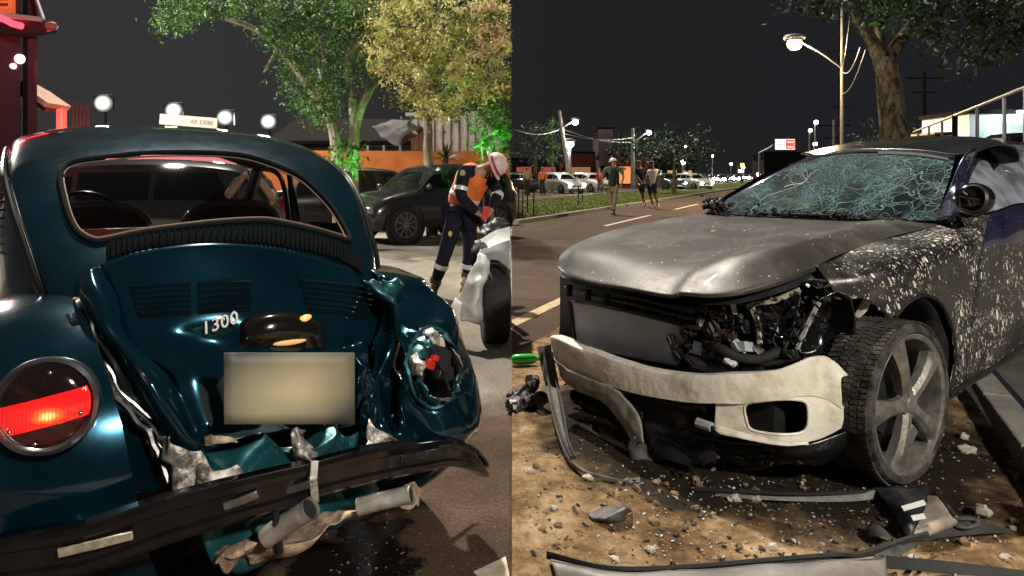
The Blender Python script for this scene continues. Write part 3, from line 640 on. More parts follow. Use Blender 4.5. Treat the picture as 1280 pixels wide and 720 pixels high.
# ================================================================== the wrecked saloon
FS = Frame(1.046, 3.709, 128)
sedan = thing('sedan_car', 'wrecked dark saloon splashed with mud, its front bumper torn off and windscreen shattered', 'car', FS.loc, FS.yaw)
def Y(px, py, v): return FS.px(px, py, 'y', v)
def X(px, py, v): return FS.px(px, py, 'x', v)
def Z(px, py, v): return FS.px(px, py, 'z', v)
MT['mud_hood'] = speck('muddy_bonnet_paint', (.026, .023, .021), (.042, .037, .032), (.42, .38, .31), rough=.46, metal=.15, coat=.06, mud=(.085, .072, .057), mudlo=.48, mudhi=.85, scales=((15, .035), (42, .07)), stretch=(1, .7, 1), sc2=5)
MT['mud_side'] = speck('splashed_side_paint', (.016, .015, .016), (.038, .033, .028), (.74, .70, .62), rough=.30, metal=.4, coat=.3, mud=(.075, .065, .05), mudlo=.46, mudhi=.70, scales=((15, .055), (26, .10), (48, .14), (90, .15), (150, .14)), stretch=(1, 1.25, .50), rot=(R(24), 0, 0))
MT['indigo'] = speck('dark_indigo_paint', (.020, .019, .055), (.045, .042, .10), (.50, .48, .46), rough=.22, metal=.5, coat=.8, scales=((60, .06), (110, .08)))
MT['roofpaint'] = speck('dusty_roof_paint', (.012, .012, .015), (.03, .03, .032), (.4, .38, .35), rough=.25, metal=.4, coat=.6, scales=((90, .035), (150, .05)))

# bonnet
HR = [
 [(697, 332, .50), (716, 347, .60), (780, 358, .68), (850, 369, .68), (915, 366, .60), (972, 352, .42), (1020, 334, .18)],
 [(702, 318, .40), (745, 319, .43), (805, 329, .48), (866, 333, .46), (930, 318, .36), (990, 309, .18), (1046, 322, .0)],
 [(724, 303, .12), (775, 302, .12), (835, 306, .12), (905, 310, .10), (965, 298, .02), (1020, 297, -.10), (1080, 310, -.25)],
 [(770, 288, -.22), (825, 287, -.25), (880, 289, -.26), (945, 291, -.28), (1005, 286, -.33), (1060, 288, -.40), (1118, 297, -.50)],
 [(828, 276, -.50), (880, 276, -.52), (930, 278, -.53), (985, 279, -.55), (1040, 279, -.60), (1095, 281, -.65), (1150, 288, -.72)],
 [(884, 268, -.74), (930, 271, -.76), (980, 273, -.78), (1030, 275, -.80), (1080, 277, -.82), (1125, 277, -.84), (1172, 280, -.86)]]
hood_rows = patch([[Y(*q) for q in r] for r in HR], 90, 70)
hood_rows = dent(hood_rows, .002, 3.2, 21)
CRS = [((852, 366), (868, 347), (905, 330), (960, 318), (1010, 307), (1060, 292), (1105, 281)), ((708, 336), (722, 318), (752, 302), (790, 291), (840, 281), (884, 273))]
def near_crease(x, y, P):
    best = 1e9; sg_ = 1
    for (x0, y0), (x1, y1) in zip(P, P[1:]):
        dx, dy = x1-x0, y1-y0; t = max(0, min(1, ((x-x0)*dx+(y-y0)*dy)/(dx*dx+dy*dy))); d = sqrt((x-x0-dx*t)**2+(y-y0-dy*t)**2)
        if d < best: best = d; sg_ = 1 if dx*(y-y0)-dy*(x-x0) > 0 else -1
    return best, sg_
for r in hood_rows:
    for i, p in enumerate(r):
        x, y = FS.pix(p)
        for P in CRS:
            d, sg_ = near_crease(x, y, P); r[i] = r[i]+V((0, 0, .016*math.exp(-(d/(30. if sg_ > 0 else 8.))**2)))
# front edge curls over and down
lip = [[p for p in hood_rows[0]], [p+V((0, .004, -.005)) for p in hood_rows[0]], [p+V((0, .003, -.016)) for p in hood_rows[0]], [p+V((0, -.012, -.020)) for p in hood_rows[0]]]
hm = MB().grid(hood_rows); hm.grid(lip, flip=True)
HS = Surf(FS, hm, .003)
hood_o = hm.build('bonnet', MT['mud_hood'], sedan, weld=True, angle=50)
# raised crease lines pressed into the bonnet
for pts, r in (([(852, 366), (868, 347), (905, 330), (960, 318), (1010, 307), (1060, 292), (1105, 281)], .0055), ([(708, 336), (722, 318), (752, 302), (790, 291), (840, 281), (884, 273)], .0045)):
    L1 = HS.line(pts, 50, False, -.001)
    pass
uh = MB().grid([[p+V((0, -.03, -.05)) for p in r] for r in hood_rows[::6]], flip=True); uh.build('bonnet_liner', MT['black'], hood_o)

def hedge(px):
    E_ = [(FS.pix(r[-1])[0], r[-1]) for r in hood_rows]
    return min(E_, key=lambda e: abs(e[0]-px))[1]+V((0, 0, -.004))
# near side: wing, doors, rear quarter in one skin, with seams laid in
SR = [
 [hedge(1020), hedge(1062), hedge(1106), hedge(1150), hedge(1175), X(1232, 268, -.88), X(1284, 257, -.90), V((-.90, -2.2, .985)), V((-.89, -2.9, 1.0)), V((-.84, -3.6, .98))],
 [X(1032, 350, -.70), X(1074, 340, -.78), X(1117, 325, -.84), X(1160, 311, -.88), X(1192, 303, -.91), X(1238, 293, -.935), X(1286, 283, -.945), V((-.945, -2.2, .91)), V((-.935, -2.9, .92)), V((-.88, -3.66, .90))],
 [X(1043, 368, -.73), X(1083, 374, -.81), X(1121, 364, -.875), X(1157, 352, -.91), X(1192, 346, -.925), X(1240, 332, -.94), X(1288, 318, -.945), V((-.945, -2.2, .80)), V((-.94, -2.9, .82)), V((-.89, -3.70, .78))],
 [X(1050, 400, -.74), X(1090, 412, -.82), X(1128, 412, -.88), X(1162, 405, -.91), X(1196, 402, -.92), X(1243, 386, -.93), X(1290, 372, -.935), V((-.935, -2.2, .60)), V((-.93, -2.9, .60)), V((-.88, -3.72, .58))],
 [X(1060, 450, -.74), X(1100, 462, -.82), X(1135, 462, -.88), X(1165, 456, -.905), X(1194, 452, -.915), X(1240, 430, -.915), X(1288, 405, -.915), V((-.91, -2.2, .42)), V((-.91, -2.9, .42)), V((-.86, -3.70, .40))],
 [X(1070, 500, -.74), X(1105, 500, -.82), X(1140, 500, -.88), X(1165, 500, -.895), X(1186, 494, -.90), X(1236, 463, -.89), X(1286, 430, -.885), V((-.88, -2.2, .30)), V((-.88, -2.9, .30)), V((-.84, -3.66, .30))],
 [X(1075, 512, -.66), X(1108, 512, -.70), X(1142, 512, -.74), X(1165, 508, -.76), X(1186, 500, -.78), X(1236, 468, -.78), X(1286, 436, -.78), V((-.78, -2.2, .26)), V((-.78, -2.9, .26)), V((-.74, -3.6, .26))]]
side_rows = patch(SR, 150, 110)
side_rows = dent(side_rows, .005, 5, 33)
sm = MB().grid(side_rows); SS = Surf(FS, sm, .003)
ARCH = [(1043, 369), (1060, 371), (1084, 375), (1100, 388), (1112, 400), (1122, 388), (1135, 377), (1153, 369), (1168, 374), (1178, 384), (1189, 410), (1193, 451), (1184, 493), (1150, 580), (1000, 580), (1000, 380)]
sm = cut(sm, FS, [ARCH])
sm.v = [v for v in sm.v]
ra = lambda c: (c.y+2.78)**2+(c.z-.335)**2 < .40**2
keep = [i for i, f in enumerate(sm.f) if not ra(sum((V(sm.v[j]) for j in f), V())/4)]
sm.f = [sm.f[i] for i in keep]; sm.m = [0]*len(sm.f)
fa, fb = MB(), MB(); fa.v = sm.v; fb.v = sm.v
DOORX = [(1236, 262), (1228, 300), (1222, 350), (1212, 420), (1206, 482)]
def door_side(x, y):
    for (x0, y0), (x1, y1) in zip(DOORX, DOORX[1:]):
        if y0 <= y <= y1: return x > x0+(x1-x0)*(y-y0)/(y1-y0)
    return x > (1236 if y < 300 else 1204)
for f in sm.f:
    c = sum((V(sm.v[i]) for i in f), V())/4; x, y = FS.pix(c)
    (fb if door_side(x, y) else fa).f.append(f)
fa.m = [0]*len(fa.f); fb.m = [0]*len(fb.f)
wing = fa.build('front_wing', MT['mud_side'], sedan, thick=.004, weld=True)
# split the door skin: splashed low, cleaner indigo at the shoulder
mi = []
for f in fb.f:
    c = sum((V(fb.v[i]) for i in f), V())/4
    mi.append(1 if c.z > .93+.03*noise.noise(c*8) else 0)
fb.m = mi
door = fb.build('door_skin', [MT['mud_side'], MT['indigo']], sedan, thick=.004, weld=True)
sl = SS.line([(1236, 264), (1228, 300), (1222, 350), (1212, 420), (1206, 480)], 40, False, .001)
if len(sl) > 5: MB().tube(sl, .0035, 6).build('door_seam', MT['black'], door)
arch = SS.line([(1086, 376), (1101, 388), (1113, 401), (1122, 389), (1135, 378), (1153, 370), (1168, 374), (1179, 385), (1190, 410), (1194, 450), (1185, 492)], 60, False, .002)
al = MB().tube(SS.line([(1119, 396), (1135, 378), (1153, 369), (1168, 373), (1179, 384), (1190, 410), (1194, 450), (1185, 492)], 60, False, .0), .009, 8); al.build('wheel_arch_lip', MT['black'], wing)
sill = SS.line([(1184, 492), (1210, 477), (1240, 458), (1279, 431), (1290, 424)], 30, False, .006)
MB().tube(sill, .012, 8).build('sill_trim', MT['black'], door)
# wheel housing
wl = MB()
rws = []
for k in range(22):
    a = R(80+118*k/21); rws.append([V((x, -.14+.40*cos(a), .36+.40*sin(a))) for x in (-.90, -.75, -.55, -.40)])
wl.grid(dent(rws, .01, 8, 2)); wl.build('wheel_housing', MT['black'], sedan, thick=.004)
# torn end of the wing: dark splash liner and a bent white flap
def sag(name, rows, m, nu=24, nv=20, amp=.012, sc=14, seed=0, th=.003, parent=None):
    return MB().grid(dent(patch(rows, nu, nv), amp, sc, seed)).build(name, m, parent or sedan, thick=th)
sag('splash_liner', [[Y(1022, 372, .30), Y(1045, 366, .24), Y(1066, 372, .20)], [Y(1006, 400, .30), Y(1036, 388, .16), Y(1070, 396, .18)], [Y(1000, 432, .30), Y(1030, 424, .18), Y(1066, 428, .16)], [Y(1008, 448, .30), Y(1036, 452, .22), Y(1062, 450, .16)]], MT['blackgloss'], amp=.02, sc=9, seed=3)
sag('bent_wing_flap', [[Y(1083, 368, .02), Y(1090, 376, .02)], [Y(1075, 382, .03), Y(1084, 388, .03)], [Y(1066, 396, .04), Y(1072, 400, .04)]], MT['cream'], 6, 10, .004)

# far side, roof, tail
fs = []
for r in SR: fs.append([V((abs(p.x)*.97*(.70+.30*min(1, max(0, (p.y+.35)/.6))), p.y, p.z)) for p in r])
fsg = MB().grid(patch(fs, 60, 30), flip=True)
kp = [i for i, f in enumerate(fsg.f) if not any((lambda c: (c.y-y0)**2+(c.z-.335)**2 < .39**2)(sum((V(fsg.v[j]) for j in f), V())/4) for y0 in (-.08, -2.78))]
fsg.f = [fsg.f[i] for i in kp]; fsg.m = [0]*len(kp); fsg.build('far_side_skin', MT['mud_side'], sedan, thick=.004)
RT = [
 [Y(1016, 195, -1.38), Y(1062, 188, -1.32), Y(1110, 187, -1.27), Y(1155, 189, -1.23), Y(1192, 194, -1.20), Y(1216, 190, -1.22)],
 [Y(1008, 193.5, -1.62), Y(1062, 182, -1.62), Y(1120, 177, -1.60), Y(1180, 174, -1.58), Y(1226, 176, -1.50), Y(1250, 181, -1.45)],
 [Y(1006, 193, -1.95), Y(1063, 180.5, -1.95), Y(1124, 174.5, -1.95), Y(1190, 172.5, -1.92), Y(1238, 176, -1.80), Y(1277, 190, -1.70)],
 [V((.50, -2.5, 1.37)), V((.28, -2.5, 1.43)), V((0, -2.5, 1.45)), V((-.28, -2.5, 1.44)), V((-.50, -2.45, 1.41)), V((-.62, -2.4, 1.33))],
 [V((.46, -2.95, 1.28)), V((.25, -2.95, 1.33)), V((0, -2.95, 1.34)), V((-.25, -2.95, 1.33)), V((-.46, -2.95, 1.30)), V((-.60, -2.95, 1.22))]]
rt = MB().grid(patch(RT, 50, 60)); rt.build('roof', MT['roofpaint'], sedan, thick=.008)
tail = MB().grid(patch([[(.58, -2.95, 1.20), (.3, -3.0, 1.32), (0, -3.02, 1.335), (-.3, -3.0, 1.32), (-.60, -2.95, 1.20)], [(.66, -3.45, 1.02), (.35, -3.5, 1.05), (0, -3.52, 1.06), (-.35, -3.5, 1.05), (-.68, -3.45, 1.02)], [(.80, -3.70, .98), (.4, -3.86, 1.02), (0, -3.90, 1.03), (-.4, -3.86, 1.02), (-.84, -3.62, .98)], [(.84, -3.74, .70), (.4, -3.92, .70), (0, -3.96, .70), (-.4, -3.92, .70), (-.88, -3.70, .70)], [(.78, -3.66, .28), (.4, -3.84, .28), (0, -3.88, .28), (-.4, -3.84, .28), (-.80, -3.60, .28)]], 24, 30)); tail.build('tail_panel', MT['indigo'], sedan, thick=.006)
MB().box((0, -1.6, .30), (1.5, 3.6, .10)).box((0, -.72, .68), (1.40, .06, .62)).build('floor_pan', MT['black'], sedan)

# windscreen, shattered
mw, nt, b, N, L = nodes('shattered_windscreen')
tc = N.new('ShaderNodeTexCoord')
wz = N.new('ShaderNodeTexNoise'); wz.inputs['Scale'].default_value = 5; L.new(tc.outputs['Object'], wz.inputs['Vector'])
wa = N.new('ShaderNodeVectorMath'); wa.operation = 'MULTIPLY_ADD'; L.new(wz.outputs['Color'], wa.inputs[0]); wa.inputs[1].default_value = (.22, .22, .22); L.new(tc.outputs['Object'], wa.inputs[2])
def crackset(sc, w, thr_lo, seed):
    vo = N.new('ShaderNodeTexVoronoi'); vo.feature = 'DISTANCE_TO_EDGE'; vo.inputs['Scale'].default_value = sc; L.new(wa.outputs[0], vo.inputs['Vector'])
    lt = N.new('ShaderNodeMapRange'); lt.inputs['From Min'].default_value = 0; lt.inputs['From Max'].default_value = w; lt.inputs['To Min'].default_value = 1; lt.inputs['To Max'].default_value = 0; L.new(vo.outputs['Distance'], lt.inputs['Value'])
    nz = N.new('ShaderNodeTexNoise'); nz.inputs['Scale'].default_value = 3.5; mpx = N.new('ShaderNodeMapping'); mpx.inputs['Location'].default_value = (seed, 0, 0); L.new(tc.outputs['Object'], mpx.inputs[0]); L.new(mpx.outputs[0], nz.inputs['Vector'])
    mk = N.new('ShaderNodeMapRange'); mk.inputs['From Min'].default_value = thr_lo; mk.inputs['From Max'].default_value = thr_lo+.12; L.new(nz.outputs[0], mk.inputs['Value'])
    m2 = N.new('ShaderNodeMath'); m2.operation = 'MULTIPLY'; L.new(lt.outputs[0], m2.inputs[0]); L.new(mk.outputs[0], m2.inputs[1]); return m2.outputs[0], mk.outputs[0]
c1, _m = crackset(6, .010, .30, 0); c2, k2 = crackset(17, .045, .43, 4); c3, k3 = crackset(40, .10, .47, 9); c4, k4 = crackset(85, .16, .46, 14)
def mth(op, a, bb):
    n = N.new('ShaderNodeMath'); n.operation = op
    for i, q in enumerate((a, bb)):
        if isinstance(q, float): n.inputs[i].default_value = q
        else: L.new(q, n.inputs[i])
    return n.outputs[0]
ck = mth('MAXIMUM', mth('MULTIPLY', c1, .9), mth('MAXIMUM', mth('MULTIPLY', c2, .6), mth('MAXIMUM', mth('MULTIPLY', c3, .55), mth('MULTIPLY', c4, .40))))
haze_ = mth('MULTIPLY', k3, .40)
base = N.new('ShaderNodeMix'); base.data_type = 'RGBA'; L.new(haze_, base.inputs['Factor']); base.inputs['A'].default_value = (.003, .012, .016, 1); base.inputs['B'].default_value = (.030, .115, .125, 1)
fin = N.new('ShaderNodeMix'); fin.data_type = 'RGBA'; L.new(ck, fin.inputs['Factor']); L.new(base.outputs['Result'], fin.inputs['A']); fin.inputs['B'].default_value = (.34, .50, .50, 1)
L.new(fin.outputs['Result'], b.inputs['Base Color']); b.inputs['Roughness'].default_value = .5; b.inputs['Specular IOR Level'].default_value = .015
bp = N.new('ShaderNodeBump'); bp.inputs['Strength'].default_value = .5; bp.inputs['Distance'].default_value = .01; L.new(ck, bp.inputs['Height']); L.new(bp.outputs[0], b.inputs['Normal'])
N_o = N['Material Output']; tr_ = N.new('ShaderNodeBsdfTransparent'); tr_.inputs[0].default_value = (.35, .55, .53, 1); mxs = N.new('ShaderNodeMixShader')
fc = N.new('ShaderNodeMath'); fc.operation = 'MAXIMUM'; L.new(ck, fc.inputs[0]); fc.inputs[1].default_value = .80; L.new(fc.outputs[0], mxs.inputs[0]); L.new(tr_.outputs[0], mxs.inputs[1]); L.new(b.outputs[0], mxs.inputs[2]); L.new(mxs.outputs[0], N_o.inputs[0])
WR = [
 [Y(884, 266, -.76), Y(958, 270, -.78), Y(1030, 272, -.81), Y(1100, 274, -.84), Y(1170, 276, -.87)],
 [Y(950, 228, -1.04), Y(1008, 224, -1.04), Y(1068, 224, -1.04), Y(1126, 227, -1.03), Y(1183, 236, -1.02)],
 [Y(1018, 195, -1.37), Y(1063, 189, -1.31), Y(1110, 188, -1.26), Y(1153, 190, -1.22), Y(1194, 196, -1.19)]]
ws_rows = dent(patch(WR, 70, 50), .010, 4.5, 41, mask=lambda p: max(0, min(1, (1.36-p.z)*6, (p.z-1.02)*6)))
wsm = MB().grid(ws_rows); WS = Surf(FS, wsm, .004)
ws = wsm.build('windscreen', mw, sedan)
cr_ = MB(); random.seed(12)
def cracks(px, py, n, r0, r1, seed):
    random.seed(seed)
    for k in range(n):
        a = 2*pi*k/n+random.uniform(-.2, .2); P = [(px, py)]; x, y = px, py; l = random.uniform(r0, r1)
        for s in range(7):
            a += random.uniform(-.5, .5); x += cos(a)*l/7; y += sin(a)*l/7*.45; P.append((x, y))
        Q = WS.line(P, 0, False, .002)
        if len(Q) > 2: cr_.tube(Q, random.uniform(.0005, .0012), 4, False)
cracks(1008, 226, 17, 30, 170, 1); cracks(1140, 214, 9, 14, 80, 4); cracks(1090, 250, 9, 20, 110, 5); cracks(950, 250, 8, 20, 100, 8); cracks(1060, 205, 7, 20, 90, 9); cracks(1172, 236, 7, 10, 60, 10)
cr_.build('windscreen_cracks', mat('crushed_glass', (.26, .36, .36), .4, 0), ws)
edge = WS.line([(1020, 196), (1063, 191), (1110, 190), (1153, 192), (1193, 198)], 30, False, .004)
MB().tube(edge, .010, 6).build('windscreen_header', MT['black'], ws)
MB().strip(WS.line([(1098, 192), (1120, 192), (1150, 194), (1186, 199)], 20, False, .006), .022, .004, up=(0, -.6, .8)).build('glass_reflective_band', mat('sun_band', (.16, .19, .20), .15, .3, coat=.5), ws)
# pillars and window frame of the near side
E1 = [(1170, 277), (1181, 250), (1192, 222), (1203, 199), (1215, 185)]; E2 = [(1190, 274), (1200, 246), (1208, 222), (1217, 202), (1232, 187)]
rows = []
for k in range(5):
    a = Y(E1[k][0], E1[k][1], -.87-.09*k); b2 = X(E2[k][0], E2[k][1], -.84+.055*k)
    m_ = (a+b2)/2+V((-.02, .02, .012)); rows.append([a, m_, b2])
MB().grid(patch(rows, 10, 30)).build('windscreen_pillar', MT['indigo'], sedan, thick=.01)
FR = [X(1190, 274, -.85), X(1200, 246, -.80), X(1208, 221, -.74), X(1218, 203, -.68), X(1234, 187, -.63), X(1258, 181, -.60), X(1290, 186, -.58), V((-.60, -2.6, 1.30)), V((-.68, -3.05, 1.14)), V((-.80, -3.3, 1.0))]
FRs = spl(FR, 60); MB().tube(FRs, .020, 8).build('window_frame', MT['indigo'], sedan)
FRi = [p+V((.0, -.02, -.035)) for p in FRs]; MB().tube(FRi, .014, 8).build('window_seal', MT['black'], sedan)
bp_ = MB().strip([X(1251, 262, -.86), X(1247, 225, -.76), X(1236, 192, -.66)], .085, .03, up=(0, 1, 0)); bp_.build('door_pillar', MT['blackgloss'], sedan)
gp = []
belt = spl([X(1190, 274, -.85), X(1240, 264, -.87), X(1284, 254, -.88), V((-.88, -2.4, 1.0)), V((-.80, -3.3, 1.0))], 60)
gp = [[belt[i], belt[i]*.5+FRs[i]*.5+V((-.02, 0, 0)), FRs[i]] for i in range(61)]
msg, nt, b, N, L = nodes('dusty_side_glass'); b.inputs['Base Color'].default_value = (.32, .36, .42, 1); b.inputs['Roughness'].default_value = .25
nz = N.new('ShaderNodeTexNoise'); nz.inputs['Scale'].default_value = 6; tc = N.new('ShaderNodeTexCoord'); L.new(tc.outputs['Object'], nz.inputs['Vector'])
mr = N.new('ShaderNodeMapRange'); L.new(nz.outputs[0], mr.inputs['Value']); mr.inputs['From Min'].default_value = .35; mr.inputs['From Max'].default_value = .65; mr.inputs['To Min'].default_value = .3; mr.inputs['To Max'].default_value = .95
tr_ = N.new('ShaderNodeBsdfTransparent'); tr_.inputs[0].default_value = (.6, .64, .68, 1); mxs = N.new('ShaderNodeMixShader'); L.new(mr.outputs[0], mxs.inputs[0]); L.new(tr_.outputs[0], mxs.inputs[1]); L.new(b.outputs[0], mxs.inputs[2]); L.new(mxs.outputs[0], N['Material Output'].inputs[0])
MB().grid(patch(gp, 6, 60)).build('side_glass', msg, sedan)
MB().grid(patch([[V((abs(p.x)*.69, p.y, p.z)) for p in r] for r in gp], 6, 60)).build('side_glass', MT['glassdark'], sedan)
for rx in (.66,):
    MB().tube(spl([Y(884, 266, -.77), Y(950, 228, -1.05), Y(1016, 195, -1.38)], 12), .012, 8).build('windscreen_pillar', MT['indigo'], sedan)
# dark interior
it = MB()
for sx in (-.36, .36):
    it.grid(patch([[(sx-.24, -1.75, .5), (sx, -1.72, .5), (sx+.24, -1.75, .5)], [(sx-.25, -1.85, .9), (sx, -1.8, .92), (sx+.25, -1.85, .9)], [(sx-.18, -1.95, 1.12), (sx, -1.92, 1.15), (sx+.18, -1.95, 1.12)]], 8, 10)); it.ell((sx, -1.95, 1.24), (.13, .05, .10), 12, 8)
it.grid(patch([[(-.7, -.86, .98), (0, -.82, 1.0), (.7, -.86, .98)], [(-.7, -1.15, .99), (0, -1.12, 1.01), (.7, -1.15, .99)], [(-.7, -1.25, .8), (0, -1.22, .8), (.7, -1.25, .8)]], 12, 12))
it.build('seats_and_dashboard', MT['darkin'], sedan)
# door mirror: hollow black shell with the broken works showing
mc = X(1217, 249, -.98); 
MM = Matrix.Translation(mc)
mir = MB().ell((0, 0, 0), (.085, .055, .075), 18, 12, MM, rot=(0, .1, .3)); 
mo = mir.build('door_mirror', MT['blackgloss'], sedan)
MB().lathe([(.070, .0), (.062, .012), (.045, -.01), (0, -.02)], 22, MM @ Matrix.Translation((-.012, .046, .0)) @ Matrix.Rotation(R(-78), 4, 'X') @ Matrix.Rotation(R(10), 4, 'Y')).build('mirror_opening', MT['black'], mo)
wk = MB(); random.seed(5)
for k in range(3): wk.tube([mc+V((random.uniform(-.05, .04), .06, random.uniform(-.04, .04))), mc+V((random.uniform(-.05, .04), .068, random.uniform(-.04, .04))), mc+V((random.uniform(-.05, .04), .06, random.uniform(-.04, .04)))], .005, 5)
wk.build('mirror_works', MT['black'], mo)
MB().tube([mc+V((.03, -.0, -.06)), X(1204, 270, -.88)+V((0, 0, 0)), X(1206, 276, -.86)], [.03, .035, .03], 8).build('mirror_foot', MT['blackgloss'], mo)
# ---------------- nose of the car: beam, radiator, broken lamp, hoses
bt = [(690, 421, .58), (700, 424, .61), (741, 441, .65), (806, 462, .67), (861, 470, .66), (915, 469, .62), (965, 465, .54), (1014, 449, .43), (1034, 455, .37), (1053, 473, .33)]
bb = [(696, 451, .58), (706, 463, .61), (745, 474, .66), (779, 487, .68), (830, 498, .68), (897, 504, .65), (958, 501, .56), (1010, 494, .44), (1034, 498, .37), (1054, 510, .33)]
tp = [Y(*q) for q in bt]; bo = [Y(*q) for q in bb]
back = [p+V((0, -.05, .004)) for p in tp]; mid = [(a*.5+c*.5)+V((0, .012, 0)) for a, c in zip(tp, bo)]
brow = patch([back, [p+V((0, .0, .004)) for p in tp], [p+V((0, .012, -.01)) for p in tp], mid, [p+V((0, .006, .006)) for p in bo], bo, [p+V((0, -.05, 0)) for p in bo]], 90, 36)
beam = MB().grid(dent(brow, .004, 9, 6)).build('bumper_beam', MT['cream'], sedan, thick=.004)
# lower right bracket with its fog-lamp opening
fr_rows = [[Y(895, 503, .64), Y(930, 503, .60), Y(965, 500, .54), Y(1008, 494, .44), Y(1034, 498, .37), Y(1054, 508, .33)], [Y(894, 520, .645), Y(930, 520, .60), Y(970, 520, .54), Y(1010, 518, .44), Y(1036, 518, .37), Y(1054, 524, .33)], [Y(893, 537, .645), Y(930, 545, .60), Y(972, 552, .54), Y(1008, 552, .44), Y(1030, 546, .37), Y(1051, 535, .33)]]
bm_ = MB().grid(patch(fr_rows, 110, 60)); FH = [(931, 508), (942, 502), (975, 499), (1000, 500), (1009, 506), (1010, 528), (1003, 540), (980, 543), (955, 541), (938, 536), (933, 524)]
BK = Surf(FS, bm_, .0)
fogc = Y(970, 521, .50)
cut(bm_, FS, [FH]); br2 = bm_.build('bumper_bracket', MT['cream'], sedan, thick=.008)
fe = BK.line(FH, 50, True, .002); MB().tube(fe+fe[:1], .006, 6, False).build('fog_opening_edge', MT['cream'], br2)
MB().grid(patch([[Y(928, 498, .52), Y(970, 494, .44), Y(1014, 496, .34)], [Y(930, 520, .46), Y(972, 520, .38), Y(1014, 520, .28)], [Y(930, 546, .52), Y(972, 548, .44), Y(1014, 546, .34)]], 10, 10)).build('fog_lamp_recess', MT['blackgloss'], br2)
sag('lower_bracket_flange', [[Y(893, 530, .66), Y(930, 541, .62), Y(975, 551, .56), Y(1010, 552, .46)], [Y(893, 541, .67), Y(930, 549, .63), Y(975, 557, .57), Y(1010, 556, .47)]], MT['cream'], 24, 3, .003, parent=br2)
sag('lower_valance', [[Y(868, 546, .62), Y(930, 552, .56), Y(980, 556, .50), Y(1025, 552, .40), Y(1060, 535, .30)], [Y(866, 566, .60), Y(930, 570, .54), Y(985, 572, .48), Y(1030, 570, .38), Y(1062, 556, .28)], [Y(868, 578, .54), Y(930, 584, .48), Y(985, 582, .42), Y(1030, 580, .33), Y(1062, 566, .24)]], MT['blackgloss'], 40, 14, .012, 7, 2)
# radiator with its fine fins
mrd, nt, b, N, L = nodes('radiator_fins'); tc = N.new('ShaderNodeTexCoord'); wv = N.new('ShaderNodeTexWave'); wv.bands_direction = 'Z'; wv.inputs['Scale'].default_value = 60; wv.inputs['Distortion'].default_value = .4; L.new(tc.outputs['Object'], wv.inputs['Vector'])
nz = N.new('ShaderNodeTexNoise'); nz.inputs['Scale'].default_value = 5; nz.inputs['Detail'].default_value = 6; L.new(tc.outputs['Object'], nz.inputs['Vector']); rp = N.new('ShaderNodeValToRGB'); rp.color_ramp.elements[0].color = (.46, .48, .54, 1); rp.color_ramp.elements[1].color = (.62, .64, .72, 1); rp.color_ramp.elements[0].position = .3; rp.color_ramp.elements[1].position = .7; L.new(nz.outputs[0], rp.inputs[0]); L.new(rp.outputs[0], b.inputs['Base Color']); b.inputs['Roughness'].default_value = .5; b.inputs['Metallic'].default_value = .0
bp = N.new('ShaderNodeBump'); bp.inputs['Strength'].default_value = .25; bp.inputs['Distance'].default_value = .004; L.new(wv.outputs[0], bp.inputs['Height']); L.new(bp.outputs[0], b.inputs['Normal'])
rad = sag('radiator', [[Y(716, 375, .48), Y(780, 387, .50), Y(842, 398, .50)], [Y(719, 402, .48), Y(785, 412, .50), Y(858, 420, .50)], [Y(722, 432, .48), Y(785, 446, .50), Y(847, 456, .50)]], mrd, 30, 16, .006, 5, 3, th=.02)
for a, c in (((716, 376), (723, 432)),): MB().strip([Y(a[0]-3, a[1], .49), Y(c[0]-3, c[1], .49)], .02, .02, up=(1, 0, 0)).build('radiator_tank', MT['black'], rad)
# slatted top of the grille
gt = [(704, 348, .50), (740, 358, .56), (790, 369, .60), (846, 383, .60), (870, 388, .58)]
for dy, w in ((0, .022), (11, .014), (22, .020)):
    MB().strip(spl([Y(x+dy*.25, y+dy, v-dy*.002) for x, y, v in gt], 20), w, .02, up=(0, 0, 1)).build('grille_bar', MT['black'], sedan, bevel=.003)
for k in range(7):
    t = k/6; x = 712+t*140; y = 354+t*34; MB().box(Y(x, y+9, .56), (.016, .03, .06), (.1, 0, .2)).build('grille_clip', MT['black'], sedan)
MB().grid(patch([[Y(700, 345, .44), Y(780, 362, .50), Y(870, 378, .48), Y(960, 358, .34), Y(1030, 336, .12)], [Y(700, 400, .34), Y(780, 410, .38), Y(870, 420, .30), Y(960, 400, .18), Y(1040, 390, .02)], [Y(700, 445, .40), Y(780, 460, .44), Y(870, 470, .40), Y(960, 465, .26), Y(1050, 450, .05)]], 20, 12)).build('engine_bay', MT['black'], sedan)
# broken headlamp bay
random.seed(31)
MB().grid(patch([[Y(934, 377, .36), Y(965, 372, .31), Y(996, 364, .25)], [Y(938, 400, .34), Y(968, 398, .28), Y(997, 394, .22)], [Y(944, 432, .36), Y(970, 430, .31), Y(994, 426, .26)]], 10, 10)).build('headlamp_bucket', MT['blackgloss'], sedan, thick=.01)
lampfr = MB().strip([Y(934, 384, .40), Y(942, 380, .40), Y(968, 376, .36), Y(1000, 362, .28)], .020, .012).build('headlamp_frame', mat('pale_plastic', (.40, .37, .30), .5, 0, (.2, .18, .15), 20), sedan)
MB().strip([Y(940, 384, .40), Y(948, 405, .40), Y(950, 430, .40)], .02, .012, up=(1, 0, 0)).build('frame_leg', MT['cream'], lampfr)
MB().strip([Y(1024, 378, .32), Y(1010, 405, .34), Y(996, 436, .36)], .016, .010, up=(1, 0, 0)).build('silver_strut', mat('bright_bracket', (.62, .62, .62), .35, .3), sedan)
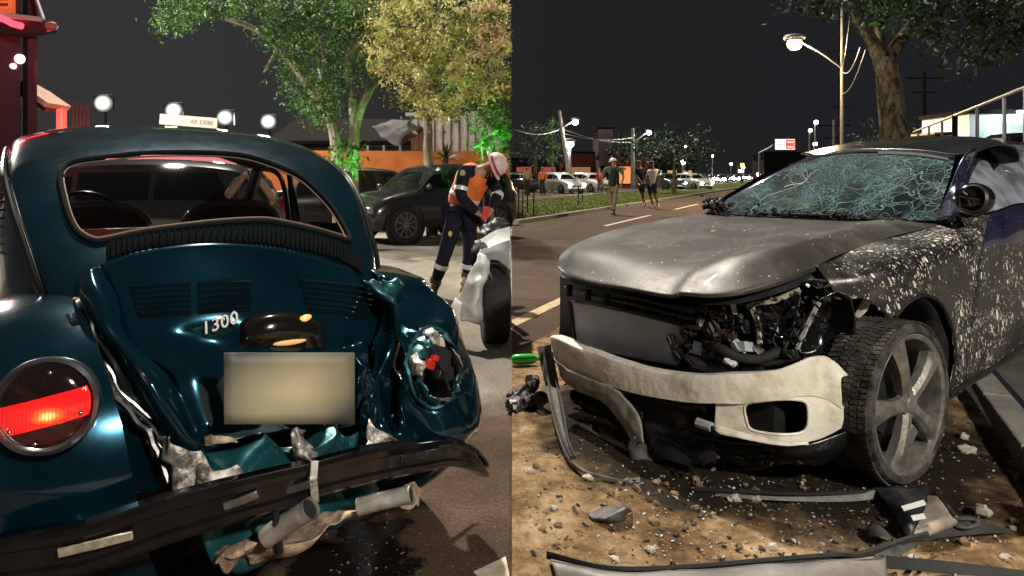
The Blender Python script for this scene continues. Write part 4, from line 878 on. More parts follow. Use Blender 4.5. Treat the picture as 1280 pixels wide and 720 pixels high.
for pts, r, m in (([(884, 431, .50), (900, 436, .54), (925, 447, .52), (950, 449, .48), (976, 438, .42)], .022, 'rubber'), ([(876, 420, .48), (884, 430, .52), (888, 436, .52)], .016, 'rubber'), ([(1000, 372, .26), (994, 400, .32), (984, 430, .38), (970, 446, .42)], .006, 'rubber'), ([(905, 384, .44), (915, 400, .46), (918, 430, .47), (930, 442, .46)], .005, 'chrome'), ([(958, 376, .34), (972, 400, .36), (966, 424, .38), (980, 446, .40)], .005, 'rubber'), ([(870, 396, .5), (890, 400, .52), (900, 420, .50), (896, 445, .5)], .008, 'black'), ([(1018, 345, .16), (1030, 360, .18), (1046, 372, .2), (1070, 372, .14)], .007, 'chrome'), ([(985, 360, .30), (1010, 350, .26), (1036, 352, .18)], .006, 'black'), ([(930, 450, .5), (960, 455, .46), (1000, 446, .40)], .012, 'black')):
    P = spl([Y(*q) for q in pts], 24); MB().tube(P, r, 10).build('hose', MT[m], sedan)
# plastic pieces and brackets in the bay
PC = [(862, 412, .52, .07, .05, 'black'), (850, 440, .54, .06, .06, 'black'), (868, 436, .54, .06, .06, 'blackgloss'), (860, 399, .53, .04, .03, 'steel'), (876, 402, .52, .03, .035, 'white'), (918, 386, .44, .018, .05, 'white'), (928, 434, .50, .07, .04, 'palep'), (914, 452, .54, .05, .02, 'white'), (890, 412, .50, .06, .07, 'black'), (905, 400, .46, .05, .05, 'black'), (912, 420, .48, .05, .05, 'brown'), (896, 392, .50, .05, .04, 'brown'), (930, 408, .44, .04, .06, 'black'), (968, 412, .32, .03, .05, 'palep'), (880, 384, .52, .05, .03, 'black'), (948, 438, .46, .04, .03, 'steel'), (1002, 350, .22, .08, .03, 'bluegrey'), (975, 358, .30, .07, .03, 'bluegrey'), (1020, 356, .20, .05, .03, 'black'), (988, 442, .42, .05, .03, 'black'), (1000, 420, .34, .04, .05, 'black'), (840, 425, .54, .03, .05, 'black'), (870, 452, .56, .08, .03, 'black')]
MT['palep'] = mat('milky_plastic', (.42, .46, .48), .3, 0, (.25, .28, .30), 20); MT['brown'] = mat('rusty_brown', (.09, .045, .03), .6, 0, (.03, .02, .016), 20); MT['bluegrey'] = mat('blue_grey_metal', (.10, .12, .18), .4, .5, (.04, .05, .08), 14)
for i, (px, py, y, w, h, m) in enumerate(PC):
    mb = MB(); c = Y(px, py, y); random.seed(i)
    mb.box((0, 0, 0), (w, w*.8, h), (random.uniform(-.4, .4), random.uniform(-.4, .4), random.uniform(-.5, .5)))
    mb.box((w*.3, .01, h*.2), (w*.5, w*.5, h*.7), (random.uniform(-.6, .6), random.uniform(-.6, .6), random.uniform(-.5, .5)))
    mb.tube([(-w*.4, .02, -h*.4), (0, w*.5, 0), (w*.4, .02, h*.5)], .005, 6)
    mb.v = [tuple(V(v)+c) for v in mb.v]; mb.build('engine_part', MT[m], sedan, bevel=.004)
wires = MB(); random.seed(44)
for k in range(46):
    x, y = random.uniform(852, 1030), 0; y = random.uniform(372, 452)-(max(0, x-930))*.14
    p = Y(x, y, .50-(max(0, x-900))*.0016); P = [p]
    for s in range(4): p = p+V((random.uniform(-.05, .05), random.uniform(-.02, .03), random.uniform(-.05, .03))); P.append(p)
    wires.tube(spl(P, 10), random.choice((.002, .003, .0045)), 5, False)
wires.build('loose_wiring', MT['blackgloss'], sedan)['kind'] = 'stuff'
scr = MB()
for k in range(60):
    x = random.uniform(850, 1034); y = random.uniform(366, 458)-(max(0, x-930))*.12; p = Y(x, y, .52-(max(0, x-900))*.0017)
    scr.box(p, (random.uniform(.008, .03), .008, random.uniform(.006, .025)), (random.uniform(-1, 1), random.uniform(-1, 1), random.uniform(-1, 1)))
scr.build('shattered_fragments', mat('fragment_plastic', (.03, .03, .032), .3, .2, (.30, .30, .30), 40, lo=.55, hi=.68), sedan)['kind'] = 'stuff'
# hanging lower trim: the torn bumper rim that drops to the ground on the far side
GL = lambda px, py, h: FS.I @ gnd(px, py, h)
hang = MB().strip(spl([Y(680, 432, .60), GL(686, 468, .22), GL(693, 505, .14), GL(702, 545, .07), GL(712, 572, .04), GL(728, 588, .03), GL(752, 596, .03), GL(778, 601, .03), GL(800, 600, .03)], 60), [.075-.055*min(1, i/30) for i in range(61)], .010, up=(.55, .80, .12))
hang.build('hanging_bumper_rim', mat('muddy_trim', (.14, .125, .11), .5, 0, (.05, .045, .04), 12, .2), sedan)
for q, (dx, w) in enumerate(((6, .010), (-5, .012))):
    MB().strip(spl([Y(684+dx, 440, .61), GL(690+dx, 475, .215), GL(697+dx, 510, .14), GL(706+dx*.6, 548, .075), GL(716+dx*.4, 572, .05)], 24), w, .012, up=(.55, .80, .12)).build('rim_rib', MT['black'], sedan)
sag('bumper_inner_lip', [[Y(690, 446, .62), Y(712, 462, .66), Y(745, 476, .68), Y(775, 490, .69), Y(798, 520, .70), Y(806, 552, .70)], [Y(697, 458, .62), Y(712, 473, .66), Y(744, 489, .68), Y(768, 503, .69), Y(785, 528, .70), Y(797, 556, .70)], [Y(700, 470, .60), Y(714, 484, .64), Y(742, 498, .66), Y(764, 512, .67), Y(780, 534, .68), Y(792, 558, .68)]], mat('pale_lip', (.36, .34, .30), .5, 0, (.18, .165, .145), 14, .2), 40, 8, .008)
sag('torn_duct', [[Y(790, 545, .70), Y(806, 552, .66), Y(824, 540, .60)], [Y(786, 572, .72), Y(806, 574, .68), Y(826, 566, .62)], [Y(790, 596, .74), Y(806, 592, .70), Y(820, 590, .66)]], mat('grey_felt', (.10, .10, .10), .8, 0, (.03, .03, .03), 16, .5), amp=.035, sc=14, seed=4)
sag('undertray', [[Y(806, 500, .62), Y(850, 506, .60), Y(900, 512, .56)], [Y(806, 535, .62), Y(850, 545, .62), Y(895, 556, .58)], [Y(820, 575, .66), Y(865, 585, .66), Y(905, 575, .60)]], MT['black'], amp=.035, sc=8, seed=6)
sag('undertray', [[Y(720, 500, .45), Y(760, 520, .46), Y(810, 530, .5)], [Y(730, 530, .40), Y(775, 545, .40), Y(820, 560, .44)]], MT['black'], amp=.03, sc=8, seed=8)
sag('crash_foam', [[Y(780, 492, .66), Y(830, 503, .66), Y(880, 508, .64)], [Y(800, 512, .62), Y(840, 522, .62), Y(890, 528, .60)]], MT['black'], amp=.02, sc=14, seed=9)
for pts, r in (([(850, 535, .64), (880, 530, .66), (900, 545, .66)], .012), ([(820, 540, .66), (850, 560, .68), (880, 580, .7)], .010), ([(872, 528, .66), (884, 532, .66), (890, 534, .66)], .02)):
    MB().tube(spl([Y(*q) for q in pts], 12), r, 8).build('dangling_pipe', MT['blackgloss'] if r < .02 else MT['palep'], sedan)
MB().box((0, .1, .30), (1.3, .8, .16)).box((0, .35, .26), (.9, .3, .10)).build('subframe', MT['black'], sedan)
# ---------------- wheels
def alloy_wheel(px, py, steer, x, y, z, flip=1, name='front'):
    root_m = Matrix.Translation((x, y, z)) @ Matrix.Rotation(R(steer), 4, 'Z') @ Matrix.Rotation(R(-90)*flip, 4, 'Y') @ Matrix.Rotation(R(17), 4, 'Z')
    rim = MB().lathe([(.288, .0), (.292, .006), (.284, .010), (.268, .002), (.262, -.02), (.255, -.10), (.262, -.17), (.285, -.19)], 60, root_m)
    for k in range(5):
        a = 2*pi*k/5; M2 = root_m @ Matrix.Rotation(a, 4, 'Z')
        vs = []
        for r_, w, h, hb in ((.035, .034, .004, -.03), (.07, .030, .008, -.03), (.14, .030, .010, -.035), (.20, .039, .008, -.04), (.245, .052, .004, -.045), (.272, .062, .0, -.05)):
            vs += [V((r_, -w, h-.012)), V((r_, -w*.45, h+.004)), V((r_, w*.45, h+.004)), V((r_, w, h-.012)), V((r_, w, hb)), V((r_, -w, hb))]
        fs = [(i*6+j, i*6+(j+1) % 6, (i+1)*6+(j+1) % 6, (i+1)*6+j) for i in range(5) for j in range(6)]
        rim.add(vs, fs, 0, M2)
    rim.lathe([(.0, .012), (.032, .012), (.040, .006), (.055, .0), (.06, -.03)], 24, root_m)
    ty = MB().lathe([(.262, -.19), (.29, -.205), (.318, -.20), (.332, -.18), (.336, -.14), (.337, -.09), (.336, -.03), (.330, -.005), (.316, .012), (.296, .014), (.284, .004)], 72, root_m).build('tyre', MT['dirtyrubber'], sedan)
    tr = MB()
    for k in range(92):
        a = 2*pi*k/92; M3 = root_m @ Matrix.Rotation(a, 4, 'Z')
        for q_, (h0, h1) in enumerate(((-.195, -.15), (-.143, -.113), (-.106, -.074), (-.067, -.04), (-.033, .0))):
            tr.box((.3365, (.006 if q_ % 2 else 0), (h0+h1)/2), (.006, .0165, h1-h0), (.25 if q_ in (0, 4) else 0, 0, 0), 0, M3)
    tr.build('tread_blocks', MT['dirtyrubber'], ty, smooth=False)['kind'] = 'stuff'
    ro = rim.build('alloy_rim', mat('dusty_alloy', (.36, .34, .31), .36, .6, (.13, .12, .105), 14, .25), ty, angle=30)
    MB().lathe([(.0, -.075), (.15, -.075), (.155, -.085), (.155, -.10), (0, -.10)], 40, root_m).build('brake_disc', MT['black'], ty)
    MB().lathe([(.265, -.15), (0, -.15)], 30, root_m).build('wheel_backing', MT['black'], ty)
    cl = MB().box((.165, 0, -.05), (.07, .16, .05), None, 0, root_m @ Matrix.Rotation(R(200), 4, 'Z')).build('brake_caliper', MT['steelgrey'], ty, bevel=.01)
    for k in range(5):
        a = 2*pi*(k+.5)/5; MB().lathe([(.0, .0), (.007, -.001), (.008, -.03)], 8, root_m @ Matrix.Rotation(a, 4, 'Z') @ Matrix.Translation((.048, 0, .004))).build('wheel_nut', MT['steelgrey'], ro)
    return ty
wc = X(1139, 503, -.955)
alloy_wheel(0, 0, -3, -.95, wc.y, .337)
alloy_wheel(0, 0, 0, .84, wc.y, .337, -1); alloy_wheel(0, 0, 0, -.90, -2.78, .337); alloy_wheel(0, 0, 0, .62, -2.78, .337, -1)
ba = sag('torn_inner_arch', [[Y(1060, 395, .14), Y(1078, 400, .10), Y(1092, 408, .06)], [Y(1058, 425, .16), Y(1072, 432, .16), Y(1084, 425, .12)], [Y(1060, 470, .20), Y(1074, 476, .20), Y(1080, 470, .18)], [Y(1064, 545, .22), Y(1076, 552, .22), Y(1088, 552, .20)]], MT['rubber'], amp=.02, sc=16, seed=2)
# heap of soil and glass thrown over the cowl
heap = MB(); random.seed(9)
for k in range(190):
    t = random.random(); px = 882+t*280; top = 262+t*9; py = top+random.uniform(-3, 7)-(7 if random.random() < .25*(1-t)**2 and px < 960 else 0)
    r = random.uniform(.003, .008)*(1.5-t*.7)*(2.0 if random.random() < .12 else 1); heap.ell(Y(px, py, -.78-t*.09+random.uniform(-.02, .04)), (r, r*random.uniform(.7, 1.2), r*random.uniform(.6, 1)), 6, 4, rot=(random.random()*3, random.random()*3, 0), jit=.5, seed=k)
for k in range(70):
    px = 896+random.gauss(0, 8); py = 260+random.gauss(0, 5); r = random.uniform(.010, .024); heap.ell(Y(px, py, -.72+random.uniform(-.03, .03)), (r, r, r*.8), 6, 4, rot=(random.random()*3, 1, 0), jit=.6, seed=k+300)
hp = heap.build('soil_heap', mat('black_wet_soil', (.012, .011, .010), .6, 0, (.16, .15, .14), 55, .6, lo=.52, hi=.72), None, smooth=False); hp.matrix_world = FS.M
tag(hp, 'black soil and glass crumbs heaped along the foot of the shattered windscreen', kind='stuff')
MB().tube(WS.line([(945, 268), (1000, 270), (1060, 272)], 12, False, .01) or [V((0, 0, 0)), V((0, 0, .01))], .008, 6).build('wiper_arm', MT['black'], sedan)
# ================================================================== the ground and the street
A_ = R(23.2); DN = V((cos(A_), -sin(A_), 0)); DT = V((sin(A_), cos(A_), 0))      # across / along the avenue
def st(n, t, z=0.0): return DN*n + DT*t + V((0, 0, z))
def t0(n): return -n*cos(A_)/sin(A_)
def ribbon(name, n1, n2, m, z, t1=500, n=60, ta=None, tb=None, thick=0):
    mb = MB(); rows = []
    for i in range(n+1):
        u = (i/n)**2
        rows.append([st(n1, (t0(n1) if ta is None else ta)+(t1-(t0(n1) if ta is None else ta))*u, z), st(n2, (t0(n2) if tb is None else tb)+(t1-(t0(n2) if tb is None else tb))*u, z)])
    mb.grid(rows); o = mb.build(name, m, smooth=False, thick=thick, offset=-1); o['kind'] = 'structure'; return o
MT['asphalt'] = mat('worn_brown_asphalt', (.058, .041, .031), .85, 0, (.092, .064, .047), 1.2, .5, bscale=90)
MT['roadline'] = mat('worn_road_paint', (.62, .56, .45), .7, 0, (.34, .29, .22), 9, .2)
MT['roadline2'] = mat('worn_ochre_paint', (.60, .45, .25), .7, 0, (.34, .25, .16), 6, .2)
MT['grass'] = mat('median_grass', (.028, .055, .006), .9, 0, (.085, .085, .012), .7, .8, bscale=20, lo=.4, hi=.6)
ribbon('avenue', -7.26, -1.9, MT['asphalt'], 0)
ribbon('far_carriageway', -23, -13.2, MT['asphalt'], 0)
ribbon('far_pavement', -60, -23, MT['conc'], .02)
ribbon('median_grass', -13.2, -7.45, MT['grass'], .08)
ribbon('pavement', .96, 40, mat('dusty_pavement', (.15, .14, .125), .85, 0, (.085, .08, .07), 3, .5, bscale=40), .12, ta=-6, tb=-6)
ribbon('edge_line', -2.50, -2.37, MT['roadline2'], .004)
for i in range(9): ribbon('lane_dash', -5.06, -4.94, MT['roadline'], .004, ta=17.6+i*9.6, tb=17.6+i*9.6, t1=17.6+i*9.6+5.3, n=4)
# kerbs: stone after stone
kroot = bpy.data.objects.new('median_kerb', None); link(kroot); kroot['kind'] = 'structure'
kp_ = bpy.data.objects.new('pavement_kerb', None); link(kp_); kp_['kind'] = 'structure'
kme = None
def kerb_row(root, n, ta, tb, h, w, step, mname):
    proto = None; t = ta; k = 0
    while t < tb:
        if proto is None:
            o = MB().box((0, 0, h/2-.05), (w, step-.015, h+.10)).build('kerb_stone', MT[mname], root, bevel=.012, smooth=False); proto = o
        else:
            o = proto.copy(); COL.objects.link(o); o.parent = root
        o.location = st(n, t+step/2)+V((0, 0, .004*noise.noise(V((k*3.3, n, 0))))); o.rotation_euler = (0, 0, -A_+.006*noise.noise(V((k*1.7, n, 5)))); t += step; k += 1
MT['kerb'] = mat('kerb_concrete', (.30, .28, .25), .85, 0, (.19, .18, .16), 5, .5, bscale=50)
kerb_row(kroot, -7.36, t0(-7.36)+.25, 75, .10, .18, 1.0, 'kerb')
kerb_row(kp_, .87, 1.35, 30, .11, .14, .8, 'kerb')
ribbon('far_kerb', -13.3, -13.15, MT['kerb'], .12)
# dry verge where the saloon stands: lumpy soil
md, nt, b, N, L = nodes('dry_dirt'); tc = N.new('ShaderNodeTexCoord')
def nz_(sc, det=8, ro=.65):
    n = N.new('ShaderNodeTexNoise'); n.inputs['Scale'].default_value = sc; n.inputs['Detail'].default_value = det; n.inputs['Roughness'].default_value = ro; L.new(tc.outputs['Object'], n.inputs['Vector']); return n
def rmp(src, stops):
    r = N.new('ShaderNodeValToRGB'); e = r.color_ramp.elements
    while len(e) < len(stops): e.new(.5)
    for i, (p, c) in enumerate(stops): e[i].position = p; e[i].color = (*c, 1)
    L.new(src, r.inputs[0]); return r
a1 = rmp(nz_(3.0, 10, .72).outputs[0], [(.33, (.085, .052, .027)), (.45, (.20, .128, .066)), (.55, (.34, .235, .13)), (.68, (.56, .45, .31))])
a2 = rmp(nz_(14, 10, .75).outputs[0], [(.30, (.35, .30, .26)), (.5, (.9, .9, .9)), (.70, (1.35, 1.3, 1.2))])
mxd = N.new('ShaderNodeMix'); mxd.data_type = 'RGBA'; mxd.blend_type = 'MULTIPLY'; mxd.inputs['Factor'].default_value = 1; L.new(a1.outputs[0], mxd.inputs['A']); L.new(a2.outputs[0], mxd.inputs['B'])
# wet oily soil with the saloon's shadow painted into its colour: a ragged blot
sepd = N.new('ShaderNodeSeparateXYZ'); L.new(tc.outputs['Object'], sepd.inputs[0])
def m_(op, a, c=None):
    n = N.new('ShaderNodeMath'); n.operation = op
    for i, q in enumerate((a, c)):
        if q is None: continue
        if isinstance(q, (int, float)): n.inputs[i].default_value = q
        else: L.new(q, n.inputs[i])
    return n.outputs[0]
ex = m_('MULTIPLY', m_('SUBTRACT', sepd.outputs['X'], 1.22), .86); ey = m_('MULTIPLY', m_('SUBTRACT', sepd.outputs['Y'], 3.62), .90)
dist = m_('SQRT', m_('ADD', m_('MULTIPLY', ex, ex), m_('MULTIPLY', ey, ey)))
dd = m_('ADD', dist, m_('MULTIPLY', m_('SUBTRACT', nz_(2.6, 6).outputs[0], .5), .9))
oil_shade = N.new('ShaderNodeMapRange'); oil_shade.inputs['From Min'].default_value = .84; oil_shade.inputs['From Max'].default_value = 1.06; oil_shade.inputs['To Min'].default_value = .96; oil_shade.inputs['To Max'].default_value = 0; L.new(dd, oil_shade.inputs['Value'])
mo_ = N.new('ShaderNodeMix'); mo_.data_type = 'RGBA'; L.new(oil_shade.outputs[0], mo_.inputs['Factor']); L.new(mxd.outputs['Result'], mo_.inputs['A']); mo_.inputs['B'].default_value = (.017, .013, .009, 1)
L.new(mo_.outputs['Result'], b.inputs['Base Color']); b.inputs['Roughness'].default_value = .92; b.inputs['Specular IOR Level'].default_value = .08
bp = N.new('ShaderNodeBump'); bp.inputs['Strength'].default_value = .9; bp.inputs['Distance'].default_value = .02; L.new(nz_(38, 10, .75).outputs[0], bp.inputs['Height']); L.new(bp.outputs[0], b.inputs['Normal'])
MT['dirt'] = md
def dirt_h(x, y):
    p = V((x, y, 0)); n = x*DN.x+y*DN.y
    edge = min(1, max(0, (n+2.0)/.35))*min(1, max(0, (.80-n)/.15))
    return edge*(.022*noise.noise(p*1.3)+.016*noise.noise(p*4.1)+.010*noise.noise(p*11)+.006*noise.noise(p*27)+.012)+.002
rows = []
NT, NN = 330, 150
for i in range(NT+1):
    r = []
    for j in range(NN+1):
        n = -2.02+(.82+2.02)*j/NN; ta = t0(n); t = max(ta, -2.5)+((11.5)-max(ta, -2.5))*i/NT
        p = st(n, t); r.append(V((max(p.x, 0.0), p.y, dirt_h(p.x, p.y))))
    rows.append(r)
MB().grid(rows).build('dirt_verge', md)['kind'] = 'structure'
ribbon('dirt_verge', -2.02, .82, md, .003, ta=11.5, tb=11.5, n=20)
# ground of the lot on the other half
ml, nt, b, N, L = nodes('lot_surface'); tc = N.new('ShaderNodeTexCoord'); sepd = N.new('ShaderNodeSeparateXYZ'); L.new(tc.outputs['Object'], sepd.inputs[0])
g1 = rmp(nz_(1.1, 8).outputs[0], [(.3, (.15, .135, .115)), (.5, (.24, .215, .18)), (.7, (.31, .275, .23))])
g2 = rmp(nz_(1.7, 8).outputs[0], [(.35, (.045, .027, .018)), (.55, (.085, .058, .037)), (.75, (.12, .09, .06))])
g3 = rmp(nz_(70, 4, .7).outputs[0], [(.3, (.45, .45, .45)), (.5, (.95, .95, .95)), (.7, (1.5, 1.45, 1.4))])
yy = m_('ADD', m_('ADD', sepd.outputs['Y'], m_('MULTIPLY', sepd.outputs['X'], .35)), m_('MULTIPLY', m_('SUBTRACT', nz_(1.6, 8).outputs[0], .5), 1.5))
far = N.new('ShaderNodeMapRange'); far.inputs['From Min'].default_value = 3.75; far.inputs['From Max'].default_value = 4.35; L.new(yy, far.inputs['Value'])
mx1 = N.new('ShaderNodeMix'); mx1.data_type = 'RGBA'; L.new(far.outputs[0], mx1.inputs['Factor']); L.new(g2.outputs[0], mx1.inputs['A']); L.new(g1.outputs[0], mx1.inputs['B'])
mx2 = N.new('ShaderNodeMix'); mx2.data_type = 'RGBA'; mx2.blend_type = 'MULTIPLY'; mx2.inputs['Factor'].default_value = 1; L.new(mx1.outputs['Result'], mx2.inputs['A']); L.new(g3.outputs[0], mx2.inputs['B'])
# leaked oil below the engine
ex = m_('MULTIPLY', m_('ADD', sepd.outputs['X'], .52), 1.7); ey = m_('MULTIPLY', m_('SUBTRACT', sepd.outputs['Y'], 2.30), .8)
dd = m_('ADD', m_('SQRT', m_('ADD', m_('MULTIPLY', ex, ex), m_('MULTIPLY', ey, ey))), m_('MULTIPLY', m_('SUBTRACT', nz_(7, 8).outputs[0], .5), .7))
oil_shade = N.new('ShaderNodeMapRange'); oil_shade.inputs['From Min'].default_value = .30; oil_shade.inputs['From Max'].default_value = .36; oil_shade.inputs['To Min'].default_value = 1; oil_shade.inputs['To Max'].default_value = 0; L.new(dd, oil_shade.inputs['Value'])
mx3 = N.new('ShaderNodeMix'); mx3.data_type = 'RGBA'; L.new(oil_shade.outputs[0], mx3.inputs['Factor']); L.new(mx2.outputs['Result'], mx3.inputs['A']); mx3.inputs['B'].default_value = (.006, .005, .005, 1)
L.new(mx3.outputs['Result'], b.inputs['Base Color']); b.inputs['Specular IOR Level'].default_value = .12
rr_ = N.new('ShaderNodeMapRange'); L.new(oil_shade.outputs[0], rr_.inputs['Value']); rr_.inputs['To Min'].default_value = .85; rr_.inputs['To Max'].default_value = .25; L.new(rr_.outputs[0], b.inputs['Roughness'])
bp = N.new('ShaderNodeBump'); bp.inputs['Strength'].default_value = .7; bp.inputs['Distance'].default_value = .012; L.new(nz_(80, 8, .7).outputs[0], bp.inputs['Height']); L.new(bp.outputs[0], b.inputs['Normal'])
MB().grid([[V((-70+70*j/30, -12+212*(i/60)**1.6, 0)) for j in range(31)] for i in range(61)]).build('lot_ground', ml, smooth=False)['kind'] = 'structure'
q = [gnd(592, 716), gnd(632, 697), gnd(637, 722), gnd(600, 726)]
MB().add([p+V((0, 0, .004)) for p in q], [(0, 1, 2, 3)]).build('painted_ground_mark', MT['roadline'], smooth=False)['kind'] = 'structure'

# stones: a few that stand out, the rest as gravel
MT['stone'] = mat('pale_stone', (.46, .43, .38), .85, 0, (.30, .27, .23), 12, .5)
MT['brownstone'] = mat('brown_clod', (.24, .17, .11), .95, 0, (.13, .09, .055), 14, .6)
def zd(p): return dirt_h(p.x, p.y) if -2 < p.x*DN.x+p.y*DN.y < .8 else 0
RK = [(1207, 568, 11, 'stone', 'flat pale stone lying right of the front tyre of the muddy saloon'), (1205, 549, 8, 'stone', 'small pointed pale stone just behind the flat one beside the tyre'), (1172, 546, 8, 'stone', 'pale stone tucked against the lower right of the alloy wheel'), (918, 633, 10, 'stone', 'grey angular stone lying below the long dark trim strip'), (943, 628, 10, 'stone', 'thin pale stone chip beside the grey angular stone'), (1228, 649, 14, 'stone', 'rounded beige stone behind the curl of the torn trim panel'), (817, 660, 9, 'brownstone', 'brown clod of earth on the sunlit verge'), (735, 603, 8, 'stone', 'pale clod of soil beside the hanging bumper rim'), (812, 697, 8, 'stone', 'whitish pebble just above the fallen bumper cover edge'), (662, 596, 6, 'stone', 'tiny greyish pebble near the dark heap of cloth'), (1142, 702, 7, 'stone', 'pale pebble lying under the torn bumper corner')]
for i, (px, py, r, m, lb) in enumerate(RK):
    p = gnd(px, py); k = r*p.y/FPX; p.z = zd(p)
    random.seed(i+70)
    o = MB().ell((0, 0, k*.35), (k, k*.7, k*.55), 12, 9, jit=.55, seed=i, rot=(0, .2, random.random()*3)).build('stone' if m == 'stone' else 'clod', MT[m], angle=30)
    o.location = p; tag(o, lb, 'stone')
gb_, gb2 = MB(), MB(); random.seed(21)
for k in range(900):
    if k < 650: p = gnd(random.uniform(642, 1290), 470+250*random.random()**1.0)
    else: p = gnd(random.uniform(642, 1290), random.uniform(600, 735))
    n = p.x*DN.x+p.y*DN.y
    if not (-2.0 < n < .8) or p.x < .02: continue
    r = (.0025+.0012*random.paretovariate(1.6) if random.random() < .97 else random.uniform(.012, .02)); r = min(r, .02); p.z = zd(p)+r*.3
    (gb_ if random.random() < .22 else gb2).ell(p, (r*random.uniform(.8, 1.5), r, r*random.uniform(.5, .9)), 6, 4, rot=(0, random.random(), random.random()*3), jit=.5, seed=k)
g = gb_.build('gravel', MT['stone'], smooth=False); tag(g, kind='stuff'); g = gb2.build('soil_clods', MT['brownstone'], smooth=False); tag(g, kind='stuff')
gl = MB()
for k in range(220):
    p = gnd(random.uniform(400, 637), random.uniform(470, 725)); r = random.choice((.002, .003, .004)); p.z = r*.4
    gl.ell(p, (r*1.3, r, r*.7), 5, 3, jit=.4, seed=k)
tag(gl.build('lot_grit', MT['brownstone'], smooth=False), kind='stuff')

gs = MB(); random.seed(77)
for k in range(520):
    p = gnd(random.gauss(960, 150), random.uniform(560, 715)); n = p.x*DN.x+p.y*DN.y
    if not (-1.9 < n < .75) or p.x < .05: continue
    p.z = zd(p)+.003; s_ = random.choice((.002, .003, .004, .006)); a_ = random.random()*6.28; d_ = V((cos(a_), sin(a_), random.uniform(-.5, .5)))*s_; e_ = V((-sin(a_), cos(a_), random.uniform(-.6, .6)))*s_*random.uniform(.5, 1)
    gs.add([p-d_-e_, p+d_-e_*.6, p+d_*.7+e_, p-d_*.8+e_*.7, p+V((0, 0, s_*.5))], [(0, 1, 4), (1, 2, 4), (2, 3, 4), (3, 0, 4)])
tag(gs.build('glass_crumbs', mat('crumbled_glass', (.45, .55, .55), .08, 0, coat=1.), smooth=False), kind='stuff')
bs = MB()
for k in range(260):
    p = gnd(random.gauss(930, 170), random.uniform(540, 715)); n = p.x*DN.x+p.y*DN.y
    if not (-1.9 < n < .75) or p.x < .05: continue
    p.z = zd(p)+.005; s_ = random.uniform(.004, .02); bs.box(p, (s_*random.uniform(.6, 2.2), s_*.7, s_*.3), (random.uniform(-.5, .5), random.uniform(-.5, .5), random.random()*3))
tag(bs.build('plastic_splinters', MT['rubber'], smooth=False), kind='stuff')
# ---------------- loose wreckage on the soil
def G(px, py, h=0.0):
    p = gnd(px, py, h); return p
def loose(name, label, cat, parts):
    t = thing(name, label, cat)
    return t
MT['trimgrey'] = mat('dusty_trim', (.11, .105, .10), .5, 0, (.035, .033, .032), 16, .25)
tr = thing('torn_trim_panel', 'dark torn trim strip with a beige corner plate lying on the soil beside the front tyre', 'car part', G(1000, 622))
o_ = tr.location.copy()
def lp(pts, hs=None): return [G(p[0], p[1], p[2] if len(p) > 2 else .02)-o_ for p in pts]
MB().strip(spl(lp([(866, 616, .02), (920, 618, .03), (1000, 622, .03), (1060, 622, .03), (1098, 618, .04)]), 40), .030, .008, up=(0, .6, .8)).build('strip', MT['trimgrey'], tr)
MB().strip(spl(lp([(868, 611, .04), (930, 614, .05), (1000, 617, .05), (1070, 615, .05), (1110, 610, .05)]), 40), .010, .010, up=(0, 0, 1)).build('strip_edge', MT['rubber'], tr)
def gp_(rows, m, name, parent, amp=.006, nu=30, nv=20, sc=14, th=.004): return MB().grid(dent(patch([lp(r) for r in rows], nu, nv), amp, sc, 3)).build(name, m, parent, thick=th)
pn = gp_([[(1090, 610, .05), (1125, 608, .07), (1160, 608, .08)], [(1104, 624, .05), (1130, 630, .07), (1163, 626, .09)], [(1120, 645, .04), (1140, 652, .06), (1168, 640, .08)], [(1134, 672, .03), (1142, 670, .04), (1160, 660, .05)]], mat('dark_blue_grey_trim', (.05, .055, .07), .4, .2, (.015, .016, .02), 16, .2), 'corner_bracket', tr)
for (a, c) in (((1128, 636), (1156, 628)), ((1140, 648), (1156, 645))): MB().strip(lp([(a[0], a[1], .085), (c[0], c[1], .095)]), .018, .004, up=(0, .7, .7)).build('white_sticker', MT['white'], pn)
gp_([[(1160, 620, .09), (1172, 622, .10), (1182, 634, .09)], [(1156, 640, .08), (1176, 642, .09), (1194, 648, .08)], [(1142, 668, .045), (1166, 664, .06), (1196, 654, .06)], [(1136, 676, .03), (1150, 674, .03), (1172, 668, .03)]], mat('beige_dirty_plastic', (.36, .31, .26), .55, 0, (.22, .18, .15), 12, .2), 'corner_plate', tr)
MB().tube(spl(lp([(1168, 616, .10), (1182, 630, .10), (1196, 646, .09)]), 14), .006, 6).build('corner_beading', MT['chrome'], tr)
tw = [(1188, 652, .05), (1200, 648, .07), (1216, 649, .07), (1222, 655, .06), (1206, 659, .05), (1192, 656, .05)]
MB().tube(spl(lp(tw+tw[:1]), 30), .008, 7).build('bent_lug', MT['trimgrey'], tr)
MB().strip(spl(lp([(1136, 676, .02), (1180, 664, .03), (1225, 660, .04), (1262, 664, .02)]), 24), [.012+.03*sin(pi*i/24) for i in range(25)], .008, up=(0, .5, .8)).build('splintered_end', MT['rubber'], tr)
bcv = thing('fallen_bumper_cover', 'long dusty grey bumper cover lying nearest the camera with a black upper lip', 'car part', G(950, 715))
o_ = bcv.location.copy()
cvr = [[(684, 694, .03), (760, 712, .05), (850, 712, .06), (950, 704, .07), (1040, 697, .07), (1110, 688, .06)], [(690, 706, .06), (770, 722, .10), (860, 722, .12), (955, 716, .13), (1045, 710, .12), (1106, 700, .09)], [(700, 740, .03), (780, 750, .06), (870, 752, .08), (960, 750, .08), (1050, 745, .07), (1110, 738, .05)]]
cov = gp_(cvr, mat('dusty_grey_cover', (.26, .245, .225), .5, .1, (.14, .13, .12), 7, .2), 'cover_skin', bcv, .006, 80, 16, 8)
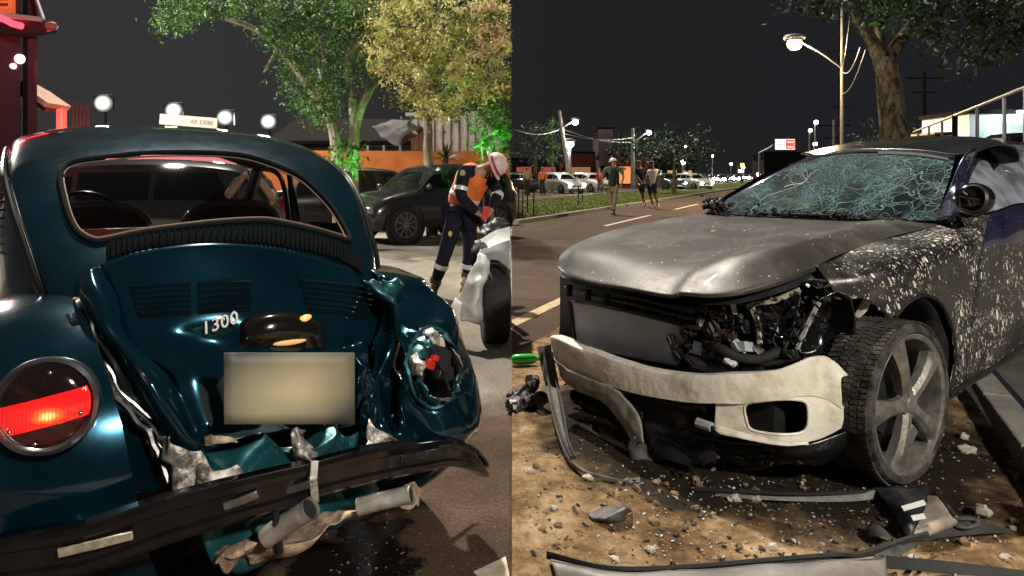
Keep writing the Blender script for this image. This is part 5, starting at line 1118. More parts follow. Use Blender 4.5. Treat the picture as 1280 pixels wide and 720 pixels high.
for q, (dz, rr2) in enumerate(((.012, .010), (.03, .005))):
    MB().strip(spl(lp([(684, 694-q*3, .05+dz), (760, 712-q*3, .07+dz), (850, 711-q*3, .08+dz), (950, 703-q*3, .09+dz), (1040, 696-q*3, .09+dz), (1078, 693, .09+dz), (1134, 675, .06+dz), (1160, 668, .05+dz)]), 70), rr2*2, .008, up=(0, .3, .9)).build('upper_lip', MT['rubber'], bcv)
for px, py in ((840, 708), (902, 704), (992, 698), (1036, 694)): MB().box(lp([(px, py, .10)])[0], (.014, .012, .03), (.3, .2, .4)).build('clip', MT['rubber'], bcv)
MB().strip(spl(lp([(1100, 702, .08), (1150, 706, .05), (1210, 712, .03), (1290, 722, .02)]), 24), .035, .008, up=(0, .6, .8)).build('torn_end_strip', MT['rubber'], bcv)
MB().strip(spl(lp([(1096, 700, .09), (1120, 690, .07), (1142, 676, .05)]), 14), .03, .006, up=(0, .8, .6)).build('torn_corner', MT['trimgrey'], bcv)
def lump(name, label, cat, px, py, r, m, seed, n=9, flat=.6):
    p = gnd(px, py); p.z = zd(p); random.seed(seed); mb = MB(); k = r*p.y/FPX
    for i in range(n): mb.ell((random.gauss(0, k*.35), random.gauss(0, k*.4), abs(random.gauss(k*.35, k*.25))), (k*random.uniform(.3, .6), k*random.uniform(.25, .5), k*random.uniform(.2, .4)*flat*1.6), 9, 7, rot=(random.random()*3, random.random()*3, 0), jit=.7, seed=seed*20+i)
    o = mb.build(name, m); o.location = p; return tag(o, label, cat)
lump('black_wreckage_lump', 'crumpled black bag-like lump of wreckage lying left of the hanging bumper rim', 'debris', 659, 512, 22, mat('glossy_black_bag', (.012, .011, .012), .3, 0, (.05, .04, .045), 25, .6), 3, 14, 1.0)
gp0 = gnd(652, 458); gr_ = MB()
gr_.lathe([(.0, 0), (.022, .004), (.034, .02), (.036, .06), (.036, .13), (.030, .155), (.014, .175), (.014, .20), (0, .20)], 14, Matrix.Rotation(R(90), 4, 'Y'))
go = gr_.build('green_bottle', mat('bright_green_plastic', (.05, .62, .08), .3, 0, coat=.4)); go.location = (gp0.x-.07, gp0.y, .045); go.rotation_euler = (0, 0, R(8)); tag(go, 'bright green plastic bottle lying on the soil by the road edge', 'bottle')
sp_ = thing('broken_plastic_shard', 'small grey curled shard of broken plastic on the sunlit soil in front of the saloon', 'car part', G(765, 645)); o_ = sp_.location.copy()
gp_([[(736, 644, .02), (755, 636, .04), (776, 628, .06)], [(742, 650, .02), (762, 648, .05), (784, 634, .08)], [(760, 653, .01), (776, 652, .02), (790, 638, .03)]], MT['trimgrey'], 'shell', sp_, .012, 16, 12, 20)
sp_ = thing('broken_lamp_shard', 'dark ragged lamp fragment lying under the fallen trim strip end', 'car part', G(1100, 668)); o_ = sp_.location.copy()
gp_([[(1080, 658, .02), (1096, 656, .04), (1108, 664, .03)], [(1088, 670, .02), (1104, 674, .04), (1116, 674, .02)]], MT['trimgrey'], 'shell', sp_, .012, 12, 10, 20)
blk = MB().box((0, 0, .13), (.34, .9, .30)).build('concrete_block', mat('warm_concrete', (.42, .36, .27), .85, 0, (.28, .24, .18), 6, .5, bscale=50), bevel=.03); blk.location = st(1.02, 2.62)+V((.0, 0, 0)); blk.rotation_euler = (0, 0, -A_); tag(blk, 'pale beige concrete block at the kerb right of the muddy saloon', 'block')

# ================================================================== people
def skin(name, J, bones, m, parent, rootk, lv=2):
    ks = []
    for a, c in bones:
        for k in (a, c):
            if k not in ks: ks.append(k)
    me = bpy.data.meshes.new(name); me.from_pydata([tuple(J[k][0]) for k in ks], [(ks.index(a), ks.index(c)) for a, c in bones], [])
    me.materials.append(m); o = bpy.data.objects.new(name, me); link(o, parent)
    md = o.modifiers.new('skin', 'SKIN'); md.use_smooth_shade = True
    for i, k in enumerate(ks):
        r = J[k][1]; me.skin_vertices[0].data[i].radius = r if isinstance(r, tuple) else (r, r)
        me.skin_vertices[0].data[i].use_root = (k == rootk)
    s_ = o.modifiers.new('smooth', 'SUBSURF'); s_.levels = lv; s_.render_levels = lv
    return o
FULL = [('pel', 'waist'), ('waist', 'chest'), ('chest', 'neck'), ('neck', 'head'), ('head', 'crown'), ('chest', 'shL'), ('shL', 'elL'), ('elL', 'wrL'), ('wrL', 'haL'), ('chest', 'shR'), ('shR', 'elR'), ('elR', 'wrR'), ('wrR', 'haR'), ('pel', 'hpL'), ('hpL', 'knL'), ('knL', 'anL'), ('anL', 'toL'), ('pel', 'hpR'), ('hpR', 'knR'), ('knR', 'anR'), ('anR', 'toR')]
RADK = 1.0
RAD = dict(pel=.115, waist=.11, chest=.13, neck=.05, head=.082, crown=.06, shL=.06, shR=.06, elL=.042, elR=.042, wrL=.03, wrR=.03, haL=.022, haR=.022, hpL=.085, hpR=.085, knL=.058, knR=.058, anL=.04, anR=.04, toL=.035, toR=.035)
def person(label, PX, Yd, skinm, shirt, trousers, shoes, hair, sleeves='short', legs='long', hat=None, group=None, face=None):
    W_ = {k: at(v[0], v[1], Yd+v[2]) for k, v in PX.items()}
    for k in ('toL', 'toR'): W_[k].z = max(.04, W_[k].z)
    base = V(((W_['anL'].x+W_['anR'].x)/2, (W_['anL'].y+W_['anR'].y)/2, 0))
    t = thing('person', label, 'person', base)
    J = {k: (W_[k]-base, RAD[k]) for k in W_}
    for a, e, h in (('elL', 'wrL', 'haL'), ('elR', 'wrR', 'haR')):
        if h not in J: d = (J[e][0]-J[a][0]).normalized(); J[h] = (J[e][0]+d*.07, RAD[h])
    if 'crown' not in J: d = (J['head'][0]-J['neck'][0]).normalized(); J['crown'] = (J['head'][0]+d*.085, RAD['crown'])
    skin('body', J, FULL, skinm, t, 'pel')
    g = lambda ks, add: {k: (J[k][0], J[k][1]+add) for k in ks}
    S_ = g(['pel', 'waist', 'chest', 'shL', 'shR', 'elL', 'elR', 'wrL', 'wrR', 'neck'], .022)
    S_['neck'] = (J['chest'][0].lerp(J['neck'][0], .6), .062)
    bs = [('pel', 'waist'), ('waist', 'chest'), ('chest', 'neck'), ('chest', 'shL'), ('chest', 'shR')]
    if sleeves == 'long': bs += [('shL', 'elL'), ('elL', 'wrL'), ('shR', 'elR'), ('elR', 'wrR')]
    else:
        for s in 'LR': S_['el'+s] = (J['sh'+s][0].lerp(J['el'+s][0], .75), .066); bs.append(('sh'+s, 'el'+s))
    skin('shirt', S_, bs, shirt, t, 'pel')
    T_ = g(['pel', 'hpL', 'hpR', 'knL', 'knR', 'anL', 'anR'], .020); bt_ = []
    for s in 'LR':
        bt_ += [('pel', 'hp'+s)]
        if legs == 'long': T_['an'+s] = (J['kn'+s][0].lerp(J['an'+s][0], .93), .062); bt_ += [('hp'+s, 'kn'+s), ('kn'+s, 'an'+s)]
        else: T_['kn'+s] = (J['hp'+s][0].lerp(J['kn'+s][0], .92), .085); bt_ += [('hp'+s, 'kn'+s)]
    T_['pel'] = (J['pel'][0], .142); skin('trousers' if legs == 'long' else 'shorts', T_, bt_, trousers, t, 'pel')
    for s in 'LR':
        a, b2 = J['an'+s][0], J['to'+s][0]; h = a.copy(); h.z = b2.z
        back = (h-b2); back.z = 0; back = back.normalized() if back.length > .01 else V((0, 1, 0))
        SH = {'a': (a+V((0, 0, .11 if legs == 'long' else -.0)), .070 if legs == 'long' else .05), 'b': (V((a.x, a.y, .055))+back*.02, .058), 'c': (V((b2.x, b2.y, .045)), .046)}
        skin('boot' if legs == 'long' else 'shoe', SH, [('a', 'b'), ('b', 'c')], shoes, t, 'b')
        # five fingers on each hand
        w, hnd = J['wr'+s][0], J['ha'+s][0]; d = (hnd-w).normalized(); q = d.orthogonal().normalized(); r2 = d.cross(q); fb = MB()
        fb.ell((w+hnd)/2+d*.02, (.042, .034, .022), 10, 7, rot=d.to_track_quat('X', 'Z').to_euler())
        for i, ln in enumerate((.055, .068, .072, .066, .052)):
            if i == 0: st_ = w+d*.02+q*.035; fb.tube([st_, st_+q*.022+d*.02, st_+q*.026+d*.045], [.010, .009, .007], 6)
            else:
                st_ = hnd+d*.012+q*(.034-.017*i); fb.tube([st_, st_+d*ln*.5-r2*.006, st_+d*ln*.85-r2*.026], [.009, .0085, .007], 6)
        fb.build('hand', skinm, t)
    hc = J['head'][0]; up = (J['crown'][0]-hc).normalized()
    fwd = V(face) if face else V((0, -1, 0)); fwd = (fwd-up*fwd.dot(up)).normalized(); sd = up.cross(fwd)
    hm_ = Matrix.Translation(hc+up*.02) @ Matrix((sd, fwd, up)).transposed().to_4x4()
    for nm_, c_, r_ in (('nose', (0, .095, 0), (.014, .022, .02)), ('mouth', (0, .082, -.045), (.028, .014, .009)), ('ear', (-.088, 0, 0), (.012, .022, .032)), ('ear', (.088, 0, 0), (.012, .022, .032))): MB().ell(c_, r_, 8, 6, hm_).build(nm_, skinm, t)
    for sx in (-1, 1): MB().ell((sx*.034, .084, .025), (.013, .008, .008), 8, 5, hm_).build('eye', MT['darkin'], t)
    if hair is not None:
        hb = MB(); rws = []
        for i in range(9):
            ph = R(90+8-(i/8)*98); rws.append([V((.102*cos(ph)*cos(a), .108*cos(ph)*sin(a)-.008, .112*sin(ph)+.015-(.03 if sin(a) < -.3 and i == 0 else 0))) for a in [2*pi*j/20 for j in range(21)]])
        hb.grid(rws, M=hm_); hb.build('hair', hair, t, thick=.012)
    return t, J, hm_, base
navy = mat('navy_cloth', (.010, .011, .022), .8, 0, (.022, .023, .038), 12, .4)
orange = mat('orange_vest', (.85, .20, .04), .7, 0, (.55, .13, .03), 9, .3)
refl = mat('reflective_tape', (.75, .76, .72), .35, .2, emis=(.9, .9, .85), estr=0.0)
brown = mat('brown_boots', (.10, .055, .030), .6, 0, (.08, .045, .025), 14)
PXW = dict(pel=(576, 268, 0), waist=(580, 248, -.03), chest=(592, 222, -.06), neck=(607, 211, -.10), head=(614, 209, -.13), crown=(622, 206, -.14), shL=(580, 214, -.22), elL=(575, 245, -.30), wrL=(596, 266, -.24), haL=(603, 270, -.20), shR=(608, 216, .12), elR=(623, 241, .08), wrR=(614, 263, -.06), haR=(609, 270, -.12), hpL=(569, 272, -.08), knL=(557, 315, -.10), anL=(544, 355, -.02), toL=(536, 367, -.10), hpR=(585, 273, .08), knR=(588, 314, .04), anR=(583, 346, .10), toR=(577, 357, .02))
wk, JW, HM, bw = person('rescue worker in navy uniform, orange vest and pink-white helmet bending over the grey wreck', PXW, 7.6, MT['skin'], navy, navy, brown, None, 'long', face=(.55, -.3, -.75))
for k in JW: pass
VJ = {'pel': (JW['waist'][0].lerp(JW['pel'][0], .45), .165), 'waist': (JW['waist'][0], .170), 'chest': (JW['chest'][0], .19), 'neck': (JW['chest'][0].lerp(JW['neck'][0], .55), .085)}
_vp = spl([JW['waist'][0].lerp(JW['pel'][0], .30), JW['waist'][0], JW['waist'][0].lerp(JW['chest'][0], .5), JW['chest'][0], JW['chest'][0].lerp(JW['neck'][0], .62)], 24); MB().tube(_vp, [r_.x for r_ in spl([(.158, 0, 0), (.165, 0, 0), (.172, 0, 0), (.178, 0, 0), (.105, 0, 0)], 24)], 22).build('safety_vest', orange, wk)
def band(a, c, t, r, w, par, name='reflective_band'):
    p = a.lerp(c, t); d = (c-a).normalized()
    M_ = Matrix.Translation(p) @ d.to_track_quat('Z', 'Y').to_matrix().to_4x4()
    return MB().lathe([(r, -w), (r+.003, 0), (r, w)], 18, M_).build(name, refl, par)
band(JW['waist'][0], JW['chest'][0], .12, .168, .022, wk); band(JW['knL'][0], JW['anL'][0], .42, .080, .026, wk); band(JW['knR'][0], JW['anR'][0], .55, .078, .026, wk)
band(JW['shL'][0], JW['elL'][0], .72, .068, .022, wk); band(JW['elR'][0], JW['wrR'][0], .12, .062, .026, wk)
hb = MB(); hb.lathe([(.150, -.005), (.128, .006), (.126, .04), (.112, .085), (.08, .122), (.04, .138), (0, .142)], 24, HM @ Matrix.Translation((0, -.01, .015)))
hb.lathe([(.128, .006), (.165, -.004), (.166, -.010), (.126, -.004)], 24, HM @ Matrix.Translation((0, -.01, .015)))
hb.build('helmet', mat('pinkish_white_helmet', (.78, .64, .62), .35, 0, (.72, .50, .50), 6, coat=.3), wk)
MB().lathe([(.1275, .010), (.131, .014), (.1295, .030), (.126, .034)], 24, HM @ Matrix.Translation((0, -.01, .015))).build('helmet_band', mat('dark_red_band', (.30, .02, .03), .5), wk)
MB().strip([HM @ V((-.10, .06, .02)), HM @ V((-.07, .08, -.07)), HM @ V((0, .085, -.115)), HM @ V((.07, .08, -.07)), HM @ V((.10, .06, .02))], .018, .006, up=HM.to_3x3() @ V((0, 1, 0))).build('chin_strap', MT['black'], wk)
MB().strip([HM @ V((0, .05, .12)), HM @ V((0, 0, .158)), HM @ V((0, -.09, .13))], .03, .01, up=HM.to_3x3() @ V((1, 0, 0))).build('helmet_crest', mat('red_crest', (.5, .03, .03), .4), wk)
MB().ell(JW['shL'][0]+V((-.01, -.075, -.02)), (.030, .008, .034), 12, 7).build('sleeve_badge', mat('pale_green_badge', (.35, .38, .16), .6), wk)
MB().ell(JW['hpL'][0].lerp(JW['knL'][0], .45)+V((0, -.088, 0)), (.022, .008, .03), 10, 6).build('leg_badge', mat('yellow_badge', (.6, .5, .1), .6), wk)
MB().strip([JW['pel'][0]+V((-.11, -.05, .05)), JW['pel'][0]+V((-.13, -.08, -.04)), JW['hpL'][0]+V((-.06, -.06, -.1))], .06, .04, up=(0, 1, 0)).build('belt_pouch', navy, wk)
ph = MB().box((0, 0, 0), (.075, .012, .145)).build('phone', mat('red_phone', (.75, .07, .09), .35, 0, coat=.3), bevel=.006); ph.location = at(607, 266, 7.36); ph.rotation_euler = (.5, .1, .3); tag(ph, 'red phone held in the hands of the bending rescue worker', 'phone')
grey_t = mat('dark_grey_tshirt', (.035, .037, .042), .85, 0, (.06, .062, .07), 10); jeans = mat('pale_jeans', (.20, .22, .26), .85, 0, (.13, .15, .19), 12)
hairb = mat('dark_hair', (.012, .010, .009), .6)
person('bystander in dark grey with raised arms seen through the teal car windows', dict(pel=(312, 288, 0), waist=(313, 268, 0), chest=(314, 242, 0), neck=(313, 222, 0), head=(311, 205, -.04), shL=(296, 231, 0), elL=(284, 246, -.12), wrL=(302, 224, -.25), shR=(333, 232, 0), elR=(341, 248, -.12), wrR=(322, 222, -.25), hpL=(304, 292, 0), knL=(300, 338, -.02), anL=(298, 378, .03), toL=(294, 387, -.1), hpR=(322, 292, 0), knR=(324, 338, -.02), anR=(326, 378, .03), toR=(330, 387, -.1)), 6.9, MT['skin'], grey_t, jeans, MT['black'], hairb, face=(.2, -1, 0))
khaki = mat('khaki_trousers', (.34, .27, .18), .85, 0, (.25, .2, .13), 12, .2); dkvest = mat('dark_green_vest', (.010, .022, .018), .7, 0, (.02, .03, .026), 10)
cop, JC, HC, bc = person('officer in dark vest, khaki trousers and white cap walking beside the median', dict(pel=(765, 234, 0), waist=(766, 226, 0), chest=(767, 213, 0), neck=(767, 206, 0), head=(766.5, 203.5, 0), shL=(757.5, 211, 0), elL=(752.5, 221, .05), wrL=(753.5, 231, -.05), shR=(776, 211, 0), elR=(779.5, 221, -.05), wrR=(776.5, 231, -.15), hpL=(761.5, 236, 0), knL=(764, 250, .05), anL=(767, 262, .15), toL=(768, 266, .05), hpR=(770, 236, 0), knR=(769, 250, -.1), anR=(766, 264, -.05), toR=(765, 268, -.15)), 23.4, MT['skin'], mat('grey_green_shirt', (.14, .15, .12), .8), khaki, MT['black'], hairb, face=(.3, .9, 0))
skin('vest', {'pel': (JC['pel'][0], .15), 'waist': (JC['waist'][0], .155), 'chest': (JC['chest'][0], .178), 'neck': (JC['chest'][0].lerp(JC['neck'][0], .5), .10)}, [('pel', 'waist'), ('waist', 'chest'), ('chest', 'neck')], dkvest, cop, 'waist')
MB().lathe([(.0, .11), (.07, .10), (.112, .06), (.116, .02), (.15, .012), (.15, .006), (.11, .004)], 18, HC @ Matrix.Translation((0, 0, .03))).build('cap', MT['white'], cop)
person('man in a white T-shirt and dark blue shorts walking beside the median', dict(pel=(814, 232, 0), waist=(815, 226, 0), chest=(817, 216, 0), neck=(816, 208.5, 0), head=(815, 205.5, 0), shL=(810.5, 214, -.1), elL=(810, 222, -.1), wrL=(812, 229, -.15), shR=(822.5, 214, .1), elR=(824, 223, .1), wrR=(823, 231, .0), hpL=(811.5, 233, 0), knL=(813, 245, .05), anL=(816, 256, .1), toL=(812, 260, 0), hpR=(817.5, 233, 0), knR=(819, 244, -.05), anR=(822, 254, 0), toR=(818, 259, -.1)), 27.5, MT['skin2'], MT['white'], mat('blue_shorts', (.03, .04, .09), .8), MT['white'], hairb, legs='short', face=(-.4, .8, 0))
person('man in a dark navy T-shirt and black shorts walking left of the man in white', dict(pel=(802, 229, 0), waist=(801, 223, 0), chest=(800, 214, 0), neck=(799.5, 208, 0), head=(799, 205, 0), shL=(795.5, 212.5, -.1), elL=(797, 221, -.1), wrL=(801, 227, -.2), shR=(805, 213, .1), elR=(807, 221, .1), wrR=(806, 228, 0), hpL=(799.5, 231, 0), knL=(802, 242, .05), anL=(806, 252, .1), toL=(808, 256, 0), hpR=(804, 231, 0), knR=(804, 242, -.05), anR=(804, 252, 0), toR=(801, 256, -.1)), 29.5, MT['skin2'], navy, MT['black'], MT['white'], hairb, legs='short', face=(.4, .8, 0))
for lb, px, py, Yd, sh, tr_ in (('far bystander in an orange top beside the pale car with lit headlamps', 678, 241, 47, orange, MT['black']), ('far bystander in a pale shirt standing near the thin median posts', 659, 242, 46, khaki, MT['black']), ('far bystander in a red top standing between the parked cars across the road', 750, 240, 50, mat('red_top', (.35, .04, .03), .8), MT['black'])):
    s_ = FPX/Yd; f = lambda dx, h: (px+dx*s_, HORIZ+(HCAM-h)*s_, 0)
    person(lb, dict(pel=f(0, .95), waist=f(0, 1.1), chest=f(0, 1.35), neck=f(0, 1.5), head=f(0, 1.62), shL=f(-.2, 1.42), elL=f(-.25, 1.15), wrL=f(-.2, .95), shR=f(.2, 1.42), elR=f(.26, 1.15), wrR=f(.2, .95), hpL=f(-.1, .92), knL=f(-.1, .5), anL=f(-.1, .1), toL=f(-.1, .03), hpR=f(.1, .92), knR=f(.1, .5), anR=f(.12, .1), toR=f(.12, .03)), Yd, MT['skin'], sh, tr_, MT['black'], hairb, 'long')
# ================================================================== other cars
def carpaint(name, c, coat=.8, metal=.3): return mat(name, c, .25, metal, coat=coat)
HEAD_ON = emit('lit_headlamp', (1., .93, .78), 120.0); TAIL_ON = emit('lit_rear_lamp', (1., .05, .03), 5.0)
CLEAR = mat('clear_lamp', (.35, .36, .38), .1, .6, coat=1.); REDL = mat('red_lamp', (.25, .01, .01), .15, coat=1.)
def hatch(name, label, cat, loc, yaw, paint, L=3.9, W=1.68, H=1.5, lit=False, group=None, suv=False, rimm=None):
    """x right, y forward, origin on the ground at the middle."""
    t = thing(name, label, cat, loc, R(yaw), group); h2 = L/2; w = W/2; gc = .30 if suv else .2
    S_ = [(-1.0, .50, .78, .86, .80), (-.97, .34, .95, 1.02, .90), (-.88, gc, 1.0, 1.30, .95), (-.72, gc, 1.0, H-.05, 1.0), (-.35, gc, .98, H, 1.0), (.02, gc, .97, H-.03, 1.0), (.22, gc, .96, H-.17, 1.0), (.42, gc, .94, 1.02, 1.0), (.60, gc, .90, .96, 1.0), (.82, gc, .82, .86, .95), (.95, .26, .70, .74, .86), (1.0, .40, .60, .64, .74)]
    k_ = H/1.5; rings = []
    for (y, zb, zl, zt, ww) in S_:
        zl *= k_; zt = zt if zt > 1.2 else zt*k_
        cab = max(0, (zt-zl)); wt = w*ww*(.97-.30*min(1, cab/.5)*.75) if cab > .12 else w*ww*.86
        rings.append([V((s*x, y*h2, z)) for s, x, z in ((-1, w*ww*.0, zb-.02), (-1, w*ww*.90, zb), (-1, w*ww*.985, zb+.12), (-1, w*ww, (zb+zl)/2+.05), (-1, w*ww*.985, zl-.06), (-1, w*ww*.94, zl), (-1, wt, zl+(zt-zl)*.88), (-1, wt*.82, zt), (1, 0, zt+.015), (1, wt*.82, zt), (1, wt, zl+(zt-zl)*.88), (1, w*ww*.94, zl), (1, w*ww*.985, zl-.06), (1, w*ww, (zb+zl)/2+.05), (1, w*ww*.985, zb+.12), (1, w*ww*.90, zb), (1, 0, zb-.02))])
    nv = 44; cols = [spl([r[j] for r in rings], nv) for j in range(17)]
    rows = [[cols[j][i] for j in range(17)] for i in range(nv+1)]
    mb = MB().grid(rows, flip=True); mb.add(rows[0], [tuple(range(17))]); mb.add(rows[-1], [tuple(range(17))[::-1]])
    mb.build('body', paint, t, angle=35)
    BV = BVHTree.FromPolygons([V(v) for v in mb.v], mb.f)
    def onside(s, y, z, lift=.006):
        h = BV.ray_cast(V((s*2, y, z)), V((-s, 0, 0))); return h[0]+V((s*lift, 0, 0)) if h[0] else V((s*w, y, z))
    def onfront(d, x, z, lift=.006):
        h = BV.ray_cast(V((x, d*4, z)), V((0, -d, 0))); return h[0]+V((0, d*lift, 0)) if h[0] else V((x, d*h2, z))
    zb_ = 1.0*k_
    for s in (-1, 1):
        for (ya, yb, ta, tb) in ((-.80, -.40, -.72, -.40), (-.37, .00, -.37, .00), (.03, .38, .03, .17)):
            q = [[onside(s, (ya+(yb-ya)*i/6)*h2, zb_+.03) for i in range(7)], [onside(s, ((ya+ta)/2+((yb+tb)/2-(ya+ta)/2)*i/6)*h2, (zb_+H-.14)/2+.02) for i in range(7)], [onside(s, (ta+(tb-ta)*i/6)*h2, H-.15-(.05 if tb > .1 else 0)) for i in range(7)]]
            MB().grid(q).build('side_window', MT['glassdark'], t)
        m_ = MB().ell((s*(w+.07), .36*h2, zb_+.06), (.09, .05, .065), 10, 7).build('door_mirror', paint, t)
        for ya in (-.18, .17): MB().strip([onside(s, (ya-.07)*h2, zb_-.10, .012), onside(s, ya*h2, zb_-.10, .016)], .025, .02).build('door_handle', paint, t)
        for ya in (-.385, .015): MB().strip([onside(s, ya*h2, z, .003) for z in (zb_, .75, .5, .36)], .012, .004, up=(0, 1, 0)).build('door_seam', MT['black'], t)
    for d, z0, z1 in ((1, 1.02*k_, H-.15), (-1, 1.06*k_, H-.14)):
        q = [[onfront(d, x*w*(.78-.1*i/4), z0+(z1-z0)*i/4) for x in (-1, -.5, 0, .5, 1)] for i in range(5)]
        MB().grid(q).build('windscreen' if d > 0 else 'rear_window', MT['glassdark'], t)
    for s in (-1, 1):
        c = onfront(1, s*w*.66, .64*k_, .01); hl_ = MB().ell(c, (.17, .07, .07), 14, 8, rot=(0, s*.15, s*-.35)).build('headlamp', CLEAR, t)
        if lit: MB().ell(c+V((0, .07, 0)), (.12, .06, .085), 10, 7).build('bulb', HEAD_ON, hl_)
        c = onfront(-1, s*w*.74, .88*k_, .005); MB().ell(c, (.08, .05, .15), 10, 8).build('tail_lamp', REDL, t)
    MB().box(onfront(1, 0, .52*k_, .0), (.9, .04, .14)).build('grille', MT['black'], t, bevel=.02)
    MB().box(onfront(1, 0, .34*k_, .01), (1.2, .06, .10)).build('bumper_intake', MT['black'], t, bevel=.02)
    MB().box(onfront(1, 0, .42*k_, .02), (.40, .012, .13)).build('number_plate', MT['white'], t)
    MB().box(onfront(-1, 0, .60*k_, .01), (.40, .012, .13)).build('number_plate', MT['white'], t)
    r = .36 if suv else .31
    for s in (-1, 1):
        for yy_ in (.62, -.62):
            Mw = Matrix.Translation((s*(w-.005), yy_*h2, r)) @ Matrix.Rotation(R(90)*s, 4, 'Y')
            MB().lathe([(r+.06, -.06), (r+.065, .004), (r+.02, .006), (r+.02, -.02), (0, -.02)], 28, Mw).build('wheel_arch', MT['black'], t)
            ty = MB().lathe([(r*.66, -.02), (r*.72, .02), (r*.93, .02), (r, -.01), (r, -.17), (r*.9, -.18)], 30, Mw).build('tyre', MT['rubber'], t)
            rim = MB().lathe([(r*.68, .012), (r*.64, .016), (r*.60, -.02)], 28, Mw)
            for k in range(10): rim.box((r*.36, 0, .004), (r*.56, .024, .02), None, 0, Mw @ Matrix.Rotation(2*pi*k/10, 4, 'Z'))
            rim.lathe([(0, .018), (r*.14, .014), (r*.16, -.02)], 14, Mw); rim.build('rim', rimm or MT['steelgrey'], ty)
    return t
def pxl(px, Yd): return V(((px-640)/FPX*Yd, Yd, 0))
dark1 = carpaint('charcoal_car_paint', (.035, .037, .041)); blk = carpaint('black_car_paint', (.007, .007, .008)); wht = carpaint('white_car_paint', (.48, .48, .47), .6, 0); slv = carpaint('silver_car_paint', (.10, .10, .11), .6, .5)
hatch('parked_hatchback', 'charcoal parked hatchback behind the rescue worker, nose toward the teal car', 'car', pxl(537, 14.6), 131, dark1, 3.5, 1.66, 1.5, suv=True, rimm=MT['steelgrey'])
hatch('parked_black_car', 'black parked car between the teal car and the charcoal hatchback below the twin trunks', 'car', pxl(405, 17.0), 112, blk, 3.9, 1.7, 1.46, rimm=MT['steelgrey'])
hatch('parked_dark_car', 'dark car standing in front of the pink-lit wall, seen through the teal car windows', 'car', pxl(128, 8.6), 100, dark1, 4.0, 1.7, 1.46)
TR = [(702, 51, 208, wht, True, 'pale hatchback with lit headlamps across the grass median behind the thin stakes'), (738, 55, 208, wht, False, 'white car parked just right of the lit pale hatchback across the median'), (655, 54, 300, dark1, False, 'dark car parked across the median left of the orange-topped bystander'), (866, 64, 203, wht, True, 'white van-like car with lit headlamps beyond the small tree on the median'), (832, 62, 203, slv, True, 'silver car with lit headlamps in the queue beyond the walking men')]
for px, Yd, yw, pm, lit, lb in TR: hatch('parked_car' if not lit else 'oncoming_car', lb, 'car', pxl(px, Yd), yw, pm, 4.0, 1.7, 1.48, lit)
far_proto = None
for i, (n, t) in enumerate(((-15.4, 84), (-18.4, 92), (-15.4, 104), (-18.6, 112), (-15.2, 125), (-18.5, 138), (-15.3, 150), (-18.4, 165), (-15.4, 185), (-18.6, 205))):
    if far_proto is None:
        far_proto = hatch('oncoming_car', 'distant oncoming car with glaring headlamps in the queue down the avenue', 'car', st(n, t), 180-23.2, slv, 4.0, 1.7, 1.48, True, 'oncoming cars far down the avenue'); 
    else:
        c = copy_tree(far_proto); c.location = st(n, t)
def grow(o):
    for ch in o.children:
        if ch.name.startswith('bulb') and ch.data.name not in grown:
            me = ch.data; cc = sum((v.co for v in me.vertices), V())/len(me.vertices); grown.add(me.name)
            for v in me.vertices: v.co = cc+(v.co-cc)*2.6
        grow(ch)
grown = set(); grow(far_proto)
# the pale wrecked car at the seam: only its smashed front corner shows
FW = Frame(-.30, 5.9, 140)
wreck = thing('pale_wrecked_car', 'smashed front corner of a pale grey car with torn white bumper beside the rescue worker', 'car', FW.loc, FW.yaw)
Wp = lambda px, py, Yd: FW.I @ at(min(px, 638), py, Yd)
pale = mat('pale_grey_car_paint', (.52, .54, .54), .3, .1, (.45, .47, .47), 5, coat=.5)
def wrg(name, rows, m, amp=.008, nu=24, nv=20, sc=9, th=.004, seed=1): return MB().grid(dent(patch([[Wp(*q) for q in r] for r in rows], nu, nv), amp, sc, seed)).build(name, m, wreck, thick=th)
wrg('bonnet', [[(600, 300, 5.75), (618, 289, 5.9), (638, 283, 6.1)], [(606, 304, 5.6), (622, 296, 5.7), (638, 291, 5.8)], [(612, 312, 5.5), (626, 306, 5.55), (638, 304, 5.55)]], pale, .004)
wrg('front_wing', [[(600, 312, 5.6), (614, 308, 5.5), (628, 303, 5.45), (638, 300, 5.4)], [(598, 322, 5.58), (612, 316, 5.46), (626, 315, 5.40), (638, 320, 5.36)], [(600, 330, 5.58), (607, 326, 5.48), (621, 325, 5.42), (638, 338, 5.36)]], pale, .004)
wrg('torn_bumper', [[(599, 316, 5.55), (606, 318, 5.50), (612, 326, 5.46)], [(588, 340, 5.45), (598, 342, 5.36), (610, 346, 5.42)], [(580, 362, 5.40), (596, 362, 5.30), (606, 372, 5.40)], [(572, 380, 5.38), (590, 384, 5.28), (602, 396, 5.36)], [(575, 402, 5.40), (588, 404, 5.34), (598, 404, 5.38)]], mat('torn_white_plastic', (.62, .63, .62), .5, 0, (.40, .41, .41), 9, .1), .035, 20, 28, 8)
wrg('loose_bumper_flap', [[(570, 372, 5.35), (578, 378, 5.32)], [(562, 388, 5.30), (576, 392, 5.28)], [(556, 400, 5.30), (574, 404, 5.30)]], mat('torn_white_plastic_flap', (.66, .64, .58), .5), .012, 10, 10)
wrg('crushed_inner_panel', [[(594, 300, 5.9), (606, 296, 5.9), (616, 300, 5.8)], [(588, 322, 5.8), (602, 326, 5.7), (612, 330, 5.6)], [(596, 360, 5.7), (606, 362, 5.6), (614, 366, 5.55)]], MT['black'], .03, 16, 16, 10)
wrg('engine_rubble', [[(600, 284, 6.0), (614, 276, 6.1), (630, 272, 6.2)], [(602, 296, 5.9), (616, 290, 5.95), (636, 284, 6.1)]], MT['black'], .03, 16, 10, 14)
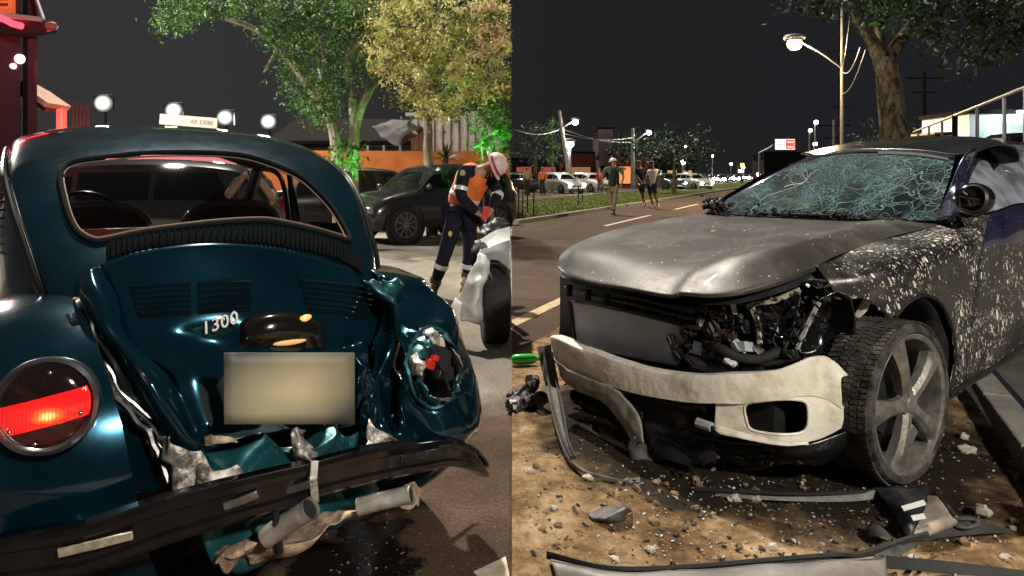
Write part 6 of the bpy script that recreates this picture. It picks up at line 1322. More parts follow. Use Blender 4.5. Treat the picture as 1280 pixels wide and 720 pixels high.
Mt = FW.I @ Matrix.Translation(at(618.5, 379, 5.62)) @ Matrix.Rotation(R(6), 4, 'Z') @ Matrix.Rotation(R(90), 4, 'Y')
ty = MB().lathe([(.20, -.09), (.27, -.105), (.30, -.09), (.312, -.05), (.314, 0), (.312, .05), (.30, .09), (.27, .105), (.20, .09)], 40, Matrix.Translation((0, 0, 0)) @ Mt).build('tyre', MT['rubber'], wreck)
MB().lathe([(0, .06), (.19, .07), (.205, .09), (.205, -.09), (0, -.06)], 24, Mt).build('rim', MT['steelgrey'], ty)
wrg('wheel_housing', [[(606, 330, 5.9), (620, 322, 5.9), (638, 326, 5.9)], [(600, 370, 6.0), (620, 360, 6.05), (638, 360, 6.0)], [(602, 420, 6.0), (620, 420, 6.05), (638, 420, 6.0)]], MT['black'], .01)
wrg('rear_closure', [[(630, 290, 6.2), (637, 284, 6.3)], [(632, 350, 6.2), (637, 350, 6.3)], [(632, 410, 6.2), (637, 410, 6.3)]], MT['black'], .0, 6, 6)

# ================================================================== walls, houses and sheds of the lot
MT['orange_wall'] = mat('orange_rendered_wall', (.62, .20, .06), .85, 0, (.50, .15, .045), 2.2, .3, bscale=40)
def wall(name, label, pa, pb, Y0, Y1, zt, th, m, cap=None):
    a, c = pxl(pa, Y0), pxl(pb, Y1); d = (c-a); ln = d.length; t = thing(name, label, 'wall', a, atan2(d.y, d.x))
    n = max(1, round(ln/2.1))
    for k in range(n): MB().box((ln*(k+.5)/n, 0, zt/2), (ln/n-.012, th, zt)).build('wall_panel', m, t)
    for k in range(n+1): MB().box((min(ln, max(0, ln*k/n)), 0, zt/2+.01), (.10, th+.05, zt+.02)).build('pilaster', cap or m, t)
    return t
wall('orange_wall', 'low orange rendered wall with slim pilasters behind the parked cars', 318, 634, 18.6, 19.4, 1.92, .16, MT['orange_wall'], mat('pale_orange_render', (.62, .27, .10), .85))
wall('pale_wall', 'pale wall glowing pink from the red building light, seen through the teal car windows', 40, 292, 11.4, 12.4, 1.72, .16, mat('pale_render', (.66, .58, .57), .8, 0, (.58, .50, .49), 2), None)
# ribbed metal shed
sh = thing('ribbed_shed', 'grey corrugated metal shed standing behind the orange wall', 'shed', pxl(566, 21.5)); MT['ribbed'] = mat('galvanised_sheet', (.36, .36, .365), .5, .2, (.26, .26, .27), 3, .1)
px0 = (515-566)/FPX*21.5; 
for k in range(11):
    x = px0+.02+k*.245; MB().grid([[V((x+dx, dy, z)) for dx, dy in ((0, 0), (.07, 0), (.09, -.05), (.15, -.05), (.17, 0), (.24, 0))] for z in (0, 1.5, 2.95+.04*k*(1 if k < 6 else .6))]).build('wall_sheet', MT['ribbed'], sh, smooth=False)
MB().box((.05, 1.6, 3.12), (2.9, 3.4, .10), (0, -.02, 0)).build('roof', MT['ribbed'], sh); MB().box((.05, 3.0, 1.5), (2.7, .1, 3.0)).build('rear_wall', MT['ribbed'], sh); MB().box((px0, 1.5, 1.45), (.06, 3, 2.9)).build('side_wall', MT['ribbed'], sh)
# dark house behind the trees with an open porch and a tarpaulin
hs = thing('dark_house', 'dark low house with an open porch behind the twin-trunked tree', 'house', pxl(430, 27)); MT['darkwall'] = mat('dark_render', (.010, .010, .012), .9, 0, (.018, .017, .02), 2); MT['darkroof'] = mat('dark_roof_tiles', (.006, .006, .006), .9, 0, (.011, .010, .010), 8, .4)
MB().box((1.1, 2, 1.25), (7.0, 4, 2.5)).build('wall', MT['darkwall'], hs)
rf = MB(); rf.add([(-2.7, -.5, 2.5), (4.9, -.5, 2.5), (4.9, 2, 3.5), (-2.4, 2, 3.5), (4.9, 4.5, 2.5), (-2.7, 4.5, 2.5)], [(0, 1, 2, 3), (3, 2, 4, 5), (0, 3, 5), (1, 4, 2)]); rf.build('roof', MT['darkroof'], hs, smooth=False, thick=.12)
for x in (-1.4, .4, 2.2): 
    w_ = MB().box((x, -.02, 1.5), (.9, .08, 1.0)).build('window', MT['darkroof'], hs); MB().box((x, -.07, 1.5), (.78, .03, .88)).build('pane', MT['glassdark'], w_)
pc_ = thing('porch_frame', 'dark timber porch frame carrying the crumpled grey tarpaulin', 'porch', pxl(490, 22.2))
for x in (-.75, -.25, .25, .75): MB().box((x, 0, 1.1), (.07, .07, 2.2)).build('post', MT['steelgrey'], pc_)
for z in (1.15, 1.6, 2.18): MB().box((0, 0, z), (1.7, .05, .06)).build('rail', MT['darkwall'], pc_)
tb = MB().grid(dent(patch([[at(464, 158, 22.0), at(486, 152, 21.9), at(512, 150, 21.8), at(532, 153, 21.9)], [at(470, 162, 21.5), at(490, 160, 21.3), at(514, 158, 21.3), at(530, 160, 21.5)], [at(476, 172, 21.2), at(494, 172, 21.0), at(508, 168, 21.1), at(526, 166, 21.4)], [at(484, 178, 21.1), at(497, 184, 20.9), at(506, 178, 21.1), at(516, 172, 21.3)]], 36, 24), .10, 2.6, 4)).build('tarpaulin', mat('grey_tarpaulin', (.15, .15, .15), .8, 0, (.05, .05, .05), 1.6, .4)); tag(tb, 'crumpled pale grey tarpaulin hanging over the dark porch frame', 'tarpaulin')
# maroon building at the left edge with a canopy and red light
mb_ = thing('maroon_building', 'dark maroon building at the left edge with a canopy and red strip light', 'building', pxl(-40, 8.4)); MT['maroon'] = mat('maroon_cladding', (.085, .042, .055), .75, 0, (.065, .032, .042), 1.4, .15)
X_ = lambda px, Yd=8.4: (px+40)/FPX*Yd; Zp = lambda py, Yd=8.4: HCAM-(py-HORIZ)/FPX*Yd
xe = X_(47)
for k, (a, c) in enumerate(((-1.6, X_(-22)), (X_(-22), X_(26)), (X_(34), xe))): MB().prism([(a+.006, 0), (c-.006, 0), (c-.006-1.22, 1.8), (a+.006-1.22, 1.8)], 4.2).build('wall_panel', MT['maroon'], mb_, smooth=False)
MB().prism([(X_(26), .03), (X_(34), .03), (X_(34)-1.18, 1.77), (X_(26)-1.18, 1.77)], 4.19).build('dark_recess', mat('near_black_joint', (.012, .011, .014), .8), mb_)
MB().strip([(X_(-40), -.35, Zp(22)), (X_(0), -.35, Zp(24)), (X_(84), -.45, Zp(35))], .05, .06).build('canopy_rail', mat('pale_canopy_edge', (.45, .40, .40), .6), mb_)
MB().grid(patch([[(X_(-40), -.33, Zp(26)), (X_(20), -.36, Zp(30)), (X_(84), -.44, Zp(36))], [(X_(-40), .05, Zp(40)), (X_(30), .0, Zp(46)), (X_(92), -.3, Zp(46))]], 10, 4)).build('canopy_soffit', MT['maroon'], mb_, thick=.03)
MB().tube([(X_(57), -.2, Zp(-4)), (X_(84), -.42, Zp(34))], .018, 6).build('canopy_stay', mat('pale_stay', (.45, .43, .43), .5), mb_)
MB().tube([(X_(-60), -.42, Zp(28)), (X_(35), -.42, Zp(33)), (X_(47), -.42, Zp(39)), (X_(58), -.42, Zp(42))], .035, 8).build('red_light_strip', emit('red_neon', (1., .03, .05), 3), mb_)
MB().ell((X_(93), -.42, Zp(42)), (.07, .05, .05), 10, 7).build('canopy_end_cap', mat('reddish_cap', (.35, .12, .10), .6), mb_)
sg = MB().box((X_(-6), -.06, Zp(4)), (X_(22)-X_(-34), .05, .26)).build('sign_panel', mat('orange_red_sign', (.75, .12, .04), .5, 0, (.85, .25, .08), 3, emis=(1, .16, .05), estr=.25), mb_)
for z in (Zp(1), Zp(8)): MB().box((X_(-8), -.09, z), (.46, .012, .03)).build('sign_stripe', mat('dull_red_stripe', (.45, .05, .03), .5), sg)
for px, py, r in ((26, 74, .058), (18, 83, .034)): MB().lathe([(0, .0), (r, 0), (r*.96, .03), (r*.6, .05), (0, .055)], 20, Matrix.Translation((X_(px), -.005, Zp(py))) @ Matrix.Rotation(R(90), 4, 'X')).build('wall_lamp', emit('pale_pink_lamp', (1., .70, .74), 1.0), mb_)
kio = thing('red_lit_kiosk', 'small red-lit kiosk roof and frame beside the maroon building', 'kiosk', pxl(66, 10)); K = lambda px, py, dy=0: V(((px-66)/FPX*10, dy, HCAM-(py-HORIZ)/FPX*10))
MB().strip([K(46, 108, -.3), K(64, 118, -.3), K(90, 136, -.3)], .07, .5, up=(.45, 0, .9)).build('roof', mat('terracotta_edge', (.45, .22, .13), .7, 0, (.55, .36, .26), 5), kio)
MB().strip([K(46, 118, -.2), K(80, 140, -.2)], .06, .4, up=(.45, 0, .9)).build('ceiling_board', mat('red_board', (.40, .10, .06), .7), kio)
for px in (54, 91): MB().box((K(px, 0).x, -.25, (K(px, 138).z)/2), (.09, .09, K(px, 138).z)).build('post', mat('orange_post', (.55, .20, .12), .7), kio)
MB().box((K(72, 0).x, .3, .9), (.5, .1, 1.8)).build('back_board', MT['darkwall'], kio)
mf = thing('red_lit_fence', 'row of dark slats catching red light beside the kiosk', 'fence', pxl(92, 12.5))
for k in range(5): MB().box((k*.065, 0, 1.25), (.045, .03, 2.5+.08*sin(k*1.7))).build('slat', mat('reddish_slat', (.12, .035, .035), .7) if k == 0 else bpy.data.materials['reddish_slat'], mf)
for z in (.5, 2.0): MB().box((.13, .03, z), (.36, .03, .06)).build('rail', bpy.data.materials['reddish_slat'], mf)
# white board with small lettering over the car roof
wb = thing('white_sign_board', 'long white sign board with small dark letters showing above the teal car roof', 'sign', pxl(236, 20)); k20 = 20/FPX
zc = HCAM-(151.5-HORIZ)*k20
bd = MB().box((0, 0, 0), (72*k20, .06, 13*k20)).build('board', mat('cream_board', (.40, .38, .33), .6), wb); bd.location = (0, 0, zc); bd.rotation_euler = (0, R(4.5), 0)
for x in (-.65, .65): MB().box((x, .08, zc/2-.05), (.07, .07, zc)).build('post', MT['steelgrey'], wb)
def letters(body, size, m, parent, loc, rot, name='lettering', ext=.004):
    cu = bpy.data.curves.new(name, 'FONT'); cu.body = body; cu.size = size; cu.extrude = ext; cu.align_x = 'CENTER'; cu.align_y = 'CENTER'; cu.resolution_u = 3
    tmp = bpy.data.objects.new('tmp', cu); me = bpy.data.meshes.new_from_object(tmp); bpy.data.objects.remove(tmp); me.materials.clear(); me.materials.append(m)
    o = bpy.data.objects.new(name, me); link(o, parent); o.location = loc; o.rotation_euler = rot; return o
letters('AR DEBE', .17, mat('brown_letters', (.16, .11, .07), .7), bd, (.38, -.036, -.01), (R(90), 0, 0))
# floodlights on poles at the back of the lot
fl0 = None
def flood_mat():
    if 'white_flood' in bpy.data.materials: return bpy.data.materials['white_flood']
    # a reflector lamp: hottest over the bulb, falling off to the rim of the lens
    m, nt, b, N, L = nodes('white_flood'); tc = N.new('ShaderNodeTexCoord'); mp = N.new('ShaderNodeMapping'); L.new(tc.outputs['Generated'], mp.inputs[0]); mp.inputs['Location'].default_value = (-1, 0, -1); mp.inputs['Scale'].default_value = (2, 0, 2)
    g = N.new('ShaderNodeTexGradient'); g.gradient_type = 'SPHERICAL'; L.new(mp.outputs[0], g.inputs[0]); p = N.new('ShaderNodeMath'); p.operation = 'POWER'; L.new(g.outputs[0], p.inputs[0]); p.inputs[1].default_value = 2.2
    q = N.new('ShaderNodeMath'); q.operation = 'MULTIPLY_ADD'; L.new(p.outputs[0], q.inputs[0]); q.inputs[1].default_value = 6; q.inputs[2].default_value = .03; b.inputs['Emission Color'].default_value = (.95, 1., .97, 1); b.inputs['Base Color'].default_value = (.1, .1, .1, 1); L.new(q.outputs[0], b.inputs['Emission Strength']); return m
for i, (px, py, Yd) in enumerate(((130, 129, 30), (218, 138, 31.5), (282, 147, 33), (336, 152, 34.5))):
    z = HCAM-(py-HORIZ)/FPX*Yd; f = thing('floodlight', ('leftmost of the four white floodlights shining beyond the teal car roof, nearest the maroon building', 'second white floodlight, shining just above the white sign board', 'third white floodlight, at the right end of the white sign board', 'rightmost of the four white floodlights, nearest the twin-trunked tree')[i], 'floodlight', pxl(px, Yd), 0, 'floodlights behind the lot')
    MB().tube([(0, .12, 0), (0, .12, z+.1)], .05, 8).build('pole', MT['darkwall'], f); MB().box((0, .03, z), (.78, .16, .70)).build('lamp_housing', MT['black'], f, bevel=.02)
    MB().ell((0, -.06, z), (.40, .07, .37), 18, 12).build('lamp_lens', flood_mat(), f)
    lamp('SPOT', (0, -.25, z), 2600, (.95, 1, .97), f, .25, (f.matrix_basis.inverted() @ V((-1.5, 6, 0))) if False else (px*0.0+1.5, -22, 0), 100, .8)

# ================================================================== trees and plants
def leafmb(): return MB()
def leaf(mb, p, s, rng, mi=0):
    s = s*(.55+.75*rng.random()**2*1.4); a = V((rng.gauss(0, 1), rng.gauss(0, 1), rng.gauss(0, 1))).normalized(); c = a.orthogonal().normalized(); c = (Matrix.Rotation(rng.random()*6.28, 3, a) @ c); d = a.cross(c)
    mb.add([p-c*s, p-d*s*.42+a*s*.12, p+c*s, p+d*s*.42+a*s*.12], [(0, 1, 2, 3)], mi)
def crown_pts(poly, Yd, dz, n, ncl, rng, rad=.34, xmax=636.5):
    xs = [p[0] for p in poly]; ys = [p[1] for p in poly]; cl = []
    while len(cl) < ncl:
        x, y = rng.uniform(min(xs), max(xs)), rng.uniform(min(ys), max(ys))
        if inpoly(x, y, poly): cl.append((x, y, rng.uniform(-dz, dz), rng.uniform(.6, 1.25)))
    out = []
    for k in range(n):
        x, y, d, sc_ = rng.choice(cl); q = at(x, y, Yd+d)+V((rng.gauss(0, rad*sc_), rng.gauss(0, rad*sc_), rng.gauss(0, rad*.75*sc_)))
        if xmax is None or q.x < -.02: out.append(q)
    return out
def leafmat(name, c1, c2, tr_=.25):
    m, nt, b, N, L = nodes(name); oi = N.new('ShaderNodeTexCoord'); nz = N.new('ShaderNodeTexNoise'); nz.inputs['Scale'].default_value = 7; L.new(oi.outputs['Object'], nz.inputs['Vector'])
    rp = N.new('ShaderNodeValToRGB'); rp.color_ramp.elements[0].position = .35; rp.color_ramp.elements[1].position = .65; rp.color_ramp.elements[0].color = (*c1, 1); rp.color_ramp.elements[1].color = (*c2, 1); L.new(nz.outputs[0], rp.inputs[0]); L.new(rp.outputs[0], b.inputs['Base Color']); b.inputs['Roughness'].default_value = .55
    tl_ = N.new('ShaderNodeBsdfTranslucent'); L.new(rp.outputs[0], tl_.inputs[0]); mx = N.new('ShaderNodeMixShader'); mx.inputs[0].default_value = tr_; L.new(b.outputs[0], mx.inputs[1]); L.new(tl_.outputs[0], mx.inputs[2]); L.new(mx.outputs[0], N['Material Output'].inputs[0]); return m
def limb(mb, pts, r): 
    P = spl([at(*q) for q in pts], 22); mb.tube([p+V((.03*noise.noise(p*2.5), .03*noise.noise(p*2.1+V((9, 0, 0))), 0)) for p in P], [r[0]+(r[1]-r[0])*i/22 for i in range(23)], 9)
LG = leafmat('green_leaves', (.028, .085, .012), (.085, .18, .025)); LD = leafmat('dark_leaves', (.008, .020, .010), (.020, .038, .016)); LB = leafmat('cream_blossom', (.52, .50, .14), (.80, .74, .38), .2); LR = leafmat('rusty_blossom', (.55, .36, .18), (.74, .55, .34), .2); LM = leafmat('olive_leaves', (.09, .11, .02), (.20, .20, .04))
rng = random.Random(4)
ta = thing('twin_trunked_tree', 'slender tree with two pale leaning trunks and a green crown beyond the parked cars', 'tree', pxl(432, 16)); ob = ta.location.copy()
def rel(mb, o): mb.v = [tuple(V(v)-o) for v in mb.v]; return mb
tm = MB(); limb(tm, [(424, 292, 16), (424, 240, 16), (421, 190, 16), (414, 152, 16), (396, 124, 16), (374, 92, 16), (348, 60, 15.9), (318, 36, 15.8), (270, 20, 15.6), (232, 14, 15.4)], (.155, .03)); limb(tm, [(440, 292, 16.2), (441, 240, 16.2), (441, 190, 16.2), (446, 150, 16.2), (462, 112, 16.2), (476, 90, 16.4), (490, 40, 16.6)], (.165, .06)); limb(tm, [(443, 160, 16.2), (440, 120, 16.1), (434, 80, 16), (446, 50, 15.9), (440, 5, 15.8)], (.11, .04)); limb(tm, [(350, 62, 15.9), (330, 90, 15.6), (352, 50, 15.4)], (.03, .012)); limb(tm, [(396, 124, 16), (404, 84, 15.7), (398, 30, 15.5)], (.05, .02))
rel(tm, ob).build('trunk', MT['trunk'], ta)
cm = MB()
for q in crown_pts([(352, 0), (358, 45), (350, 80), (366, 112), (384, 140), (408, 148), (430, 130), (452, 110), (470, 70), (492, 0)], 15.9, 1.1, 8500, 110, rng, .22): leaf(cm, q, rng.uniform(.035, .07), rng)
for q in crown_pts([(196, 0), (198, 28), (206, 46), (222, 36), (246, 22), (300, 16), (352, 18), (352, 0)], 15.4, .8, 2600, 50, rng, .16): leaf(cm, q, rng.uniform(.032, .065), rng)
for q in crown_pts([(322, 20), (336, 68), (356, 78), (362, 30)], 15.6, .6, 420, 14, rng, .18): leaf(cm, q, rng.uniform(.045, .08), rng)
cm.m = [1 if noise.noise(V(cm.v[f[0]])*1.9) > .02 else 0 for f in cm.f]
rel(cm, ob).build('crown', [LG, leafmat('deep_green_leaves', (.012, .042, .010), (.035, .085, .018))], ta, smooth=False)
cm = MB()
for q in crown_pts([(412, 178), (410, 205), (418, 232), (452, 234), (462, 200), (452, 176)], 15.3, .3, 500, 16, rng, .12): leaf(cm, q, rng.uniform(.04, .07), rng)
tag(cm.build('climbing_shrub', LG, smooth=False), 'leafy shrub wrapped round the feet of the twin trunks, lit bright green', 'shrub')
tbx = thing('blossom_tree', 'tree with a wide cream and rust blossomed crown above the rescue worker', 'tree', pxl(536, 15)); ob = tbx.location.copy()
tm = MB(); limb(tm, [(540, 300, 15), (538, 230, 15), (535, 180, 15), (533, 146, 15), (526, 100, 15), (510, 60, 15)], (.13, .05)); limb(tm, [(534, 150, 15), (560, 110, 14.8), (590, 70, 14.6), (610, 20, 14.4)], (.09, .03)); limb(tm, [(528, 110, 15), (545, 60, 15.4), (550, 0, 15.6)], (.07, .03))
rel(tm, ob).build('trunk', MT['trunk'], tbx)
PB = [(462, 0), (452, 28), (452, 62), (470, 92), (478, 110), (512, 122), (528, 146), (560, 150), (584, 128), (604, 138), (618, 122), (634, 130), (637, 0)]
cm = MB()
for q in crown_pts(PB, 15, 1.3, 6500, 140, rng, .24): leaf(cm, q, rng.uniform(.04, .075), rng)
rel(cm, ob).build('crown', LM, tbx, smooth=False)
cm, c2 = MB(), MB()
for q in crown_pts(PB, 14.2, 1.0, 9500, 300, rng, .085):
    px = 640+FPX*q.x/q.y; (c2 if rng.random() < max(.08, min(.6, (px-520)/160)) else cm)
    leaf(c2 if noise.noise(q*1.5)*.9+.42 < max(.0, min(.6, (px-540)/150)) else cm, q, rng.uniform(.025, .055), rng)
cm.m = [1 if noise.noise(V(cm.v[f[0]])*2.4) > .08 else 0 for f in cm.f]
rel(cm, ob).build('blossom', [LB, leafmat('young_yellow_leaves', (.26, .30, .05), (.44, .44, .11))], tbx, smooth=False); rel(c2, ob).build('rusty_blossom', LR, tbx, smooth=False)
gb3 = thing('green_lit_bush', 'tall bush lit vivid green by a ground spotlight behind the rescue worker', 'bush', pxl(616, 14.5)); ob = gb3.location.copy(); cm = MB()
for q in crown_pts([(588, 142), (594, 176), (604, 204), (634, 210), (637, 120), (612, 122)], 14.4, .4, 1500, 36, rng, .15): leaf(cm, q, rng.uniform(.035, .07), rng)
rel(cm, ob).build('foliage', LG, gb3, smooth=False)
tm = MB(); limb(tm, [(614, 290, 14.5), (615, 220, 14.5), (618, 170, 14.5), (622, 130, 14.5)], (.05, .02)); limb(tm, [(606, 290, 14.5), (604, 230, 14.4), (602, 170, 14.4)], (.04, .015)); rel(tm, ob).build('stem', MT['trunk'], gb3)
yu = thing('spiky_plant', 'dark spiky yucca-like plant in front of the ribbed shed', 'plant', pxl(557, 18.2)); ym = MB(); yr = random.Random(8)
MB().tube([(0, 0, 0), (.02, 0, 1.0), (0, 0, 1.75)], [.10, .08, .06], 8).build('stem', MT['trunkdark'], yu)
for k in range(60):
    a = yr.random()*2*pi; e = yr.uniform(-.1, 1.45); d = V((cos(a)*cos(e), sin(a)*cos(e), sin(e))); p = V((0, 0, 1.7)); l = yr.uniform(.4, .62); q = d.cross(V((0, 0, 1))).normalized()*.028
    ym.add([p-q, p+q, p+d*l*.55+q*.8-V((0, 0, .01)), p+d*l*.55-q*.8, p+d*l-V((0, 0, .10*cos(e)))], [(0, 1, 2, 3), (3, 2, 4)])
ym.build('leaf_blades', leafmat('yucca_leaves', (.02, .06, .02), (.05, .10, .03)), yu, smooth=False)
for px, Yd, pz, aim, pw in ((437, 15.2, .35, (428, 170, 16), 210), (606, 13.7, .9, (616, 120, 14.4), 230)):
    s_ = thing('green_spotlight', 'small ground spotlight throwing green light up the twin trunks' if px == 437 else 'small post spotlight throwing green light onto the tall bush', 'spotlight', pxl(px, Yd))
    MB().tube([(0, 0, 0), (0, 0, pz)], .02, 6).build('stake', MT['black'], s_); M_ = Matrix.Translation((0, 0, pz)) @ Matrix.Rotation(R(-35), 4, 'X')
    MB().lathe([(0, 0), (.06, .0), (.07, .10), (.06, .10), (.05, .02)], 16, M_).build('lamp_housing', MT['black'], s_); MB().lathe([(0, .09), (.058, .09)], 16, M_).build('lens', emit('green_lens', (.1, 1., .15), 4), s_)
    lamp('SPOT', (0, .12, pz+.14), pw, (.10, 1., .12), s_, .05, at(*aim)-pxl(px, Yd), 62, .6)
# right-hand tree over the pavement
td = thing('rough_barked_tree', 'big rough-barked tree with forked limbs and dark crown behind the muddy saloon', 'tree', pxl(1116, 14.5)); ob = td.location.copy(); tm = MB()
limb(tm, [(1126, 300, 14.5), (1122, 230, 14.5), (1118, 165, 14.5), (1112, 110, 14.5), (1106, 72, 14.5)], (.33, .215)); limb(tm, [(1106, 84, 14.5), (1090, 50, 14.4), (1072, 22, 14.2), (1060, -20, 14)], (.15, .07)); limb(tm, [(1108, 80, 14.5), (1128, 48, 14.6), (1146, 20, 14.8), (1160, -25, 15)], (.16, .07)); limb(tm, [(1104, 66, 14.5), (1098, 30, 14.8), (1104, -20, 15)], (.10, .06))
rel(tm, ob).build('trunk', MT['trunkdark'], td)
cm = MB()
for q in crown_pts([(985, -10), (1000, 18), (1040, 8), (1085, 14), (1130, 22), (1160, 40), (1168, 66), (1186, 58), (1200, 36), (1216, 66), (1250, 72), (1300, 56), (1300, -30), (985, -30)], 14.2, 1.6, 5200, 70, rng, .24, None): leaf(cm, q, rng.uniform(.06, .11), rng)
rel(cm, ob).build('crown', LD, td, smooth=False)
cm = MB()
for q in crown_pts([(1082, -14), (1086, 12), (1110, 16), (1140, 10), (1144, -14)], 13.4, .5, 700, 14, rng, .2, None): leaf(cm, q, rng.uniform(.05, .09), rng)
rel(cm, ob).build('painted_lit_leaves', LG, td, smooth=False)  # lamp light on these leaves put into a brighter leaf colour
def small_tree(label, px, Yd, ztop, rad, seed, n=900, m=None, name='median_tree', trunk=True, z0=None):
    r_ = random.Random(seed); t = thing(name, label, 'tree', pxl(px, Yd)); z0 = z0 or ztop*.45
    MB().tube([(0, 0, 0), (.05, 0, z0), (.0, 0, ztop*.8)], [.12*rad/1.2, .08*rad/1.2, .03], 7).build('trunk', MT['trunkdark'], t); cm = MB(); cl = [(V((r_.gauss(0, rad*.45), r_.gauss(0, rad*.45), r_.uniform(z0, ztop-.2))), r_.uniform(.3, .5)*rad) for _ in range(16)]
    for k in range(n): c, s = r_.choice(cl); leaf(cm, c+V((r_.gauss(0, s*.6), r_.gauss(0, s*.6), r_.gauss(0, s*.5))), r_.uniform(.08, .16)*max(1, rad/1.6), r_)
    cm.build('crown', m or LD, t, smooth=False)
small_tree('dark bushy tree beyond the far road by the left street lamp', 668, 58, 5.2, 2.0, 1, 1300); small_tree('small dark tree on the median behind the walking men', 842, 48, 3.9, 1.7, 2, 1100); small_tree('dark crown behind the red-lit shop across the avenue', 795, 70, 5.0, 2.6, 3, 1100); small_tree('distant dark tree down the avenue right of the walking men', 850, 95, 6.6, 4.0, 4, 1000); small_tree('pale palm-like tree lit by the left street lamp', 690, 56, 5.6, 1.1, 5, 420, LG)
small_tree('dark tree on the skyline behind the railing', 1142, 34, 3.3, 1.3, 6, 700); small_tree('low dark tree on the skyline left of the big trunk', 1088, 44, 4.0, 2.0, 7, 800)
# thin stakes on the median
spx = [(648, 20.4), (653, 21.5), (659, 23), (667, 20.9), (723, 29), (728, 31.5)]
for i, (px, Yd) in enumerate(spx):
    o = MB().tube([(0, 0, .05), (.01, 0, .85)], .022, 6).build('median_stake', mat('dark_stake', (.05, .05, .04), .8) if i == 0 else bpy.data.materials['dark_stake']); o.location = pxl(px, Yd); tag(o, 'thin dark stake standing in the grass median', 'stake', 'thin stakes on the median')
tuft = MB(); gr2 = random.Random(3)
for k in range(9000):
    n_ = -7.5-5.6*gr2.random()**1.5; t = t0(n_)+.2+gr2.random()**1.6*42; p = st(n_, t, .08)
    if p.x < .03: continue
    h = gr2.uniform(.02, .07); a = gr2.random()*6.28; d = V((cos(a), sin(a), 0))*.018; tuft.add([p-d, p+d, p+V((gr2.gauss(0, .04), gr2.gauss(0, .04), h))], [(0, 1, 2)])
tag(tuft.build('grass_blades', leafmat('grass_blade', (.030, .060, .006), (.095, .10, .012)), smooth=False), kind='stuff')

# ================================================================== street furniture and lamps of the avenue
def street_lamp(label, px, pylamp, pole_px, pole_top, Yd, col, power, rlamp, arm_py, es, group=None, polem=None, lean=0):
    k = Yd/FPX; t = thing('street_lamp', label, 'street lamp', pxl(pole_px, Yd), 0, group); zl = HCAM-(pylamp-HORIZ)*k; zt = HCAM-(pole_top-HORIZ)*k; xa = (px-pole_px)*k; za = HCAM-(arm_py-HORIZ)*k
    MB().tube([(lean*1.0, 0, 0), (0, 0, zt)], [.16*max(.6, Yd/45), .10*max(.6, Yd/45)], 10).build('pole', polem or MT['concpole'], t)
    MB().tube(spl([(0, 0, za), (xa*.45, -.1, za+(zl-za)*.6), (xa*.92, -.1, zl+.12)], 10), .035*max(1, Yd/35), 7).build('arm', MT['steelgrey'], t)
    hd = MB().ell((xa, -.1, zl+.12+rlamp*.4), (rlamp*1.5, rlamp, rlamp*.5), 12, 8).build('lamp_head', MT['steelgrey'], t)
    MB().ell((xa, -.1, zl), (rlamp, rlamp*.8, rlamp*.85), 14, 9).build('globe', emit('lamp_glow', col, es), hd)
    lamp('POINT', (xa, -.1, zl-rlamp*1.4), power, col, t, .2); return t
street_lamp('tall street lamp with a warm round glow on the slim mast right of the avenue', 992, 55, 1053, -40, 30, (1., .74, .40), 2600, .32, 86, 2.6, polem=mat('dark_mast_steel', (.07, .07, .072), .6, .2))
street_lamp('street lamp on the pale leaning pole across the median, furthest left', 719, 153, 699, 138, 52, (1., .93, .80), 260, .22, 162, 25, lean=.9)
street_lamp('street lamp on the red-lit pole above the walking men', 811, 166, 791, 160, 66, (1., .93, .80), 260, .22, 180, 25)
l0 = street_lamp('short bright white lamp between the leaning pole and the red shop', 711, 180, 712, 178, 60, (.85, 1., .95), 200, .40, 184, 25)
for px, py, Yd, r_, lb in ((857, 183, 88, .17, 'small distant lamp just right of the red-lit pole'), (854, 203, 66, .30, 'round white globe lamp over the queue of cars'), (891, 195, 100, .22, 'lamp low over the glowing traffic, left one'), (914, 205, 110, .28, 'lamp over the traffic beside the amber board'), (929, 209, 110, .32, 'lamp left of the sign mast'), (948, 218, 105, .38, 'lamp at the foot of the sign mast'), (1020, 153, 60, .26, 'upper lamp left of the slim mast, over the windscreen corner'), (1013, 163, 60, .20, 'lamp on the cross arm left of the slim mast'), (1019, 180, 62, .24, 'lower lamp left of the slim mast, just above the saloon roof')):
    k = Yd/FPX; z = HCAM-(py-HORIZ)*k; t = thing('distant_lamp', lb, 'street lamp', pxl(px, Yd), 0, 'far street lamps along the avenue')
    MB().tube([(0, .2, 0), (0, .2, z)], .07, 6).build('pole', MT['steelgrey'], t); MB().ell((0, 0, z), (r_*.72, r_*.72, r_*.66), 12, 8).build('globe', emit('far_lamp_glow', (1., .92, .78), 14) if 'far_lamp_glow' not in bpy.data.materials else bpy.data.materials['far_lamp_glow'], t)
